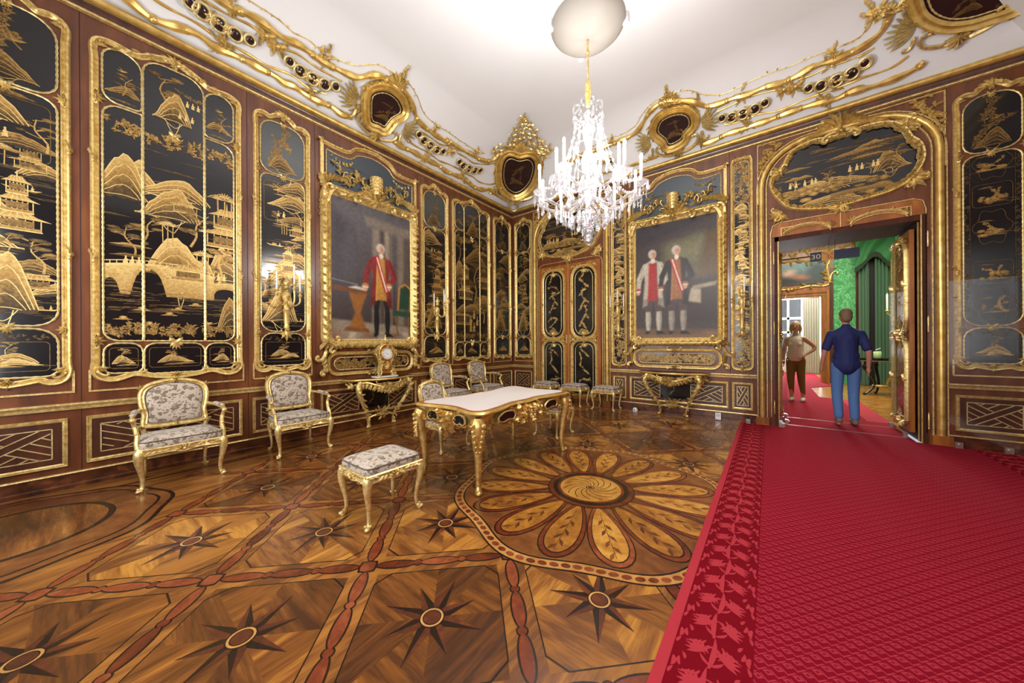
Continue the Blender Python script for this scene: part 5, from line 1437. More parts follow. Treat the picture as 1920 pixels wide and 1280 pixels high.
def portrait(side, uc, label, paint, seed, hw=.705):
    loc, rz = wall_at(side, uc); t = thing('framed_portrait', label, 'painting', loc, rz)
    zc0, zc1 = 1.40, 3.60
    paint.canvas(-hw - .01, hw + .01, zc0 - .01, zc1 + .02, t, -.03)
    fr = rrect(-hw, hw, zc0, zc1, .05)
    mb = MB(); mb.sweep(fr, [(a_, b_ + .0) for a_, b_ in BIG]); mb.build('frame', 'gold', t)
    mb = MB(); mb.sweep(rrect(-hw - .062, hw + .062, zc0 - .062, zc1 + .062, .07), [(-.008, .085), (0, .1), (.008, .085)]); mb.build('frame_bead', 'gold_light', t)
    R = random.Random(seed)
    mb = MB()
    for k, (x, z) in enumerate(resample(rrect(-hw - .075, hw + .075, zc0 - .075, zc1 + .075, .07), .062, True)):
        an = 0 if abs(z - zc0 + .075) < .03 or abs(z - zc1 - .075) < .03 else PI / 2
        mb.leaf(x, z, an + (.55 if k % 2 else -.55), .075, .034, (.5 if k % 2 else -.5), .055, 5, -.05)
        if k % 2: mb.leaf(x, z, an + PI + .7, .055, .028, -.6, .06, 4, -.05)
    mb.build('frame_leafwork', 'gold_light', t)
    ex, et, eb = hw + .07, zc1 + .06, zc0 - .06
    for s_ in (-1, 1):
        # big shell scrolls at the upper corners
        mb = MB()
        mb.scroll(s_ * (ex - .02), et - .22, PI / 2 + s_ * .25, .62, .04, 5.2, s_, .07, 22); mb.scroll(s_ * (ex + .02), et - .16, PI / 2 - s_ * .1, .40, .03, 5.0, s_, .09, 18)
        for j in range(7): mb.leaf(s_ * (ex - .03 * j), et + .06 + .02 * j, PI / 2 - s_ * .9 + s_ * .35 * j, .15, .06, s_ * .9, .09, 6)
        for j in range(6): mb.leaf(s_ * (ex + .01), et - .10 - .05 * j, -PI / 2 + s_ * (.5 if j % 2 else -.5), .11, .05, s_ * .6, .09, 5)
        mb.flower(s_ * ex, et + .02, .06, .1); mb.build('upper_corner_carving', 'gold', t)
        mb = MB()
        mb.scroll(s_ * (ex + .02), eb + .25, -PI / 2 - s_ * .2, .50, .036, 4.6, -s_, .07, 20); mb.scroll(s_ * (ex - .22), eb - .02, (0 if s_ > 0 else PI) , .34, .03, 4.8, -s_, .07, 18)
        for j in range(7): mb.leaf(s_ * (ex - .04 * j), eb + .02, -PI / 2 + s_ * (.9 - .3 * j), .13, .055, -s_ * .7, .09, 5)
        for j in range(4): mb.leaf(s_ * ex, eb + .10 + .07 * j, PI / 2 - s_ * (.4 if j % 2 else -.3), .12, .05, s_ * .5, .09, 5)
        mb.flower(s_ * ex, eb + .04, .055, .1); mb.build('lower_corner_carving', 'gold', t)
        for zz in (1.95, 2.5, 3.0):
            mb = MB()
            for j in range(4): mb.leaf(s_ * ex, zz - .06 + .04 * j, PI / 2 - s_ * (.5 if j % 2 else -.4), .10, .045, s_ * .4, .1, 5)
            mb.flower(s_ * ex, zz, .035, .1, 5); mb.build('side_carving', 'gold', t)
        # slim side posts of the upper field
        mb = MB(); mb.box(min(s_ * (hw + .125), s_ * (hw + .08)), max(s_ * (hw + .125), s_ * (hw + .08)), -.03, 0, 3.7, 4.33); mb.scroll(s_ * (hw + .11), 4.30, PI / 2, .12, .018, 4.5, -s_, .04)
        mb.leaf(s_ * (hw + .1), 4.28, PI / 2, .12, .06, 0, .06); mb.build('side_post', 'gold', t)
        # brackets of the lower strip
        mb = MB(); mb.scroll(s_ * (hw + .06), 1.25, -PI / 2 + s_ * .3, .34, .032, 4.2, s_, .06, 18)
        for j in range(4): mb.leaf(s_ * (hw + .07), 1.20 - .06 * j, -PI / 2 + s_ * (.4 - .2 * j), .12, .05, s_ * .5, .08)
        mb.scroll(s_ * (hw + .04), .95, (0 if s_ > 0 else PI), .20, .03, 4.5, -s_, .06); mb.build('lower_bracket', 'gold', t)
    # upper field: blue-black lacquer with gilt branches around a flower basket
    top = catmull([(hw + .10, 4.30), (hw * .62, 4.30), (hw * .38, 4.42), (0, 4.47), (-hw * .38, 4.42), (-hw * .62, 4.30), (-hw - .10, 4.30)], False, 5)
    mb = MB(); mb.sweep(top, LOW, False)
    for k in range(0, len(top), 2): mb.leaf(top[k][0], top[k][1] + .02, R.uniform(.3, 2.8), .06, .03, 0, .045, 4)
    mb.build('top_moulding', 'gold', t)
    pl = [(-hw - .04, 3.74), (hw + .04, 3.74), (hw + .04, 4.24)] + [(x * .94, z - .07) for x, z in top[2:-2]] + [(-hw - .04, 4.24)]
    a = Art(-hw, hw, 3.74, 4.42, None, seed); a.branch(-.4, 3.85, .4, .8, .45); a.bird(-.45, 4.1, .07, .6); a.bird(.45, 4.1, .06, .6); a.hill(.4, 3.8, .3, .12, .4); a.cloud(-.3, 4.1, .3, .03, .3)
    mb = MB(); mb.plate(pl, 0, -.010); p = mb.build('lacquer_pane', 'lacquer_blue', t, smooth=False); a.clip = None; a.done('gold_drawing', p, -.010)
    mb = MB(); rope(mb, pl, .009, .03, -.014); mb.build('rope_moulding', 'gold_pale', p)
    for s_ in (-1, 1):
        mb = MB()
        for j in range(9):
            x, z = s_ * (.12 + .055 * j), 3.80 + .10 * math.sin(j * .8) + .02 * j
            mb.scroll(x, z, PI / 2 - s_ * (.8 - .1 * j), .18, .010, 3.5, s_ if j % 2 else -s_, .05, 12, -.01)
            for q in range(4): mb.leaf(x + s_ * .02 * q, z + .03 * q, R.uniform(0, 6.28), .075, .03, R.uniform(-.6, .6), .05, 4, -.02)
            if j % 3 == 0: mb.flower(x, z + .08, .045, .05, 6, -.03)
        mb.build('gilt_branch', 'gold_light', t)
        mb = MB()
        for j in range(7): mb.leaf(s_ * (hw - .05 - .05 * j), 4.20 - .06 * math.sin(PI * j / 6), -PI / 2 + R.uniform(-.6, .6), .06, .03, 0, .03, 4, -.012)
        mb.build('festoon', 'gold_light', t)
    mb = MB()
    for s_ in (-1, 1):
        for j in range(6): mb.leaf(s_ * .06 * j, zc1 + .10 - .012 * j, PI / 2 - s_ * (.3 + .22 * j), .22 - .015 * j, .075, -s_ * .9, .11, 6)
        mb.scroll(s_ * .05, zc1 + .06, (0 if s_ > 0 else PI) + s_ * .35, .55, .035, 4.8, -s_, .09, 20)
        for j in range(5): mb.leaf(s_ * (.3 + .06 * j), zc1 + .07, (0 if s_ > 0 else PI) + s_ * .5, .12, .05, -s_ * .6, .10, 5)
    mb.flower(0, zc1 + .06, .09, .11, 7); mb.build('crest_carving', 'gold', t)
    mb = MB(); mb.lathe([(.0, 0), (.06, .0), (.075, .06), (.092, .16), (.10, .24), (.105, .27), (.09, .28), (0, .285)], 14, (0, -.10, 3.78)); 
    for k in range(14):
        for j in range(4): mb.ball((.094 * math.cos(k * PI / 7), -.10 + .094 * math.sin(k * PI / 7), 3.83 + .055 * j), .014, n=5, k=4)
    mb.build('flower_basket', 'gold', t)
    # lower strip: floral lacquer
    q = rrect(-hw + .06, hw - .06, .945, 1.13, .09); a = A(q, seed + 4); a.flowerband(-hw + .06, hw - .06, .945, 1.13, 2.6, .75); pane(t, q, 'lacquer', .008, a)
    mb = MB(); mb.sweep(rrect(-hw, hw, .90, 1.175, .11), [(a_ * .9, b_) for a_, b_ in FRAME]); mb.build('strip_frame', 'gold', t)
    for zz, sg in ((1.19, 1), (.90, -1)):
        mb = MB(); mb.spray(0, zz - sg * .02, PI / 2 * sg, .10, 7, 2.6, .05); mb.flower(0, zz, .04, .06)
        for s_ in (-1, 1): mb.scroll(s_ * .04, zz, (0 if s_ > 0 else PI), .16, .014, 4, s_ * sg, .04)
        mb.build('strip_carving', 'gold', t)
    return t
portrait('L', -3.765, 'large gilt-framed portrait of one standing figure in red coat above the clock console', pA, 7)
portrait('B', 3.805, 'large gilt-framed portrait of two standing figures by the chandelier', pB, 13)
# ---------------------------------------------------------------- gilt stucco on the cove (traced pixels laid on the cove surface)
def cove_hit(side, px, py):
    d = ray(px, py); best = None
    segs = [((0.0, 4.0), COVE[0])] + list(zip(COVE[:-1], COVE[1:])) + [(COVE[-1], (6.0, 5.60))]
    for (w0, z0), (w1, z1) in segs:
        # ray in (w, z): w = W0 + t*dw
        W0, dw = (CX, d[0]) if side == 'L' else (-CY, -d[1])
        nw, nz = (z1 - z0), -(w1 - w0)
        den = dw * nw + d[2] * nz
        if abs(den) < 1e-9: continue
        t = ((w0 - W0) * nw + (z0 - CH) * nz) / den
        w, z = W0 + t * dw, CH + t * d[2]
        f = ((w - w0) * (w1 - w0) + (z - z0) * (z1 - z0)) / ((w1 - w0) ** 2 + (z1 - z0) ** 2)
        if t > 0 and -0.001 <= f <= 1.001 and (best is None or t < best[0]):
            l = math.hypot(nw, nz); u = CY + t * d[1] if side == 'L' else CX + t * d[0]
            best = (t, u, w, z, nw / l, nz / l, (w1 - w0) / l, (z1 - z0) / l)
    return best
def cove_pt(side, px, py, off=0.0):
    h = cove_hit(side, px, py)
    _, u, w, z, nw, nz, tw, tz = h
    w, z = w + nw * off, z + nz * off
    return Vector((w, u, z)) if side == 'L' else Vector((u, -w, z))
def cove_mat(side, px, py, off=0.0):
    """frame on the cove: X along the wall (rightwards), Z up the cove, -Y into the room"""
    _, u, w, z, nw, nz, tw, tz = cove_hit(side, px, py)
    p = cove_pt(side, px, py, off)
    X = Vector((0, 1, 0)) if side == 'L' else Vector((1, 0, 0))
    Zv = Vector((tw, 0, tz)) if side == 'L' else Vector((0, -tw, tz))
    Nv = Vector((nw, 0, nz)) if side == 'L' else Vector((0, -nw, nz))
    return Matrix(((X.x, -Nv.x, Zv.x, p.x), (X.y, -Nv.y, Zv.y, p.y), (X.z, -Nv.z, Zv.z, p.z), (0, 0, 0, 1)))
def zz1(p): return [(240 + x / 3.0968, y / 3.0968) for x, y in p]
def zz2(p): return [(640 + x / 4.267, 120 + y / 4.267) for x, y in p]
def zz3(p): return [(1120 + x / 3.692, 60 + y / 3.692) for x, y in p]
def zz4(p): return [(1560 + x / 5.333, y / 5.333) for x, y in p]
TRN = [20]
def moulding(side, px, r, mat='gold_smooth', twig=False, knots=True, seed=1):
    pts = [cove_pt(side, x, y, 0.0) for x, y in catmull(px, False, 4)]
    hits = [cove_hit(side, x, y) for x, y in catmull(px, False, 4)]
    q = [cove_pt(side, x, y, r * .6) for x, y in catmull(px, False, 4)]
    P = resample([tuple(v) for v in q], .05)
    mb = MB(); n = len(P)
    mb.tube(P, [r * (1.0 + (.25 * math.sin(k * .9) if not twig else .0)) for k in range(n)], 7)
    R = random.Random(seed)
    if twig:
        for k in range(0, n, 2):
            v = Vector(P[k]); d = Vector((R.uniform(-1, 1), R.uniform(-1, 1), R.uniform(-.6, .6))).normalized() * .05
            mb.tube([v, v + d * .5, v + d], [.004, .011, .001], 4)
    elif r > .02:
        P2 = [tuple(Vector(p) + Vector((0, 0, -.0))) for p in P]
        for k in range(0, n, 5): mb.ball(P2[k], r * 1.15, n=7, k=4)
    o = structure(mb.build('trim_%d' % TRN[0], mat)); TRN[0] += 1
    return o
def clus(parent, side, px, py, s=.12, kind='burst', seed=1, name='leaf_cluster', ang=PI / 2):
    mb = MB(); R = random.Random(seed)
    if kind == 'burst':
        for k in range(11): mb.leaf(R.uniform(-.25, .25) * s, R.uniform(-.5, .5) * s, R.uniform(0, 2 * PI), s * R.uniform(.6, 1.1), s * .3, R.uniform(-.8, .8), .035, 4)
        mb.flower(0, 0, s * .35, .05)
    elif kind == 'fan':
        for k in range(9): mb.leaf(0, 0, ang + (k - 4) * .22, s * (1.3 - .08 * abs(k - 4)), s * .2, (k - 4) * .12, .05, 6)
        mb.flower(0, 0, s * .25, .05)
    elif kind == 'sprig':
        for k in range(12):
            f = k / 11; x = math.sin(k * 2.1) * s * .3 * (1 - f); z = f * s * 1.5
            mb.tube([(0, -.02, 0), (x, -.02, z)], .006, 4)
            for j in range(4): mb.leaf(x, z, R.uniform(0, 2 * PI), s * .22, s * .12, 0, .03, 3)
    elif kind == 'bow':
        for a in (.3, PI - .3): mb.leaf(0, 0, a, s * .9, s * .5, .8 if a < 1 else -.8, .05)
        for a in (-.5, PI + .5): mb.leaf(0, 0, a, s * .8, s * .4, .4, .05)
        for a in (-1.1, -2.0): mb.leaf(0, 0, a, s * 1.1, s * .3, .5, .03)
        mb.ball((0, -.04, 0), s * .2, n=7, k=5)
    o = mb.build(name, 'gold', parent); o.matrix_world = cove_mat(side, px, py, .01)
    return o
LOWL = zz1([(-60, -50), (30, 20), (100, 80), (200, 130), (330, 165), (420, 205), (490, 260), (600, 310), (700, 355), (760, 390), (850, 435), (900, 475), (960, 495), (1030, 545), (1110, 585), (1180, 615), (1230, 655), (1300, 680)])
t_ = moulding('L', LOWL, .041)
for k, (x, y, s_) in enumerate(((550, 270, .13), (1065, 550, .12), (1330, 640, .10))): clus(t_, 'L', *zz1([(x, y)])[0], s_, 'burst', k)
moulding('L', zz1([(120, -30), (160, 0), (250, 55), (350, 105), (440, 160), (520, 220), (600, 260), (700, 315), (780, 365), (860, 400), (950, 435), (1050, 510), (1150, 545)]), .014)
moulding('L', zz1([(400, -30), (440, 0), (530, 55), (600, 95), (700, 140), (770, 190)]), .013)
moulding('L', zz1([(900, 280), (980, 310), (1050, 360), (1130, 410), (1240, 470)]), .013)
t_ = moulding('L', zz1([(480, -40), (540, 0), (600, 40), (680, 70), (760, 115), (830, 165), (900, 220), (980, 250), (1040, 290), (1110, 340), (1180, 380), (1260, 420), (1330, 445), (1420, 430), (1480, 440), (1530, 490), (1610, 530), (1650, 610), (1680, 690), (1740, 750), (1800, 790), (1860, 830)]) + zz2([(830, 590), (900, 640), (960, 680), (1030, 710), (1090, 750), (1170, 770), (1225, 750), (1262, 700)]), .041)
for k, (x, y, s_, kd) in enumerate(((600, 20, .12, 'burst'), (1130, 330, .15, 'burst'), (1560, 500, .18, 'fan'), (1590, 440, .12, 'sprig'), (1780, 740, .10, 'burst'), (1160, 300, .07, 'sprig'))): clus(t_, 'L', *zz1([(x, y)])[0], s_, kd, k + 5)
clus(t_, 'L', *zz2([(1085, 690)])[0], .12, 'burst', 44)
moulding('L', zz1([(640, -30), (700, 0), (780, 50), (850, 95), (920, 150), (960, 190), (1040, 225), (1100, 275), (1160, 300), (1220, 345), (1330, 380), (1440, 370), (1540, 420), (1620, 470), (1680, 560), (1720, 660), (1800, 730)]) + zz2([(850, 540), (950, 610), (1060, 680), (1150, 715)]), .007, 'gold', True)
t_ = moulding('L', zz2([(430, 620), (480, 660), (560, 690), (640, 740), (700, 770), (780, 810), (830, 850), (900, 880), (960, 900), (1000, 930), (1060, 980), (1130, 1000), (1190, 1000), (1235, 1040), (1290, 1050)]), .041)
for k, (x, y) in enumerate(((670, 745), (970, 905))): clus(t_, 'L', *zz2([(x, y)])[0], .12, 'burst', k + 20)
moulding('L', zz2([(540, 620), (620, 670), (700, 710), (780, 770), (860, 800), (940, 840), (980, 870), (1050, 900), (1100, 940), (1180, 960), (1240, 950)]), .014)
moulding('L', zz2([(640, 540), (720, 590), (790, 640), (860, 655)]), .013)
moulding('L', zz2([(930, 710), (1000, 750), (1060, 790), (1180, 800), (1240, 780)]), .013)
# back wall
t_ = moulding('B', zz3([(740, 770), (820, 740), (900, 700), (1000, 670), (1080, 640), (1200, 600), (1300, 560), (1400, 525), (1500, 495), (1590, 470), (1650, 460), (1750, 410), (1850, 380)]) + zz4([(150, 930), (330, 880), (500, 830), (700, 750), (850, 670), (920, 610)]), .041)
for k, (x, y, s_) in enumerate(((1040, 640, .12), (1590, 450, .14), (720, 750, .09))): clus(t_, 'B', *zz3([(x, y)])[0], s_, 'burst', k + 30)
moulding('B', zz3([(430, 850), (340, 885), (220, 925), (100, 960), (-60, 1000), (-200, 1040)]), .028)
moulding('B', zz3([(880, 640), (980, 620), (1100, 570), (1250, 545), (1400, 480), (1500, 440), (1620, 400), (1750, 350), (1850, 310)]) + zz4([(200, 800), (400, 745), (600, 670), (760, 560)]), .014)
moulding('B', zz3([(830, 550), (920, 510), (1040, 450), (1150, 420), (1230, 400)]), .013)
moulding('B', zz3([(1390, 330), (1500, 290), (1600, 240), (1720, 200), (1850, 150)]) + zz4([(250, 580), (420, 480)]), .013)
t_ = moulding('B', zz3([(-200, 900), (-60, 830), (80, 780), (200, 730), (280, 680), (330, 600), (370, 540), (430, 490), (500, 465), (560, 470), (640, 470), (700, 490), (760, 510), (850, 490), (950, 450), (1040, 430), (1150, 380), (1270, 350), (1400, 290), (1480, 240), (1600, 200), (1700, 160), (1800, 110)]) + zz4([(0, 620), (200, 520), (350, 430), (450, 350), (530, 250), (560, 150)]), .041)
for k, (x, y, s_, kd) in enumerate(((500, 490, .18, 'fan'), (490, 440, .12, 'sprig'), (1000, 430, .12, 'burst'), (1640, 160, .14, 'burst'), (700, 470, .08, 'sprig'), (110, 750, .10, 'burst'))): clus(t_, 'B', *zz3([(x, y)])[0], s_, kd, k + 50)
clus(t_, 'B', *zz4([(420, 130)])[0], .16, 'burst', 61); clus(t_, 'B', *zz4([(560, 60)])[0], .2, 'burst', 62)
moulding('B', zz3([(-150, 860), (60, 740), (160, 710), (260, 650), (310, 570), (360, 510), (440, 450), (560, 410), (640, 400), (730, 430), (860, 430), (960, 390), (1060, 340), (1200, 280), (1350, 230), (1480, 170), (1600, 130), (1750, 70)]) + zz4([(100, 450), (300, 350), (370, 200)]), .007, 'gold', True)
# bead garlands
def garland(side, px, label, grow=None, bowat=None):
    t = thing('stucco_garland', label, 'garland'); P = catmull(px, False, 5)
    mb = MB(); Q = resample([tuple(cove_pt(side, x, y, .02)) for x, y in P], .03); n = len(Q)
    mb.tube(Q, [.055 * (.45 + .75 * math.sin(PI * (k + .5) / n)) for k in range(n)], 8)
    R = random.Random(len(label))
    for k in range(n):
        v = Vector(Q[k]); rr = .055 * (.45 + .75 * math.sin(PI * (k + .5) / n))
        for j in range(8):
            d = Vector((R.uniform(-1, 1), R.uniform(-1, 1), R.uniform(-1, 1))).normalized(); mb.ball(tuple(v + d * rr), .017, n=5, k=4)
    mb.build('leaf_swag', 'gold_light', t)
    for k, (x, y) in enumerate(px):
        f = math.sin(PI * (k + .7) / (len(px) + .4)); r = .036 + .028 * f
        m_ = cove_mat(side, x, y, .075)
        mb = MB(); mb.ball((0, .015, 0), r * .9, r * .4, r * .95, 12, 7); o = mb.build('medallion', 'lacquer_plum', t); o.matrix_world = m_
        mb = MB(); mb.tube([(r * 1.15 * math.cos(a), .005, r * 1.2 * math.sin(a)) for a in np.linspace(0, 2 * PI, 15)[:-1]], .015, 6, True); o = mb.build('medallion_ring', 'gold_pale', t); o.matrix_world = m_
    if bowat:
        for (x, y) in bowat: clus(t, side, x, y, .14, 'bow', 7, 'gilt_bow')
    return t
garland('L', zz1([(300, -60), (360, 0), (425, 55), (525, 130), (618, 190), (703, 222)]), 'bead garland of dark medallions above the bridge triptych', None, zz1([(800, 200), (865, 262)]))
garland('L', zz1([(932, 345), (993, 402), (1065, 447), (1135, 480), (1198, 490)]), 'bead garland of dark medallions ending at the shield cartouche over the portrait wall')
garland('L', zz2([(610, 548), (648, 598), (698, 640), (752, 672), (803, 685)]), 'small bead garland just past the shield cartouche towards the corner', None, zz2([(880, 685)]))
garland('L', zz2([(932, 768), (963, 800), (1007, 825), (1055, 838), (1100, 838)]), 'smallest bead garland touching the corner cartouche')
garland('B', zz3([(865, 585), (932, 580), (1008, 557), (1090, 523), (1160, 480)]), 'bead garland between the shield cartouche and the bow over the slender strip', None, zz3([(1290, 390), (1370, 370)]))
garland('B', zz3([(1460, 378), (1545, 362), (1650, 325), (1757, 275), (1848, 205)]) + zz4([(320, 615)]), 'bead garland above the open doorway leading to the great oval cartouche')
garland('B', zz3([(-40, 880), (20, 885), (95, 880)]), 'bead garland half hidden behind the chandelier candles')
# cartouches
def cartouche(side, px, label, seed, scale_frame=1.0, sc=None):
    cxp = sum(p[0] for p in px) / len(px); cyp = sum(p[1] for p in px) / len(px)
    m_ = cove_mat(side, cxp, cyp, .0) if sc is None else sc
    mi = m_.inverted()
    if sc is None: loc = [mi @ cove_pt(side, x, y) for x, y in px]; P = [(v.x, v.z) for v in loc]
    else: P = px
    P = catmull(P, True, 3)
    ar = sum(P[i][0] * P[(i + 1) % len(P)][1] - P[(i + 1) % len(P)][0] * P[i][1] for i in range(len(P)))
    if ar < 0: P = P[::-1]
    t = thing('stucco_cartouche', label, 'cartouche'); t.matrix_world = m_; bpy.context.view_layer.update()
    k = max(abs(p[0]) for p in P) * scale_frame
    mb = MB(); mb.plate(P, .12, -.05); pn = mb.build('lacquer_pane', 'lacquer_plum', t, smooth=False)
    a = A([(x * .8, z * .8) for x, z in P], seed); a.branch(-k * .4, -k * .3, k * 1.2, .7, .4); a.branch(k * .3, -k * .5, k * .9, 2.0, .35); a.cloud(0, k * .3, k * .8, k * .1, .35); a.hill(0, -k * .5, k * .9, k * .3, .35)
    a.done('gold_drawing', pn, -.05)
    mb = MB(); rope(mb, [(x * .86, z * .86) for x, z in P], .008, .03, -.054); mb.build('rope_moulding', 'gold_pale', pn)
    mb = MB(); mb.sweep(P, [(-.01, .04), (-.01, .07), (k * .08, .10), (k * .14, .075), (k * .20, .095), (k * .30, .115), (k * .38, .09), (k * .44, .03), (k * .44, -.12)]); mb.build('gilt_frame', 'gold_smooth', t)
    R = random.Random(seed); Q = resample([(x * 1.42, z * 1.42) for x, z in P], .07, True)
    mb = MB()
    for i, (x, z) in enumerate(Q):
        n2 = Q[(i + 1) % len(Q)]; an = math.atan2(n2[1] - z, n2[0] - x)
        mb.leaf(x, z, an + R.uniform(-.5, .5), k * .3, k * .1, R.uniform(-.8, .8), .05, 4, -.04)
    mb.build('frame_carving', 'gold', t)
    # feathers to both sides, scrolls below, shell on top
    for s_ in (-1, 1):
        mb = MB()
        for j in range(8): mb.leaf(s_ * k * 1.45, -k * .45 + k * .05 * j, (0 if s_ > 0 else PI) + s_ * (j - 4) * .22, k * (1.0 - .05 * abs(j - 3)), k * .16, s_ * .5, .05, 6, -.01)
        mb.build('feather_spray', 'gold_pale', t)
        mb = MB(); mb.scroll(s_ * k * .25, -k * 1.55, (0 if s_ > 0 else PI) + s_ * .2, k * 1.9, k * .11, 3.6, s_, .06, 20); mb.scroll(s_ * k * 1.4, -k * .7, -PI / 2, k * .9, k * .09, 4, s_, .06)
        mb.build('lower_scroll', 'gold_light', t)
    mb = MB(); mb.spray(0, k * 1.35, PI / 2, k * .8, 9, 2.8, .07, -.03); mb.flower(0, k * 1.35, k * .2, .09); mb.build('shell_crest', 'gold', t)
    mb = MB(); mb.spray(0, -k * 1.3, -PI / 2, k * .55, 7, 2.6, .06, -.04); mb.flower(0, -k * 1.3, k * .16, .08); mb.build('lower_carving', 'gold', t)
    return t, k
cartouche('L', zz1([(1400, 545), (1440, 517), (1500, 520), (1560, 560), (1590, 620), (1580, 652), (1530, 680), (1500, 718), (1480, 738), (1450, 720), (1402, 700), (1395, 640)]), 'shield-shaped gilt cartouche above the single-figure portrait', 3)
cartouche('B', zz3([(410, 655), (440, 600), (520, 560), (600, 550), (650, 580), (652, 640), (605, 690), (590, 740), (500, 785), (470, 740), (415, 695)]), 'shield-shaped gilt cartouche above the double portrait', 4)
cartouche('B', zz4([(880, -90), (890, 0), (940, 110), (1050, 180), (1200, 208), (1400, 185), (1600, 125), (1800, 60), (1930, -30), (1950, -170), (1800, -300), (1300, -330), (1000, -230)]), 'great oval gilt cartouche at the photo edge above the open doorway', 5, .62)
# corner cartouche stands across the corner on its own plaster ground
cw = .46; cz = 5.13
cd = Vector(ray(970, 328)); Xc = Vector((1, 1, 0)).normalized(); til = math.radians(56)
Nc = (Vector((1, -1, 0)).normalized() * math.cos(til) + Vector((0, 0, -1)) * math.sin(til)); Zc = Xc.cross(-Nc)
org = Vector((0, 0, 4.70)) + Nc * .27; C0 = Vector((CX, CY, CH))
tt_ = (org - C0).dot(Nc) / cd.dot(Nc); cpos = C0 + cd * tt_
mc_ = Matrix(((Xc.x, -Nc.x, Zc.x, cpos.x), (Xc.y, -Nc.y, Zc.y, cpos.y), (Xc.z, -Nc.z, Zc.z, cpos.z), (0, 0, 0, 1)))
sp_ = (cpos - Vector((CX, CY, CH))).length / FPX / 4.267 * .97
ctr = (1405, 880)
oc = [((x - ctr[0]) * sp_, -(y - ctr[1]) * sp_ * 1.15) for x, y in ((1290, 800), (1330, 757), (1405, 770), (1480, 757), (1525, 800), (1518, 900), (1470, 975), (1400, 1008), (1325, 970), (1290, 900))]
tC, kC = cartouche('L', oc, 'heart-shaped gilt cartouche with leafy finial in the room corner', 6, 1.0, mc_)
def corner_mat(px, py, off):
    hl, hb = cove_hit('L', px, py), cove_hit('B', px, py)
    return cove_mat('L' if (hb is None or (hl is not None and hl[0] < hb[0])) else 'B', px, py, off)
mb = MB(); R = random.Random(3); inv = tC.matrix_world.inverted()
prev = None
for row, (py, hw_, nn) in enumerate(((272, 44, 9), (262, 40, 8), (252, 36, 8), (243, 27, 6), (234, 22, 5), (226, 14, 4), (219, 8, 2), (212, 2, 1))):
    for j in range(nn):
        px = 984 + ((-1 + 2 * (j + .5) / nn) * hw_ if nn > 1 else 0) + R.uniform(-2, 2)
        m_ = inv @ corner_mat(px, py + abs(px - 984) * .25, .05)
        q = MB(); q.tube([(0, 0, 0), (-(px - 984) * .003, 0, -.16)], .010, 4)
        for i in range(4): q.leaf(0, 0, R.uniform(0, 6.28), .095, .032, R.uniform(-.6, .6), .02, 5)
        mb.add([tuple(m_ @ Vector(v)) for v in q.v], q.f)
for px, py in ((926, 278), (932, 270), (938, 284), (944, 276), (1016, 284), (1022, 276), (1030, 272), (1024, 290), (928, 290), (1034, 280)):
    m_ = inv @ corner_mat(px, py, .05); q = MB()
    for i in range(5): q.leaf(0, 0, R.uniform(0, 6.28), .11, .036, R.uniform(-.6, .6), .02, 5)
    mb.add([tuple(m_ @ Vector(v)) for v in q.v], q.f)
mb.build('leaf_finial', 'gold_light', tC)
for s_ in (-1, 1):
    mb = MB()
    for j in range(14): mb.leaf(s_ * kC * (1.6 + R.uniform(-.3, .5)), kC * (1.0 + R.uniform(-.6, .6)), R.uniform(0, 6.28), kC * .35, kC * .15, 0, .05, 4, -.02)
    mb.build('side_foliage', 'gold_pale', tC)
mb = MB(); mb.tube([(kC * .28 * math.cos(a), -.03, -kC * 2.05 + kC * .3 * math.sin(a)) for a in np.linspace(0, 2 * PI, 15)[:-1]], kC * .08, 6, True); mb.build('hanging_ring', 'gold_pale', tC)
# ---------------------------------------------------------------- seating, tables, clock, wall brackets
def cabriole(mb, x, y, z1, sx, sy, h=.40, r=.026, foot=.03):
    """S-curved leg: knee outwards at the top, in at the ankle, foot turned out; (sx, sy) outward direction"""
    prof = [(1.0, .004, 1.25), (.90, .020, 1.45), (.76, .026, 1.25), (.58, .014, .95), (.38, -.004, .72), (.2, -.010, .60), (.08, .0, .62), (.035, .016, .85), (.0, .026, .75)]
    pts = []; rad = []
    for f, o, k in prof: pts.append((x + sx * o * h / .4, y + sy * o * h / .4, z1 - h + h * f)); rad.append(r * k)
    P = catmull(pts, False, 3); Rr = [a[0] for a in catmull([(q,) for q in rad], False, 3)]
    mb.tube(P, Rr, 8)
    fx, fy = x + sx * foot, y + sy * foot
    mb.ball((fx, fy, z1 - h + .016), .021, .021, .016, 8, 5)
    for s_ in (-1, 1): mb.ball((x + sx * .012 - sy * .018 * s_, y + sy * .012 + sx * .018 * s_, z1 - h + .03), .012, n=6, k=4)
    # carved knee
    for j in range(4): mb.ball((x + sx * (.030 - .002 * j), y + sy * (.030 - .002 * j), z1 - .03 - .028 * j), .017 - .002 * j, n=6, k=4)
def xzleaf(mb, o, ux, n, x, z, ang, L, w, h=.015, bend=.0):
    """leaf on a vertical plane: origin o, horizontal dir ux, outward normal n"""
    t = MB(); t.leaf(x, z, ang, L, w, bend, h, 4)
    mb.add([(o[0] + ux[0] * a - n[0] * b_, o[1] + ux[1] * a - n[1] * b_, o[2] + c) for a, b_, c in t.v], t.f)
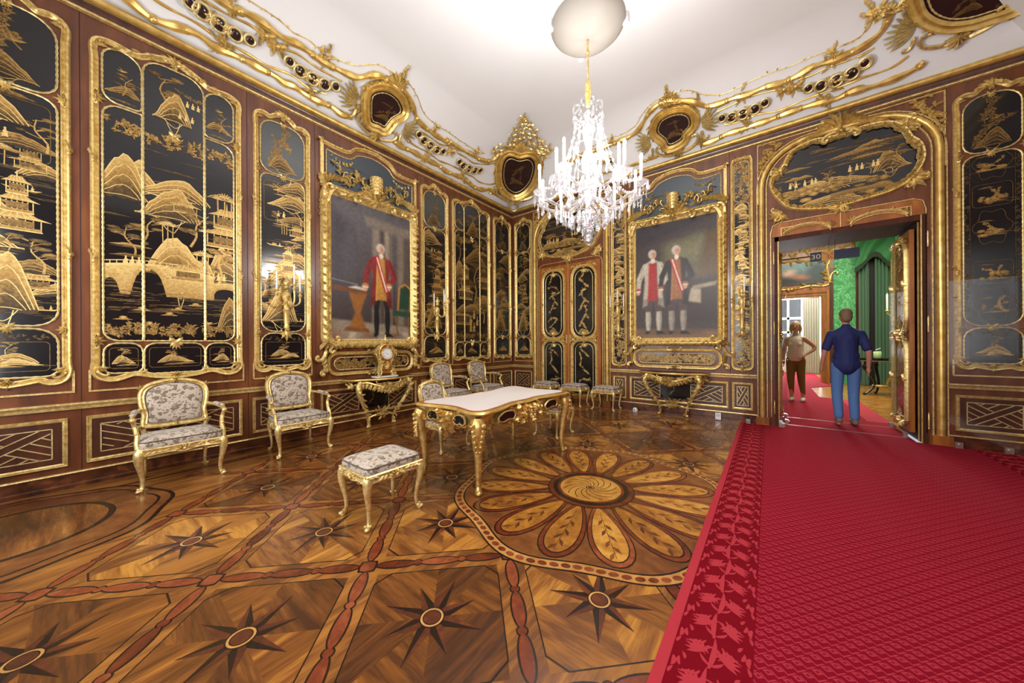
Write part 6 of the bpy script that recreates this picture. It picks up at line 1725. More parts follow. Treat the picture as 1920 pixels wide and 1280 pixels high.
def apron(mb, pts, z0, z1, seed=1, drop=.03):
    """carved seat rail round a plan polygon (CCW), with a waved lower edge"""
    n = len(pts); R = random.Random(seed)
    for i in range(n):
        a, b_ = Vector(pts[i]), Vector(pts[(i + 1) % n]); L = (b_ - a).length; u = (b_ - a) / L; nn = Vector((u.y, -u.x)); K = 12
        vs = []
        for k in range(K + 1):
            f = k / K; p = a + u * L * f; lo = z0 + drop * .5 * (1 - math.cos(2 * PI * f)) * .5 - drop * (math.exp(-((f - .5) / .12) ** 2) * .8)
            for off, z in ((.0, z1), (.008, z1 - .008), (.004, z1 - .016), (-.002, (z1 + lo) / 2), (.010, lo + .008), (.006, lo), (-.012, lo)): vs.append((p.x + nn.x * off, p.y + nn.y * off, z))
        m = 7; mb.add(vs, [(k * m + j, (k + 1) * m + j, (k + 1) * m + j + 1, k * m + j + 1) for k in range(K) for j in range(m - 1)])
        o = (a.x, a.y, 0); c = L / 2; zc = (z0 + z1) / 2
        for s_ in (-1, 1):
            for j in range(4): xzleaf(mb, o, (u.x, u.y), (nn.x, nn.y), c + s_ * .012 * j, zc - .012, PI / 2 - s_ * (.3 + .5 * j), .045, .018, .02)
            for j in range(4): xzleaf(mb, o, (u.x, u.y), (nn.x, nn.y), c + s_ * L * (.16 + .07 * j), zc + .004, (0 if s_ > 0 else PI) + R.uniform(-.5, .5), .05, .016, .016, .5)
        q = a + u * c + nn * .014; mb.ball((q.x, q.y, zc - .012), .014, n=7, k=5)
def cushion(mb, x0, x1, y0, y1, z0, z1, crown=.03, n=10, r=.05):
    """upholstered pad with domed top and rounded corners"""
    ring_ = rrect(x0, x1, y0, y1, r, 4); N_ = len(ring_); cx_, cy_ = (x0 + x1) / 2, (y0 + y1) / 2
    lv = [(1.0, z0), (1.012, z0 + (z1 - z0) * .4), (1.0, z1 - .006), (.965, z1 + .004), (.8, z1 + crown * .62), (.5, z1 + crown * .93), (.2, z1 + crown)]
    vs = []
    for f, z in lv:
        for x, y in ring_: vs.append((cx_ + (x - cx_) * f, cy_ + (y - cy_) * f, z))
    fs = [(i * N_ + k, i * N_ + (k + 1) % N_, (i + 1) * N_ + (k + 1) % N_, (i + 1) * N_ + k) for i in range(len(lv) - 1) for k in range(N_)]
    fs.append(tuple((len(lv) - 1) * N_ + k for k in range(N_))); mb.add(vs, fs)
    return [(cx_ + (x - cx_) * 1.0, cy_ + (y - cy_) * 1.0) for x, y in ring_]
def make_stool(label):
    t = thing('stool', label, 'stool', group='gilt upholstered stools')
    hx, hy, zr = .237, .205, .365
    for sx in (-1, 1):
        for sy in (-1, 1):
            mb = MB(); cabriole(mb, sx * (hx - .03), sy * (hy - .03), zr + .02, sx * .7, sy * .7, zr + .018, .024); mb.build('leg', 'gold_light', t)
    mb = MB(); apron(mb, [(-hx, -hy), (hx, -hy), (hx, hy), (-hx, hy)], zr - .035, zr + .03, 2); mb.build('apron', 'gold_light', t)
    mb = MB(); rg = cushion(mb, -hx + .004, hx - .004, -hy + .004, hy - .004, zr + .028, zr + .075, .035); mb.build('seat_cushion', 'upholstery', t)
    mb = MB(); mb.tube([(x, y, zr + .074) for x, y in rg], .0055, 5, True); mb.build('piping', 'ribbon_dark', t)
    return t
def make_chair(label):
    """armchair facing -y, back towards +y"""
    t = thing('armchair', label, 'armchair', group='gilt armchairs with flowered upholstery')
    hx, fy, by, zr = .300, -.270, .235, .355
    for sx in (-1, 1):
        mb = MB(); cabriole(mb, sx * (hx - .025), fy + .03, zr + .03, sx * .7, -.7, zr + .028, .027); mb.build('leg', 'gold_light', t)
        mb = MB(); cabriole(mb, sx * (hx - .075), by - .015, zr + .03, sx * .4, .9, zr + .028, .022); mb.build('leg', 'gold_light', t)
    mb = MB(); apron(mb, [(-hx, fy), (hx, fy), (hx - .05, by), (-hx + .05, by)], zr - .035, zr + .035, 5); mb.build('seat_frame', 'gold_light', t)
    mb = MB(); rg = cushion(mb, -hx + .006, hx - .006, fy + .004, by - .03, zr + .03, zr + .095, .035, 10, .06)
    mb.v = [(x * (1 - .13 * (y - fy) / (by - fy)), y, z) for x, y, z in mb.v]; mb.build('seat_cushion', 'upholstery', t)
    rg = [(x * (1 - .13 * (y - fy) / (by - fy)), y) for x, y in rg]
    mb = MB(); mb.tube([(x, y, zr + .094) for x, y in rg], .0055, 5, True); mb.build('piping', 'ribbon_dark', t)
    # back: cartouche outline in its own tilted plane
    tl = .20
    def bk(x, d, z): return (x, by - .02 + d * math.cos(tl) + (z - .44) * math.tan(tl) * .9, z)
    half = [(0, .985), (.10, .975), (.19, .945), (.245, .90), (.268, .82), (.262, .72), (.245, .63), (.252, .55), (.235, .505), (.14, .49), (0, .488)]
    out = catmull([(-x, z) for x, z in half[::-1]] + half[1:-1], True, 4)
    out = out[::-1] if sum(out[i][0] * out[(i + 1) % len(out)][1] - out[(i + 1) % len(out)][0] * out[i][1] for i in range(len(out))) < 0 else out
    mb = MB(); mb.sweep(out, [(-.055, -.012), (-.055, .012), (-.045, .022), (-.034, .014), (-.02, .026), (-.006, .022), (0, .008), (0, -.016), (-.03, -.022), (-.055, -.012)])
    mb.spray(0, .955, PI / 2, .06, 5, 2.4, .035); mb.flower(0, .962, .028, .04)
    for s_ in (-1, 1):
        for j in range(4): mb.leaf(s_ * (.03 + .035 * j), .966 - .008 * j, (0 if s_ > 0 else PI) - s_ * .3, .05, .02, 0, .034)
        mb.spray(s_ * .235, .895, PI / 2 - s_ * .7, .05, 4, 1.6, .032); mb.spray(s_ * .245, .53, -PI / 2 + s_ * .6, .05, 4, 1.6, .032)
    mb.spray(0, .50, PI / 2, .05, 5, 2.6, .03)
    mb.v = [bk(x, y, z) for x, y, z in mb.v]
    mb.build('back_frame', 'gold_light', t)
    inn = [(x * .80, .735 + (z - .735) * .815) for x, z in out]
    mb = MB(); n = len(inn); vs = []
    for f, d in ((1.0, .004), (1.0, -.014), (.93, -.026), (.7, -.034), (.3, -.038)):
        for x, z in inn: vs.append(bk(x * f, d, .735 + (z - .735) * f))
    fs = [(i * n + k, i * n + (k + 1) % n, (i + 1) * n + (k + 1) % n, (i + 1) * n + k) for i in range(4) for k in range(n)] + [tuple(4 * n + k for k in range(n))]
    mb.add(vs, fs)
    mb.add([bk(x, .016, z) for x, z in inn], [tuple(range(n - 1, -1, -1))])
    mb.build('back_cushion', 'upholstery', t)
    mb = MB(); mb.tube([bk(x, -.016, z) for x, z in inn], .006, 5, True); mb.build('back_piping', 'ribbon_dark', t)
    for sx in (-1, 1):
        mb = MB(); mb.tube([bk(sx * .235, .0, .50), (sx * .225, by + .0, .44), (sx * .215, by - .02, zr)], [.022, .022, .026], 7); mb.build('back_stile', 'gold_light', t)
        arm = catmull([bk(sx * .252, -.01, .69), (sx * .285, .12, .685), (sx * .31, -.02, .672), (sx * .325, -.11, .662), (sx * .322, -.145, .645)], False, 4)
        mb = MB(); mb.tube(arm, [.015] * len(arm), 7); mb.ball(arm[-1], .024, n=8, k=6)
        sup = catmull([arm[-1], (sx * .308, -.12, .58), (sx * .296, -.165, .50), (sx * .30, -.20, .44), (sx * .292, -.225, zr + .0)], False, 4)
        mb.tube(sup, [.016 + .006 * (k / len(sup)) for k in range(len(sup))], 7); mb.ball((sx * .30, -.16, .52), .019, n=7, k=5)
        ar = mb.build('armrest', 'gold_light', t)
        mb = MB(); pad = [Vector(p) + Vector((0, 0, .018)) for p in arm[4:-5]]; mb.tube(pad, [.012] + [.024] * (len(pad) - 2) + [.012], 8, sq=.7); mb.build('arm_pad', 'upholstery', ar)
    return t
def facing(o, x, y, rz): o.location = (x, y, 0); o.rotation_euler = (0, 0, rz); return o
RZL = PI / 2      # back against the left wall, facing +x
c0 = make_chair('gilt armchair nearest the camera in full view, backed against the bridge triptych')
facing(c0, .46, -6.12, RZL)
dup(c0, (.43, -5.045, 0), RZL, 'second gilt armchair along the wall, below the three-candle bracket')
dup(c0, (.45, -2.49, 0), RZL, 'gilt armchair by the wall just past the clock console')
dup(c0, (.45, -1.50, 0), RZL, 'gilt armchair by the wall closest to the room corner')
dup(c0, (1.86, -3.86, 0), RZL, 'smaller gilt armchair drawn up behind the writing table, mostly its back showing').scale = (.80, .86, .86)
s0 = make_stool('gilt flowered stool standing alone in front of the writing table')
facing(s0, 2.745, -5.25, PI / 2)
dup(s0, (0.845, -7.36, 0), PI / 2, 'gilt stool cut off by the photo edge, only one leg showing')
dup(s0, (2.69, -2.50, 0), PI / 2, 'gilt stool half hidden behind the far end of the writing table')
dup(s0, (1.19, -.30, 0), 0, 'gilt stool before the closed door, nearest the room corner')
dup(s0, (1.90, -.29, 0), 0, 'middle gilt stool of the row before the closed door')
dup(s0, (2.60, -.29, 0), 0, 'gilt stool of the row nearest the console without a clock')

# writing table
def cartouche_strip(t, pts): pass
tb = thing('writing_table', 'large gilt rococo writing table with white top and dark apron cartouches', 'table', (2.775, -3.825, 0))
HX, HY, ZT = .395, .755, .74
def serp(f, dz=0.0):
    """serpentine table top outline (CCW), grown by f"""
    hx, hy = HX + f, HY + f; c = .075
    q = [(hx - c, -hy - .025), (hx, -hy + .0), (hx + .03, -hy + .075), (hx + .005, -hy * .62), (hx - .045, -hy * .3), (hx - .03, 0), (hx - .045, hy * .3), (hx + .005, hy * .62), (hx + .03, hy - .075), (hx, hy), (hx - c, hy + .025)]
    q += [(.5 * hx, hy - .005), (.18 * hx, hy - .035), (-.18 * hx, hy - .035), (-.5 * hx, hy - .005)]
    q += [(-x, -y) for x, y in q[:11]] + [(-.5 * hx, -hy + .005), (-.18 * hx, -hy + .035), (.18 * hx, -hy + .035), (.5 * hx, -hy + .005)]
    return catmull(q, True, 4)
mb = MB(); P = serp(.045); n = len(P); vs = []
for off, z in ((-.03, ZT - .045), (-.004, ZT - .036), (.004, ZT - .022), (-.004, ZT - .010), (-.016, ZT - .002)):
    for x, y in serp(.045 + off): vs.append((x, y, z))
mb.add(vs, [(i * n + k, i * n + (k + 1) % n, (i + 1) * n + (k + 1) % n, (i + 1) * n + k) for i in range(4) for k in range(n)]); mb.build('edge_moulding', 'gold_smooth', tb)
mb = MB(); mb.slab(serp(.031), ZT - .04, ZT - .001); mb.build('table_top', 'door_wood', tb, smooth=False)
mb = MB(); mb.slab(serp(-.01), ZT - .001, ZT + .002)
plain('white_leather', lin(216, 206, 200), 0.55); mb.build('writing_surface', 'white_leather', tb, smooth=False)
for sx in (-1, 1):
    for sy in (-1, 1):
        mb = MB()
        prof = [(1.0, .02, 1.6), (.93, .035, 1.85), (.83, .04, 1.7), (.70, .025, 1.25), (.5, .0, .98), (.3, -.012, .82), (.12, -.012, .70), (.05, .002, .85), (.02, .012, 1.0), (0, .012, .8)]
        H0 = .665; dx, dy = sx * .7, sy * .7
        pts = [(sx * .385 + dx * o, sy * .75 + dy * o, H0 * f) for f, o, k in prof]; P = catmull(pts, False, 3); Rr = [a[0] * .036 for a in catmull([(k,) for f, o, k in prof], False, 3)]
        mb.tube(P, Rr, 9); mb.ball((sx * .385 + dx * .035, sy * .75 + dy * .035, .022), .03, .03, .022, 8, 5)
        for j in range(6):
            for s_ in (-1, 1): mb.ball((sx * .385 + dx * .085 - dy * .05 * s_ * (1 - j / 7), sy * .75 + dy * .085 + dx * .05 * s_ * (1 - j / 7), .62 - .045 * j), .024 - .002 * j, n=6, k=4)
        for j in range(5):
            o = (sx * .385 + dx * .05, sy * .75 + dy * .05, 0); u = (-dy / .99, dx / .99)
            for s_ in (-1, 1): xzleaf(mb, o, u, (dx / .99, dy / .99), s_ * .02, .60 - .03 * j, -PI / 2 + s_ * (.35 - .05 * j), .09, .035, .03, s_ * .2)
        mb.build('leg', 'gold_table', tb)
R = random.Random(12)
for (a, b_, K) in (((-.36, -.735), (.36, -.735), 1), ((.375, -.72), (.375, .72), 2), ((.36, .735), (-.36, .735), 1), ((-.375, .72), (-.375, -.72), 2)):
    a, b_ = Vector(a), Vector(b_); L = (b_ - a).length; u = (b_ - a) / L; nn = Vector((u.y, -u.x)); Kn = 24
    mb = MB(); vs = []
    def low(f): return ZT - .045 - .145 + .05 * abs(math.sin(PI * f * (2 if K == 1 else 3))) * .6 - .055 * math.exp(-((f - .5) / .09) ** 2)
    for k in range(Kn + 1):
        f = k / Kn; p = a + u * L * f; lo = low(f); bul = .02 * math.sin(PI * f)
        for off, z in ((.03, ZT - .045), (.012 + bul, ZT - .075), (.006 + bul, (ZT - .06 + lo) / 2), (.016 + bul, lo + .02), (.024 + bul, lo + .01), (.012 + bul, lo), (-.01, lo)): vs.append((p.x + nn.x * off, p.y + nn.y * off, z))
    m = 7; mb.add(vs, [(k * m + j, (k + 1) * m + j, (k + 1) * m + j + 1, k * m + j + 1) for k in range(Kn) for j in range(m - 1)])
    ap = mb.build('apron', 'gold_table', tb)
    o = (a.x + nn.x * .015, a.y + nn.y * .015, 0); uu, n2 = (u.x, u.y), (nn.x, nn.y)
    mb = MB(); c = L / 2
    for j in range(54):
        x = c + R.gauss(0, .10); xzleaf(mb, o, uu, n2, x, low(x / L) + R.uniform(0, .13), R.uniform(0, 6.28), .06, .026, .045, R.uniform(-1, 1))
    for s_ in (-1, 1):
        for j in range(int(L / .07)):
            f = (j + .5) / int(L / .07); xzleaf(mb, o, uu, n2, L * f, low(f) + .006, (0 if s_ > 0 else PI) + s_ * .4 * (-1) ** j, .07, .028, .035, s_ * .4)
    mb.build('apron_carving', 'gold_table', ap)
    for f in ((.24, .76) if K == 1 else (.22, .78)):
        for s2 in (1,):
            t2 = MB(); w_ = .07 if K == 1 else .12
            q = catmull([(-w_, -.005), (-w_ * .5, .032), (0, .04), (w_ * .7, .034), (w_, 0), (w_ * .8, -.03), (w_ * .2, -.022), (-w_ * .5, -.035)], True, 3)[::-1]
            if sum(q[i][0] * q[(i + 1) % len(q)][1] - q[(i + 1) % len(q)][0] * q[i][1] for i in range(len(q))) < 0: q = q[::-1]
            t2.plate(q, 0, -.012); px, pz = L * f, ZT - .105
            off = .022 + .02 * math.sin(PI * f)
            mb = MB(); conv = lambda v: (o[0] + u.x * (px + v[0]) + n2[0] * (off - v[1]), o[1] + u.y * (px + v[0]) + n2[1] * (off - v[1]), pz + v[2])
            mb.add([conv(v) for v in t2.v], t2.f); mb.build('dark_cartouche', 'lacquer', ap, smooth=False)
            t2 = MB(); t2.sweep(q, [(0, .004), (.004, .016), (.010, .016), (.014, .0)]); mb = MB(); mb.add([conv(v) for v in t2.v], t2.f); mb.build('cartouche_rim', 'gold_light', ap)

# console tables
def make_console(label, loc, rz):
    t = thing('console_table', label, 'console table', loc, rz)
    zt = .80; hw_ = .575
    top = catmull([(-hw_, 0), (-hw_ - .01, -.10), (-hw_ + .05, -.22), (-.38, -.27), (-.20, -.36), (0, -.385), (.20, -.36), (.38, -.27), (hw_ - .05, -.22), (hw_ + .01, -.10), (hw_, 0)], False, 4)
    top = [(x, y - .046) for x, y in top]
    mb = MB(); mb.slab(top, zt - .03, zt); mb.build('top', 'jamb_wood', t, smooth=False)
    mb = MB(); mb.tube([(x, y, zt - .016) for x, y in top], .017, 6); mb.build('edge_moulding', 'gold_smooth', t)
    R = random.Random(5)
    for s_ in (-1, 1):
        leg = catmull([(s_ * .40, -.27, zt - .03), (s_ * .45, -.30, zt - .12), (s_ * .43, -.30, zt - .24), (s_ * .35, -.25, zt - .40), (s_ * .28, -.19, zt - .52), (s_ * .235, -.15, .17), (s_ * .215, -.14, .07), (s_ * .225, -.155, .02), (s_ * .235, -.165, .0)], False, 4)
        rad = [.032 + .014 * math.sin(PI * min(1, k / 14)) - .0006 * k for k in range(len(leg))]
        mb = MB(); mb.tube(leg, rad, 8); mb.ball((s_ * .235, -.165, .025), .030, .03, .025, 8, 5)
        for k in range(2, len(leg) - 8, 2):
            x, y, z = leg[k]; mb.leaf(x, z, R.uniform(0, 6.28), .07, .03, R.uniform(-.7, .7), .03, 4, y - .03)
        mb.flower(leg[16][0], leg[16][2], .04, .03, 6, leg[16][1] - .02); mb.build('leg', 'gold', t)
        mb = MB(); rail = catmull([(s_ * .44, -.28, zt - .07), (s_ * .33, -.32, zt - .06), (s_ * .22, -.36, zt - .10), (s_ * .12, -.385, zt - .13), (0, -.40, zt - .16)], False, 4); mb.tube(rail, .02, 7)
        for k, (x, y, z) in enumerate(rail[::2]):
            for j in range(3): mb.leaf(x, z - .02, R.uniform(-2.4, -.7), .08, .03, R.uniform(-.6, .6), .04, 4, y)
        mb.scroll(s_ * .10, zt - .09, 0 if s_ > 0 else PI, .22, .014, 4.5, s_, .03, 14, -.36)
        mb.build('front_rail', 'gold', t)
        mb = MB(); mb.tube(catmull([(s_ * .45, -.26, zt - .08), (s_ * .50, -.15, zt - .11), (s_ * .52, -.05, zt - .08)], False, 4), .018, 6)
        for j in range(8): mb.leaf(s_ * .49, zt - .08 - .02 * (j % 4), R.uniform(0, 6.28), .09, .04, R.uniform(-.6, .6), .03, 4, -.10 - .015 * j)
        mb.build('side_rail', 'gold', t)
    mb = MB()
    for j in range(30): mb.leaf(R.gauss(0, .07), zt - .13 + R.uniform(-.06, .05), R.uniform(0, 6.28), .08, .032, R.uniform(-.9, .9), .05, 4, -.385)
    mb.flower(0, zt - .11, .05, .06, 7, -.38); mb.build('centre_carving', 'gold', t)
    mb = MB(); mb.tube(catmull([(-.24, -.16, .16), (-.12, -.17, .19), (0, -.18, .20), (.12, -.17, .19), (.24, -.16, .16)], False, 4), .016, 6)
    for j in range(46): mb.leaf(R.gauss(0, .085), .20 + R.uniform(-.06, .09) * (1), R.uniform(0, 6.28), .07, .028, R.uniform(-.9, .9), .04, 4, -.17 + R.uniform(-.03, .03))
    mb.build('stretcher_carving', 'gold', t)
    return t
make_console('gilt console table carrying the clock under the single portrait', (0, -3.735, 0), PI / 2)
make_console('gilt console table without a clock under the double portrait', (3.80, 0, 0), 0)

# mantel clock
ck = thing('mantel_clock', 'rococo gilt mantel clock with white enamel dial on the console table', 'clock', (.25, -3.72, .803), PI / 2)
mb = MB(); mb.slab(rrect(-.20, .20, -.10, .10, .05), 0, .018); mb.build('marble_base', 'white_enamel', ck, smooth=False)
outl = [(.10, .06), (.09, .14), (.075, .22), (.10, .30), (.125, .38), (.11, .46), (.06, .51), (0, .52)]
body = catmull(outl + [(-x, z) for x, z in outl[-2::-1]], False, 4)
mb = MB(); mb.plate(body, .05, -.05); mb.build('case', 'door_wood', ck, smooth=False)
mb = MB(); mb.sweep(body, [(-.008, .045), (0, .065), (.012, .06), (.016, .03), (.014, -.05)], False)
R = random.Random(9)
for k in range(0, len(body), 2): mb.leaf(body[k][0], body[k][1], R.uniform(0, 6.28), .06, .028, R.uniform(-.8, .8), .04, 4, -.03)
mb.build('gilt_case_frame', 'gold', ck)
for s_ in (-1, 1):
    mb = MB(); mb.scroll(s_ * .08, .10, -PI / 2 + s_ * .4, .16, .018, 4, s_, .03, 16, -.03); mb.spray(s_ * .11, .06, -PI / 2 + s_ * .6, .07, 5, 2, .03, -.04); mb.ball((s_ * .13, -.03, .035), .028, .03, .018, 8, 5); mb.build('foot', 'gold', ck)
    mb = MB(); mb.spray(s_ * .12, .40, (0 if s_ > 0 else PI) + s_ * .5, .09, 5, 2, .03, -.02); mb.scroll(s_ * .11, .34, PI / 2 - s_ * .6, .13, .012, 4, -s_, .03, 14, -.02); mb.build('side_carving', 'gold', ck)
mb = MB(); mb.lathe([(.0, .0), (.04, .0), (.03, .02), (.018, .04), (.028, .07), (.022, .10), (.012, .12), (.010, .16), (0, .17)], 10, (0, -.01, .52)); mb.spray(0, .53, PI / 2, .09, 7, 2.8, .04, -.02); mb.build('finial', 'gold', ck)
mb = MB(); mb.flower(0, .17, .055, .05, 8, -.05); mb.spray(0, .20, PI / 2, .06, 5, 2, .04, -.05); mb.build('mount', 'gold', ck)
mb = MB(); mb.lathe([(0, .070), (.082, .070), (.086, .06), (.086, .05)], 32, (0, 0, .375), axis='y'); dl = mb.build('dial', 'white_enamel', ck)
mb = MB(); mb.lathe([(.084, .05), (.086, .074), (.093, .076), (.099, .068), (.099, .05)], 32, (0, 0, .375), axis='y'); mb.build('bezel', 'gold_light', dl)
mb = MB()
for k in range(12):
    a = PI / 2 - 2 * PI * k / 12
    for j, nb in enumerate((3, 1, 2, 3, 2, 1, 2, 3, 4, 2, 1, 2)[k:k + 1]):
        for q in range(nb):
            da = (q - (nb - 1) / 2) * .09; r0, r1 = .058, .075; w_ = .0015
            ca, sa = math.cos(a + da), math.sin(a + da)
            mb.add([(ca * r0 - sa * w_, -.0715, .375 + sa * r0 + ca * w_), (ca * r1 - sa * w_, -.0715, .375 + sa * r1 + ca * w_), (ca * r1 + sa * w_, -.0715, .375 + sa * r1 - ca * w_), (ca * r0 + sa * w_, -.0715, .375 + sa * r0 - ca * w_)], [(0, 1, 2, 3)])
mb.build('numerals', 'black', dl, smooth=False)
for nm, a, L in (('hour_hand', -.55, .04), ('minute_hand', PI - .35, .06)):
    mb = MB(); ca, sa = math.cos(a), math.sin(a); mb.add([(-sa * .003, -.073, .375 + ca * .003), (ca * L, -.073, .375 + sa * L), (sa * .003, -.073, .375 - ca * .003), (-ca * .01, -.073, .375 - sa * .01)], [(0, 1, 2, 3)]); mb.build(nm, 'black', dl, smooth=False)

# three-candle wall brackets
def make_sconce(label, side, u, z):
    (x, y, _), rz = wall_at(side, u); t = thing('wall_bracket', label, 'wall bracket', (x, y, z), rz, 'three-candle gilt wall brackets')
    mb = MB(); mb.lathe([(0, 0), (.022, .01), (.03, .05), (.02, .09), (.03, .12), (.036, .14), (.03, .16), (.032, .20), (.034, .34), (.045, .36), (.034, .38), (.036, .48), (.05, .52), (.055, .56), (.04, .60), (.02, .62)], 10, (0, -.06, 0))
    mb.box(-.02, .02, -.06, -.006, .2, .34); mb.spray(0, .06, -PI / 2, .12, 5, 2.2, .03, -.05); mb.flower(0, .10, .035, .03, 5, -.08); mb.build('herm_body', 'gold', t)
    mb = MB(); mb.ball((0, -.07, .67), .034, .034, .042, 8, 6); mb.lathe([(.035, .69), (.045, .72), (.04, .75), (.02, .77), (.012, .80), (0, .82)], 8, (0, -.07, 0)); mb.build('head_ornament', 'gold_light', t)
    for k, (ex, ey, ez) in enumerate(((-.135, -.14, .62), (.135, -.14, .62), (.04, -.22, .70))):
        arm = catmull([(0, -.08, .50), (ex * .5, -.10 + (ey + .1) * .4, .42), (ex * .95, ey, .46), (ex, ey, ez - .08)], False, 4)
        mb = MB(); mb.tube(arm, .011, 6); mb.lathe([(.0, -.09), (.016, -.085), (.026, -.06), (.014, -.045), (.012, -.03), (.03, -.015), (.032, -.008), (.016, -.004), (.016, .02), (0, .02)], 10, (ex, ey, ez)); ar = mb.build('candle_arm', 'gold', t)
        mb = MB(); mb.lathe([(.0115, .0), (.0115, .20), (.006, .21), (.0045, .235), (0, .25)], 8, (ex, ey, ez + .02)); mb.build('candle', 'wax', ar)
    return t
make_sconce('three-candle gilt wall bracket on the panel behind the second armchair', 'L', -5.045, 1.44)
make_sconce('three-candle gilt wall bracket between the single portrait and the court triptych', 'L', -2.49, 1.44)
make_sconce('three-candle gilt wall bracket between the closed door and the double portrait', 'B', 2.77, 1.44)
make_sconce('three-candle gilt wall bracket between the double portrait and the open doorway', 'B', 4.838, 1.44)

# small things on the floor
t = thing('sensor_dome', 'small white round sensor on the floor beside the console leg', 'sensor', (3.12, -.13, .0))
mb = MB(); mb.lathe([(.045, 0), (.047, .02), (.04, .05), (.025, .065), (0, .07)], 14); mb.build('shell', 'white_plastic', t)
mb = MB(); mb.lathe([(0, .048), (.012, .046), (.014, .04)], 10, (0, -.0, .03), axis='y'); mb.build('lens', 'black', t)
t = thing('wall_box', 'small white upright box standing at the baseboard near the carpet', 'box', (4.495, -.062, .0))
mb = MB(); mb.box(-.042, .042, -.027, .027, .012, .125); mb.build('casing', 'white_plastic', t, smooth=False)
mb = MB(); mb.box(-.046, .046, -.03, .03, .0, .012); mb.build('foot', 'black', t, smooth=False)
mb = MB(); mb.box(-.03, .03, -.029, -.027, .07, .11); mb.build('grille', 'steel', t, smooth=False)
# ---------------------------------------------------------------- crystal chandelier over the floor rosette
ch = thing('chandelier', 'large crystal chandelier with lit candles hanging over the floor rosette', 'chandelier', (MEDX, MEDY, 0))
mb = MB(); mb.tube([(0, 0, 3.72), (0, 0, 4.10), (0, 0, 4.8), (0, 0, 5.58)], .010, 8); mb.ball((0, 0, 3.99), .018, n=8, k=6); mb.build('rod', 'gold_light', ch)
mb = MB(); mb.lathe([(0, 3.74), (.016, 3.735), (.026, 3.70), (.028, 3.60), (.02, 3.57), (.018, 3.50), (0, 3.49)], 12); mb.build('rod_sleeve', 'gold', ch)
mb = MB(); mb.lathe([(0, 4.11), (.10, 4.118), (.20, 4.145), (.28, 4.185), (.33, 4.235), (.335, 4.245), (.325, 4.245), (.27, 4.20), (0, 4.13)], 48); plain('bowl_white', lin(132, 126, 119), .7); mb.build('reflector_bowl', 'bowl_white', ch)
mb = MB()
prof = [(0, 2.27), (.02, 2.275), (.035, 2.30), (.038, 2.33), (.02, 2.36), (.03, 2.39), (.06, 2.42), (.085, 2.47), (.07, 2.53), (.03, 2.56), (.03, 2.62), (.06, 2.66), (.075, 2.72), (.05, 2.80), (.025, 2.83), (.03, 2.88), (.06, 2.93), (.065, 3.0), (.04, 3.08), (.02, 3.1), (.03, 3.16), (.05, 3.22), (.045, 3.30), (.02, 3.34), (.05, 3.40), (.02, 3.46), (0, 3.47)]
mb.lathe(prof, 14); mb.build('crystal_stem', 'crystal', ch)
def drop_mesh(L, w, n=6):
    mb = MB(); vs = [(0, 0, 0)]
    for z, r in ((-.18 * L, .35 * w), (-.6 * L, w), (-.85 * L, .62 * w)):
        for k in range(n): a = 2 * PI * k / n; vs.append((r * math.cos(a), r * .6 * math.sin(a), z))
    vs.append((0, 0, -L)); fs = [(0, 1 + k, 1 + (k + 1) % n) for k in range(n)]
    for i in range(2): fs += [(1 + i * n + k, 1 + (i + 1) * n + k, 1 + (i + 1) * n + (k + 1) % n, 1 + i * n + (k + 1) % n) for k in range(n)]
    fs += [(1 + 2 * n + k, 3 * n + 1, 1 + 2 * n + (k + 1) % n) for k in range(n)]; mb.add(vs, fs); return mb
dA = drop_mesh(.085, .018).build('crystal_drop', 'crystal', ch, smooth=False)
dB = drop_mesh(.13, .011, 5).build('crystal_drop', 'crystal', ch, smooth=False)
dC = drop_mesh(.10, .030, 8).build('crystal_drop', 'crystal', ch, smooth=False)
usedD = set(); R = random.Random(21)
def hang(src, x, y, z, s_=1.0):
    rot = (R.uniform(-.05, .05), R.uniform(-.05, .05), R.uniform(0, 6.28))
    if src.name not in usedD:
        usedD.add(src.name); src.location = (x, y, z); src.rotation_euler = rot; return
    inst('crystal_drop', src, ch, (x, y, z), rot, (s_,) * 3)
def candle_arm(a, r, z, z0, flame=True):
    ca, sa = math.cos(a), math.sin(a)
    pts = catmull([(ca * .05, sa * .05, z0), (ca * r * .45, sa * r * .45, z0 - .10), (ca * r * .85, sa * r * .85, z0 - .03), (ca * r, sa * r, z - .03)], False, 4)
    mb = MB(); mb.tube(pts, [.013 + (.003 if k % 2 else -.002) for k in range(len(pts))], 6)
    mb.lathe([(.012, -.04), (.02, -.03), (.055, -.012), (.062, -.004), (.058, 0), (.018, .002), (.016, .03), (0, .03)], 12, (ca * r, sa * r, z)); ar = mb.build('candle_arm', 'crystal', ch)
    mb = MB(); mb.lathe([(.0125, .0), (.0125, .155), (.007, .165), (0, .166)], 8, (ca * r, sa * r, z + .025)); cd_ = mb.build('candle', 'wax', ar)
    mb = MB(); mb.ball((ca * r, sa * r, z + .215), .014, .014, .030, 8, 6); mb.build('flame_bulb', 'flame', cd_)
    l = bpy.data.lights.new('candle_light', 'POINT'); l.energy = 15.0; l.color = (1.0, .96, .90); l.shadow_soft_size = .03
    lo = bpy.data.objects.new('candle_light', l); link(lo, ch); lo.location = (ca * r, sa * r, z + .27)
    for k in range(6):
        b_ = 2 * PI * k / 6; hang(dB if k % 2 else dA, ca * r + .055 * math.cos(b_), sa * r + .055 * math.sin(b_), z - .010)
    for k in range(3):
        f = (.3, .5, .72)[k]; p = pts[int(f * (len(pts) - 1))]; hang(dC if k == 1 else dA, p[0], p[1], p[2] - .012)
for k in range(10): candle_arm(2 * PI * k / 10 + .15, .455, 2.70, 2.66)
for k in range(5): candle_arm(2 * PI * k / 5 + .5, .27, 2.90, 2.86)
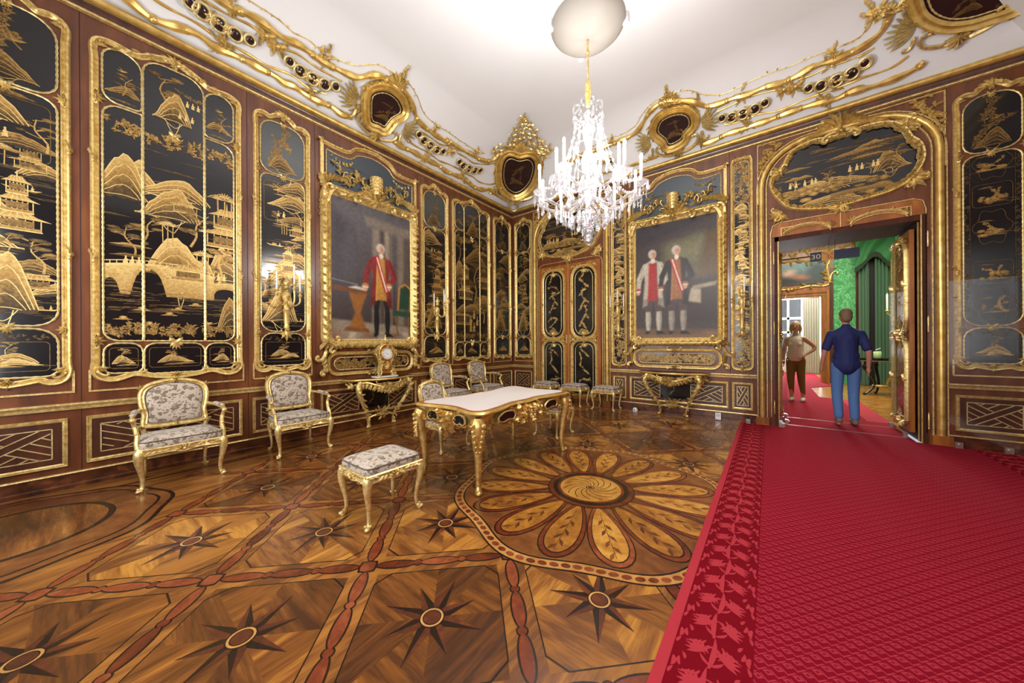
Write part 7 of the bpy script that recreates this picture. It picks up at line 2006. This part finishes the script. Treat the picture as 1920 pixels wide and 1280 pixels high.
for r, z, n_, src in ((.10, 2.45, 8, dA), (.17, 2.50, 12, dC), (.24, 2.56, 14, dB), (.06, 2.40, 6, dB), (.30, 2.60, 16, dA), (.10, 2.95, 8, dB), (.13, 3.12, 8, dA), (.09, 3.32, 8, dB)):
    mb = MB(); mb.tube([(r * math.cos(a), r * math.sin(a), z) for a in np.linspace(0, 2 * PI, 25)[:-1]], .005, 5, True); mb.build('crystal_ring', 'crystal', ch)
    for k in range(n_): a = 2 * PI * k / n_ + r * 9; hang(src, r * math.cos(a), r * math.sin(a), z - .004)
# crown of upturned scrolls and bead chains
for k in range(8):
    a = 2 * PI * k / 8; ca, sa = math.cos(a), math.sin(a)
    sc = [(.03, 3.36), (.09, 3.36), (.135, 3.42), (.13, 3.49), (.095, 3.51), (.08, 3.48), (.095, 3.46)]
    P = catmull([(ca * r, sa * r, z) for r, z in sc], False, 3); mb = MB(); mb.tube(P, .009, 5); mb.build('crown_scroll', 'crystal', ch); hang(dA, ca * .135, sa * .135, 3.41)
for k in range(10):
    a = 2 * PI * k / 10 + .15; ca, sa = math.cos(a), math.sin(a); mb = MB(); cpts = []
    for j in range(16):
        f = j / 15; r = .11 + (.44 - .11) * f; z = 3.34 + (2.74 - 3.34) * f - .22 * math.sin(PI * f); mb.ball((ca * r, sa * r, z), .0125, n=5, k=4); cpts.append((ca * r, sa * r, z))
    mb.tube(cpts, .003, 4); mb.build('bead_chain', 'crystal', ch)
mb = MB(); mb.ball((0, 0, 2.275), .045, .045, .05, 12, 8); mb.build('bottom_ball', 'crystal', ch, smooth=False)
# small uplights on the rim of the bowl
for k, a in enumerate((3.75, .55, 2.2)):
    ca, sa = math.cos(a), math.sin(a)
    mb = MB(); mb.lathe([(0, -.03), (.028, -.03), (.034, .0), (.034, .06), (.028, .06), (.026, .05), (0, .05)], 12, (ca * .34, sa * .34, 4.25)); up = mb.build('uplight', 'white_plastic', ch)
    mb = MB(); mb.add([(ca * .34 + .024 * math.cos(q), sa * .34 + .024 * math.sin(q), 4.303) for q in np.linspace(0, 2 * PI, 13)[:-1]], [tuple(range(12))]); mb.build('lens', 'flame', up, smooth=False)
    l = bpy.data.lights.new('uplight_beam', 'SPOT'); l.energy = 62; l.spot_size = math.radians(165); l.spot_blend = 1.0; l.color = (1.0, .98, .96); l.shadow_soft_size = .05
    lo = bpy.data.objects.new('uplight_beam', l); link(lo, ch); lo.location = (ca * .34, sa * .34, 4.33); lo.rotation_euler = (PI, 0, 0)
# ---------------------------------------------------------------- the green room beyond the doorway
NX0, NX1, NY1 = 2.6, 8.05, 8.0
mb = MB(); mb.box(NX0, NX1, 0.98, NY1 + 4.5, -.08, 0.0); fl2 = structure(mb.build('floor', 'veneer_gold', smooth=False))
fl2['label'] = 'pale parquet of the green room'
mb = MB(); mb.box(NX0 - .2, NX1 + .2, 1.0, 12.6, 5.2, 5.3); structure(mb.build('ceiling', 'plaster', smooth=False))
mb = MB(); mb.box(NX1, NX1 + .2, 1.0, 12.6, 0, 5.2); structure(mb.build('wall_green_right', 'green_damask', smooth=False))
mb = MB(); mb.box(NX0 - .2, NX0, 1.0, 12.6, 0, 5.2); structure(mb.build('wall_green_left', 'green_damask', smooth=False))
FX0, FX1, FZ = 5.20, 6.52, 2.80
mb = MB(); mb.box(NX0, FX0, NY1, NY1 + .3, 0, 5.2); mb.box(FX1, 6.80, NY1, NY1 + .3, 0, 5.2); mb.box(FX0, FX1, NY1, NY1 + .3, FZ, 5.2); w2 = structure(mb.build('wall_far', 'door_wood', smooth=False))
mb = MB(); mb.box(6.80, NX1, NY1, NY1 + .3, 0, 5.2); structure(mb.build('wall_damask', 'green_damask', smooth=False))
mb = MB(); mb.box(6.74, 6.82, NY1 - .05, NY1, 0, 5.2); mb.box(7.32, 7.38, NY1 - .04, NY1, 0, 5.2); mb.build('wall_batten', 'dark_wood', w2, smooth=False)
ft = thing('far_door_surround', 'wooden architrave of the far doorway in the green room', 'door frame', ((FX0 + FX1) / 2, NY1 - .002, 0))
hw2 = (FX1 - FX0) / 2
mb = MB(); mb.mitre([(hw2, 0), (hw2, FZ), (-hw2, FZ), (-hw2, 0)], [(0, 0), (0, .05), (.04, .05), (.05, .03), (.14, .03), (.15, .06), (.20, .06), (.21, 0)], False); mb.build('architrave', 'door_wood', ft, smooth=False)
mb = MB(); mb.mitre([(hw2, 0), (hw2, FZ), (-hw2, FZ), (-hw2, 0)], [(.045, .05), (.05, .065), (.06, .05)], False); mb.mitre([(hw2 + .14, 0), (hw2 + .14, FZ + .14), (-hw2 - .14, FZ + .14), (-hw2 - .14, 0)], [(-.01, .05), (0, .07), (.01, .05)], False); mb.build('gilt_bead', 'gold', ft)
pt = Paint(60, 44, 5); pt.I[:] = pt.rgb((70, 66, 62)); pt.mix((pt.Y - .35) * 2, (120, 150, 156)); pt.ell(.25, .6, .14, .16, (200, 160, 140), .5); pt.ell(.45, .35, .2, .12, (170, 110, 90), .6); pt.ell(.85, .6, .2, .35, (50, 66, 70), .5); pt.ell(.2, .2, .3, .15, (40, 36, 34), .5); pt.grain(.2)
po = thing('overdoor_painting', 'small landscape overdoor painting in gilt frame inside the green room', 'painting', (6.05, NY1, 0))
pt.canvas(-.60, .56, 3.24, 3.96, po, -.03)
mb = MB(); P = catmull([(-.65, 3.22), (-.2, 3.16), (.2, 3.22), (.62, 3.20), (.62, 3.5), (.58, 3.75), (.62, 4.0), (.2, 3.98), (-.2, 4.04), (-.65, 3.98), (-.62, 3.6)], True, 4); mb.sweep(P, [(a_ * 1.2, b_ * 1.6) for a_, b_ in FRAME])
R = random.Random(2)
for q in resample(P, .13, True): mb.leaf(q[0], q[1], R.uniform(0, 6.28), .16, .06, R.uniform(-.6, .6), .06, 4, -.03)
mb.scroll(.70, 3.3, PI / 2, .5, .03, 4, -1, .05); mb.scroll(.70, 3.9, -PI / 2, .4, .03, 4, 1, .05); mb.build('gilt_frame', 'gold', po)
mb = MB(); mb.box(5.0, 8.0, NY1 - .12, NY1, 4.15, 4.45); o = mb.build('frieze', 'door_wood', w2, smooth=False)
mb = MB()
for j in range(40): mb.leaf(5.1 + .07 * j, 4.3, R.uniform(0, 6.28), .18, .06, R.uniform(-.8, .8), .04, 4, NY1 - .12)
mb.build('frieze_carving', 'gold', o)
# curtains
def curtain(name, pts, mat, parent, z0, z1, amp=.05, k=9, y=NY1 - .28):
    x0, x1 = pts; n = k * 8; vs = []
    for i in range(n + 1):
        f = i / n; x = x0 + (x1 - x0) * f
        for zf in np.linspace(0, 1, 6): vs.append((x, y - amp * math.sin(2 * PI * k * f) - .02 * math.sin(5 * f + zf * 3), z0 + (z1 - z0) * zf))
    mb = MB(); mb.add(vs, [(i * 6 + j, (i + 1) * 6 + j, (i + 1) * 6 + j + 1, i * 6 + j + 1) for i in range(n) for j in range(5)])
    return mb.build(name, mat, parent)
ct = thing('green_curtain', 'green velvet curtain with swagged fringed valance behind the man', 'curtain', (0, 0, 0))
curtain('drape', (7.34, 7.56), 'green_velvet', ct, .02, 4.2, .05, 3); curtain('drape', (7.68, 7.98), 'green_velvet', ct, .02, 4.2, .05, 4)
mb = MB(); mb.box(7.50, 7.75, NY1 - .10, NY1 - .04, 0, 4.2); mb.build('window_shade', 'dark_void', ct, smooth=False)  # dark sheet put in for the shade between the two drapes
mb = MB(); n = 30; vs = []
for i in range(n + 1):
    f = i / n; x = 7.26 + .78 * f; drop = .9 - .35 * math.sin(PI * f) + .06 * math.sin(9 * f)
    for zf in np.linspace(0, 1, 8): vs.append((x, NY1 - .40 - .06 * math.sin(12 * f + zf * 5), 4.45 - drop * zf))
mb.add(vs, [(i * 8 + j, (i + 1) * 8 + j, (i + 1) * 8 + j + 1, i * 8 + j + 1) for i in range(n) for j in range(7)]); mb.build('valance', 'green_velvet', ct)
mb = MB()
for i in range(n + 1):
    f = i / n; x = 7.26 + .78 * f; drop = .9 - .35 * math.sin(PI * f) + .06 * math.sin(9 * f); mb.box(x - .012, x + .012, NY1 - .44, NY1 - .40, 4.45 - drop - .13, 4.45 - drop + .02)
mb.build('fringe', 'green_dark', ct, smooth=False)
# console with a candle jar
tt = thing('pier_table', 'small black-topped pier table on scrolled legs in the green room', 'table', (7.36, 5.4, 0))
mb = MB(); mb.slab(ellipse(0, 0, .42, .30, 28), .86, .92); mb.build('top', 'lacquer', tt, smooth=False)
mb = MB(); mb.tube([(.40 * math.cos(a), .28 * math.sin(a), .855) for a in np.linspace(0, 2 * PI, 29)[:-1]], .014, 6, True); mb.build('rim', 'gold', tt)
for k in range(3):
    a = 2 * PI * k / 3 + .6 + PI; ca, sa = math.cos(a), math.sin(a)
    P = catmull([(ca * .30, sa * .22, .84), (ca * .36, sa * .26, .68), (ca * .18, sa * .14, .45), (ca * .12, sa * .1, .25), (ca * .28, sa * .22, .06), (ca * .36, sa * .28, .02)], False, 4)
    mb = MB(); mb.tube(P, [.04 - .0012 * j for j in range(len(P))], 7); mb.ball((ca * .36, sa * .28, .026), .032, n=7, k=5); mb.ball((ca * .34, sa * .25, .72), .05, n=8, k=6); mb.build('leg', 'gold_table' if k == 1 else 'black', tt)
mb = MB(); mb.lathe([(.12, .20), (.15, .23), (.12, .26)], 12); mb.build('stretcher_ring', 'gold', tt)
jar = thing('candle_jar', 'short pale green candle in a glass jar on the pier table', 'candle', (7.30, 5.3, .921))
mb = MB(); mb.lathe([(0, 0), (.065, 0), (.07, .02), (.07, .15), (.06, .16), (0, .155)], 16); plain('pale_wax', lin(214, 236, 170), .4); mb.build('candle', 'pale_wax', jar)
mb = MB(); mb.lathe([(.075, 0), (.085, .02), (.085, .22)], 16); mb.build('glass', 'clear_pane', jar)
mb = MB(); mb.tube([(-.03, 0, .20), (.05, 0, .24)], .008, 6); mb.build('wick_cover', 'white_plastic', jar)
ws = thing('wall_bracket', 'single candle wall bracket beside the green curtain', 'wall bracket', (7.99, 6.9, 2.1), PI / 2)
mb = MB(); mb.tube(catmull([(0, 0, 0), (0, .10, -.08), (0, .20, -.02), (0, .22, .05)], False, 4), .016, 6); mb.lathe([(0, 0), (.05, .02), (.03, .04), (.02, .08), (0, .08)], 10, (0, .22, .05)); mb.build('arm', 'gold', ws)
mb = MB(); mb.lathe([(.022, 0), (.022, .38), (.01, .42), (0, .44)], 8, (0, .22, .13)); mb.build('candle', 'wax', ws)
# carpets of the next rooms
c2 = thing('carpet', 'red carpet of the green room running on towards the far door', 'carpet', (0, 0, 0))
mb = MB(); mb.slab([(5.0, 1.0), (6.74, 1.0), (6.74, 3.75), (6.13, 4.05), (6.13, 6.15), (6.66, 6.9), (6.66, 12.0), (4.6, 12.0), (4.6, 1.0)], .0012, .013); mb.build('field', 'carpet_field', c2, smooth=False)
mb = MB(); mb.slab([(6.46, 1.2), (6.74, 1.2), (6.74, 3.75), (6.46, 3.88)], .012, .0142); mb.build('border', 'carpet_light', c2, smooth=False)
# bright room beyond the far door: tall window and pale curtain
BY = 12.0
mb = MB(); mb.box(NX0, 5.35, BY, BY + .2, 0, 5.2); mb.box(6.35, NX1, BY, BY + .2, 0, 5.2); mb.box(5.35, 6.35, BY, BY + .2, 0, .75); mb.box(5.35, 6.35, BY, BY + .2, 3.4, 5.2); structure(mb.build('wall_beyond', 'plaster', smooth=False))
mb = MB(); mb.box(5.35, 5.43, BY + .02, BY + .1, .75, 3.4); mb.box(6.27, 6.35, BY + .02, BY + .1, .75, 3.4); mb.box(5.81, 5.89, BY + .02, BY + .1, .75, 3.4)
for z in (.79, 1.75, 2.35, 3.36): mb.box(5.43, 6.27, BY + .02, BY + .1, z - .05, z + .05)
wn = structure(mb.build('window_7', 'white_enamel', smooth=False))
mb = MB(); mb.add([(5.35, BY + .12, .75), (6.35, BY + .12, .75), (6.35, BY + .12, 3.4), (5.35, BY + .12, 3.4)], [(0, 1, 2, 3)]); emit('dusk_glass', (.62, .70, .80, 1), .35); mb.build('pane', 'dusk_glass', wn, smooth=False)
pc = thing('pale_curtain', 'pale grey pleated curtain beside the far bright window', 'curtain', (0, 0, 0))
plain('pale_cloth', lin(214, 208, 200), .8); curtain('drape', (6.30, 7.0), 'pale_cloth', pc, .02, 3.9, .05, 9, BY - .2); curtain('drape', (4.9, 5.4), 'pale_cloth', pc, .02, 3.9, .05, 6, BY - .2)
# hanging sign in the passage
plain('sign_blue', lin(24, 34, 64), .4); plain('sign_yellow', lin(222, 160, 62), .45); plain('sign_text', lin(226, 206, 170), .5); plain('sign_red', lin(176, 52, 40), .5)
sg = thing('room_sign', 'narrow blue hanging sign reading 30 with yellow no-entry field in the passage', 'sign', (0, .60, 0))
SGZ0, SGZ1 = 2.635, 2.785
for xa_, xb_ in ((5.725, 5.862), (6.006, 6.290)):
    mb = MB(); mb.box(xa_, xb_, -.006, .006, SGZ0, SGZ1); mb.build('blue_board', 'sign_blue', sg, smooth=False)
mb = MB(); mb.box(5.862, 6.006, -.006, .006, SGZ0, SGZ1); yb = mb.build('yellow_board', 'sign_yellow', sg, smooth=False)
mb = MB()
for (x0, z0, x1, z1) in ((5.872, 2.762, 5.925, 2.735), (5.925, 2.735, 5.995, 2.66), (5.872, 2.762, 5.89, 2.77), (5.915, 2.70, 5.945, 2.70), (5.945, 2.70, 5.945, 2.665), (5.915, 2.665, 5.985, 2.665), (5.955, 2.72, 5.985, 2.735), (5.985, 2.76, 5.985, 2.71)):
    dx, dz = x1 - x0, z1 - z0; l = math.hypot(dx, dz); nx, nz = -dz / l * .004, dx / l * .004
    mb.add([(x0 - nx, -.0075, z0 - nz), (x1 - nx, -.0075, z1 - nz), (x1 + nx, -.0075, z1 + nz), (x0 + nx, -.0075, z0 + nz)], [(0, 1, 2, 3)])
mb.build('pictograms', 'sign_red', yb, smooth=False)
for x in (5.95, 6.02):
    mb = MB(); mb.tube([(x, 0, SGZ1), (x, 0, OZ - .03)], .0025, 5); mb.build('hanger_wire', 'black', sg)
cu = bpy.data.curves.new('sign_text', 'FONT'); cu.body = '30'; cu.size = .105; cu.align_x = 'CENTER'; cu.align_y = 'CENTER'; cu.extrude = .0008
to = bpy.data.objects.new('tmp_text', cu); COL.objects.link(to)
dg = bpy.context.evaluated_depsgraph_get(); me = bpy.data.meshes.new_from_object(to.evaluated_get(dg)); me.name = 'numerals'
bpy.data.objects.remove(to); bpy.data.curves.remove(cu)
no = bpy.data.objects.new('numerals', me); me.materials.clear(); me.materials.append(M['sign_text']); link(no, sg); no.location = (5.793, -.0078, 2.708); no.rotation_euler = (PI / 2, 0, 0); no.scale = (1.15, 1, 1)
# ---------------------------------------------------------------- people
def blobmesh(name, mb, mat, parent, voxel=.012, smooth=6):
    o = mb.build(name, mat, parent)
    r = o.modifiers.new('remesh', 'REMESH'); r.mode = 'VOXEL'; r.voxel_size = voxel; r.use_smooth_shade = True
    s_ = o.modifiers.new('smooth', 'SMOOTH'); s_.iterations = smooth; s_.factor = .5
    return o
def limb(mb, pts, rad, n=10):
    P = catmull(pts, False, 4); Rr = [a[0] for a in catmull([(r,) for r in rad], False, 4)]
    mb.tube(P, Rr, n)
    for k in (0, -1): mb.ball(P[k], Rr[k], n=10, k=8)
def hand(mb, w, d, side, curl=.5):
    """palm and five bent fingers hanging from wrist w along direction d"""
    w, d = Vector(w), Vector(d).normalized(); u = Vector((1, 0, 0)) * side; f = d.cross(u).normalized(); u = f.cross(d).normalized()
    palm = w + d * .055
    mb.tube([tuple(w), tuple(w + d * .05), tuple(w + d * .095)], [.026, .036, .034], 8, sq=.6); mb.ball(tuple(palm), .034, .03, .045, 8, 6)
    for k, L in enumerate((.075, .085, .08, .062)):
        b_ = w + d * .09 + f * (.024 - .016 * k); c1 = b_ + d * L * .5 + u * .008; c2 = b_ + d * L * .9 + u * (-.02 * curl)
        mb.tube([tuple(b_), tuple(c1), tuple(c2)], [.0095, .009, .0075], 6); mb.ball(tuple(c2), .008, n=6, k=5)
    b_ = w + d * .035 + f * .03; c1 = b_ + d * .03 + f * .022; c2 = c1 + d * .03 + f * .004
    mb.tube([tuple(b_), tuple(c1), tuple(c2)], [.012, .011, .009], 6); mb.ball(tuple(c2), .009, n=6, k=5)
plain('skin', lin(206, 150, 122), .55); plain('skin_man', lin(196, 136, 112), .55); plain('navy_cloth', lin(30, 38, 92), .8); plain('denim', lin(84, 120, 176), .85); plain('hair_brown', lin(120, 96, 66), .7); plain('hair_blond', lin(200, 168, 120), .6)
plain('cream_cloth', lin(226, 202, 182), .8); plain('khaki_cloth', lin(126, 96, 46), .85); plain('shoe_white', lin(224, 216, 204), .6); plain('shoe_grey', lin(120, 104, 96), .7)
def person(label, loc, rz, H, man):
    t = thing('person', label, 'person', loc, rz); k = H / 1.80
    S_ = lambda x, y, z: (x * k, y * k, z * k)
    sh = .20 if man else .172; hp = .10 if man else .105
    sk = 'skin_man' if man else 'skin'
    # facing -y; mid-stride
    if man:
        LL = [(-.10, .0, .92), (-.105, -.06, .50), (-.10, .02, .09)]; RL = [(.10, .0, .92), (.11, -.02, .50), (.12, .14, .12)]
        LA = [(-.185, 0, 1.41), (-.265, .03, 1.14), (-.285, -.05, .90)]; RA = [(.185, 0, 1.41), (.27, .02, 1.14), (.30, -.06, .90)]
    else:
        LL = [(-.09, 0, .92), (-.09, -.03, .50), (-.08, .03, .08)]; RL = [(.09, 0, .92), (.10, .02, .50), (.13, .04, .08)]
        LA = [(-.16, 0, 1.40), (-.22, .03, 1.14), (-.22, -.05, .92)]; RA = [(.16, 0, 1.40), (.34, .04, 1.20), (.19, -.09, 1.05)]
    mb = MB()
    for q in (LL, RL): limb(mb, [S_(*p) for p in q], [.085 * k, .055 * k, .038 * k])
    for q in (LA, RA): limb(mb, [S_(*p) for p in q], [.055 * k, .042 * k, .028 * k])
    limb(mb, [S_(0, 0, .95), S_(0, -.01, 1.15), S_(0, -.01, 1.34)], [.125 * k, .115 * k, .115 * k], 12)
    limb(mb, [S_(-sh + .05, 0, 1.40), S_(0, -.01, 1.42), S_(sh - .05, 0, 1.40)], [.05 * k, .062 * k, .05 * k])
    limb(mb, [S_(0, .01, 1.46), S_(0, -.005, 1.60)], [.058 * k, .05 * k])
    mb.ball(S_(0, -.015, 1.68), .078 * k, .095 * k, .118 * k, 14, 12); mb.ball(S_(0, -.045, 1.625), .052 * k, .06 * k, .06 * k, 10, 8)
    mb.ball(S_(0, -.115, 1.665), .014 * k, .022 * k, .024 * k, 7, 6)
    for s_ in (-1, 1): mb.ball(S_(s_ * .08, .0, 1.67), .014 * k, .022 * k, .03 * k, 7, 6)
    for q, s_ in ((LA, -1), (RA, 1)):
        a, b_ = Vector(S_(*q[1])), Vector(S_(*q[2])); hand(mb, b_, (b_ - a), -s_)
    for q in (LL, RL): limb(mb, [S_(q[2][0], q[2][1] + .03, .045), S_(q[2][0], q[2][1] - .13, .035)], [.04 * k, .032 * k])
    body = blobmesh('body', mb, sk, t, .011, 4)
    for s_ in (-1, 1):
        mb = MB(); mb.ball(S_(s_ * .032, -.103, 1.69), .011 * k, .008 * k, .008 * k, 8, 6); mb.build('eye', 'black', body)
    mb = MB(); mb.tube([S_(-.026, -.099, 1.622), S_(0, -.107, 1.619), S_(.026, -.099, 1.622)], .006 * k, 6); plain('lip', lin(168, 92, 84), .5) if 'lip' not in M else None; mb.build('mouth', 'lip', body)
    # trousers
    mb = MB(); an = .09 if man else .16
    for q in (LL, RL):
        e = q[2]; e = (e[0], e[1], e[2] + (an - .06))
        limb(mb, [S_(*q[0]), S_(*q[1]), S_(*e)], [.098 * k, .076 * k, (.062 if man else .048) * k], 12)
    limb(mb, [S_(-.06, 0, .95), S_(0, .02, .99), S_(.06, 0, .95)], [.105 * k, .12 * k, .105 * k], 12); limb(mb, [S_(0, 0, .95), S_(0, 0, 1.04)], [.138 * k, .135 * k], 14)
    blobmesh('trousers', mb, 'denim' if man else 'khaki_cloth', t, .012, 5)
    # top
    mb = MB()
    if man:
        limb(mb, [S_(0, .005, .93), S_(0, .0, 1.12), S_(0, -.005, 1.33)], [.160 * k, .150 * k, .160 * k], 14)
        limb(mb, [S_(-.155, 0, 1.385), S_(0, .005, 1.42), S_(.155, 0, 1.385)], [.078 * k, .105 * k, .078 * k], 12); limb(mb, [S_(0, .012, 1.40), S_(0, .012, 1.505)], [.115 * k, .070 * k]); limb(mb, [S_(-.06, .005, .94), S_(.06, .005, .94)], [.130 * k, .130 * k]); limb(mb, [S_(-.05, .005, 1.06), S_(.05, .005, 1.06)], [.125 * k, .125 * k]); limb(mb, [S_(-.09, .0, 1.42), S_(0, .02, 1.46), S_(.09, .0, 1.42)], [.07 * k, .085 * k, .07 * k])
        for q in (LA, RA):
            a, b_ = Vector((q[0][0], q[0][1], 1.405)), Vector(q[1]); c = a.lerp(b_, .80); limb(mb, [S_(*a), S_(*a.lerp(b_, .4)), S_(*c)], [.062 * k, .064 * k, .066 * k], 12)
    else:
        limb(mb, [S_(0, 0, .99), S_(0, -.01, 1.16), S_(0, 0, 1.33)], [.158 * k, .150 * k, .148 * k], 14); limb(mb, [S_(-.05, 0, 1.04), S_(.05, 0, 1.04)], [.13 * k, .13 * k], 12)
        limb(mb, [S_(-.12, 0, 1.41), S_(0, .005, 1.41), S_(.12, 0, 1.41)], [.05 * k, .08 * k, .05 * k], 12)
        for s_ in (-1, 1): mb.ball(S_(s_ * .065, -.09, 1.27), .066 * k, .06 * k, .066 * k, 10, 8)
    blobmesh('shirt' if man else 'sleeveless_top', mb, 'navy_cloth' if man else 'cream_cloth', t, .012, 4)
    mb = MB(); mb.ball(S_(0, .012, 1.715), .088 * k, .098 * k, .098 * k, 14, 10); mb.ball(S_(0, .055, 1.66), .078 * k, .06 * k, .08 * k, 12, 8)
    if not man:
        for s_ in (-1, 1): limb(mb, [S_(s_ * .075, -.02, 1.72), S_(s_ * .09, .01, 1.62), S_(s_ * .075, .03, 1.54)], [.03 * k, .035 * k, .022 * k])
        limb(mb, [S_(0, .07, 1.70), S_(0, .085, 1.58)], [.06 * k, .05 * k])
    blobmesh('hair', mb, 'hair_brown' if man else 'hair_blond', t, .011, 4)
    for q in (LL, RL):
        e = q[2]; z = e[2] - .075
        mb = MB(); limb(mb, [S_(e[0], e[1] + .045, z + .035), S_(e[0], e[1] - .06, z + .038), S_(e[0], e[1] - .16, z + .028)], [.046 * k, .046 * k, .036 * k], 12); mb.v = [(x, y, max(y * 0 + (z - .005) * k * 0 + q_z, z * k)) for (x, y, q_z) in mb.v]
        blobmesh('shoe', mb, 'shoe_grey' if man else 'shoe_white', t, .010, 3)
    return t
person('man seen from behind in navy shirt and blue jeans walking through the doorway', (6.15, .72, .0145), PI + .06, 1.84, True).scale = (.90, .95, 1.0)
person('woman in cream sleeveless top and khaki trousers, hand on hip', (5.655, 3.04, .013), -.15, 1.78, False).scale = (.93, .95, 1.0)
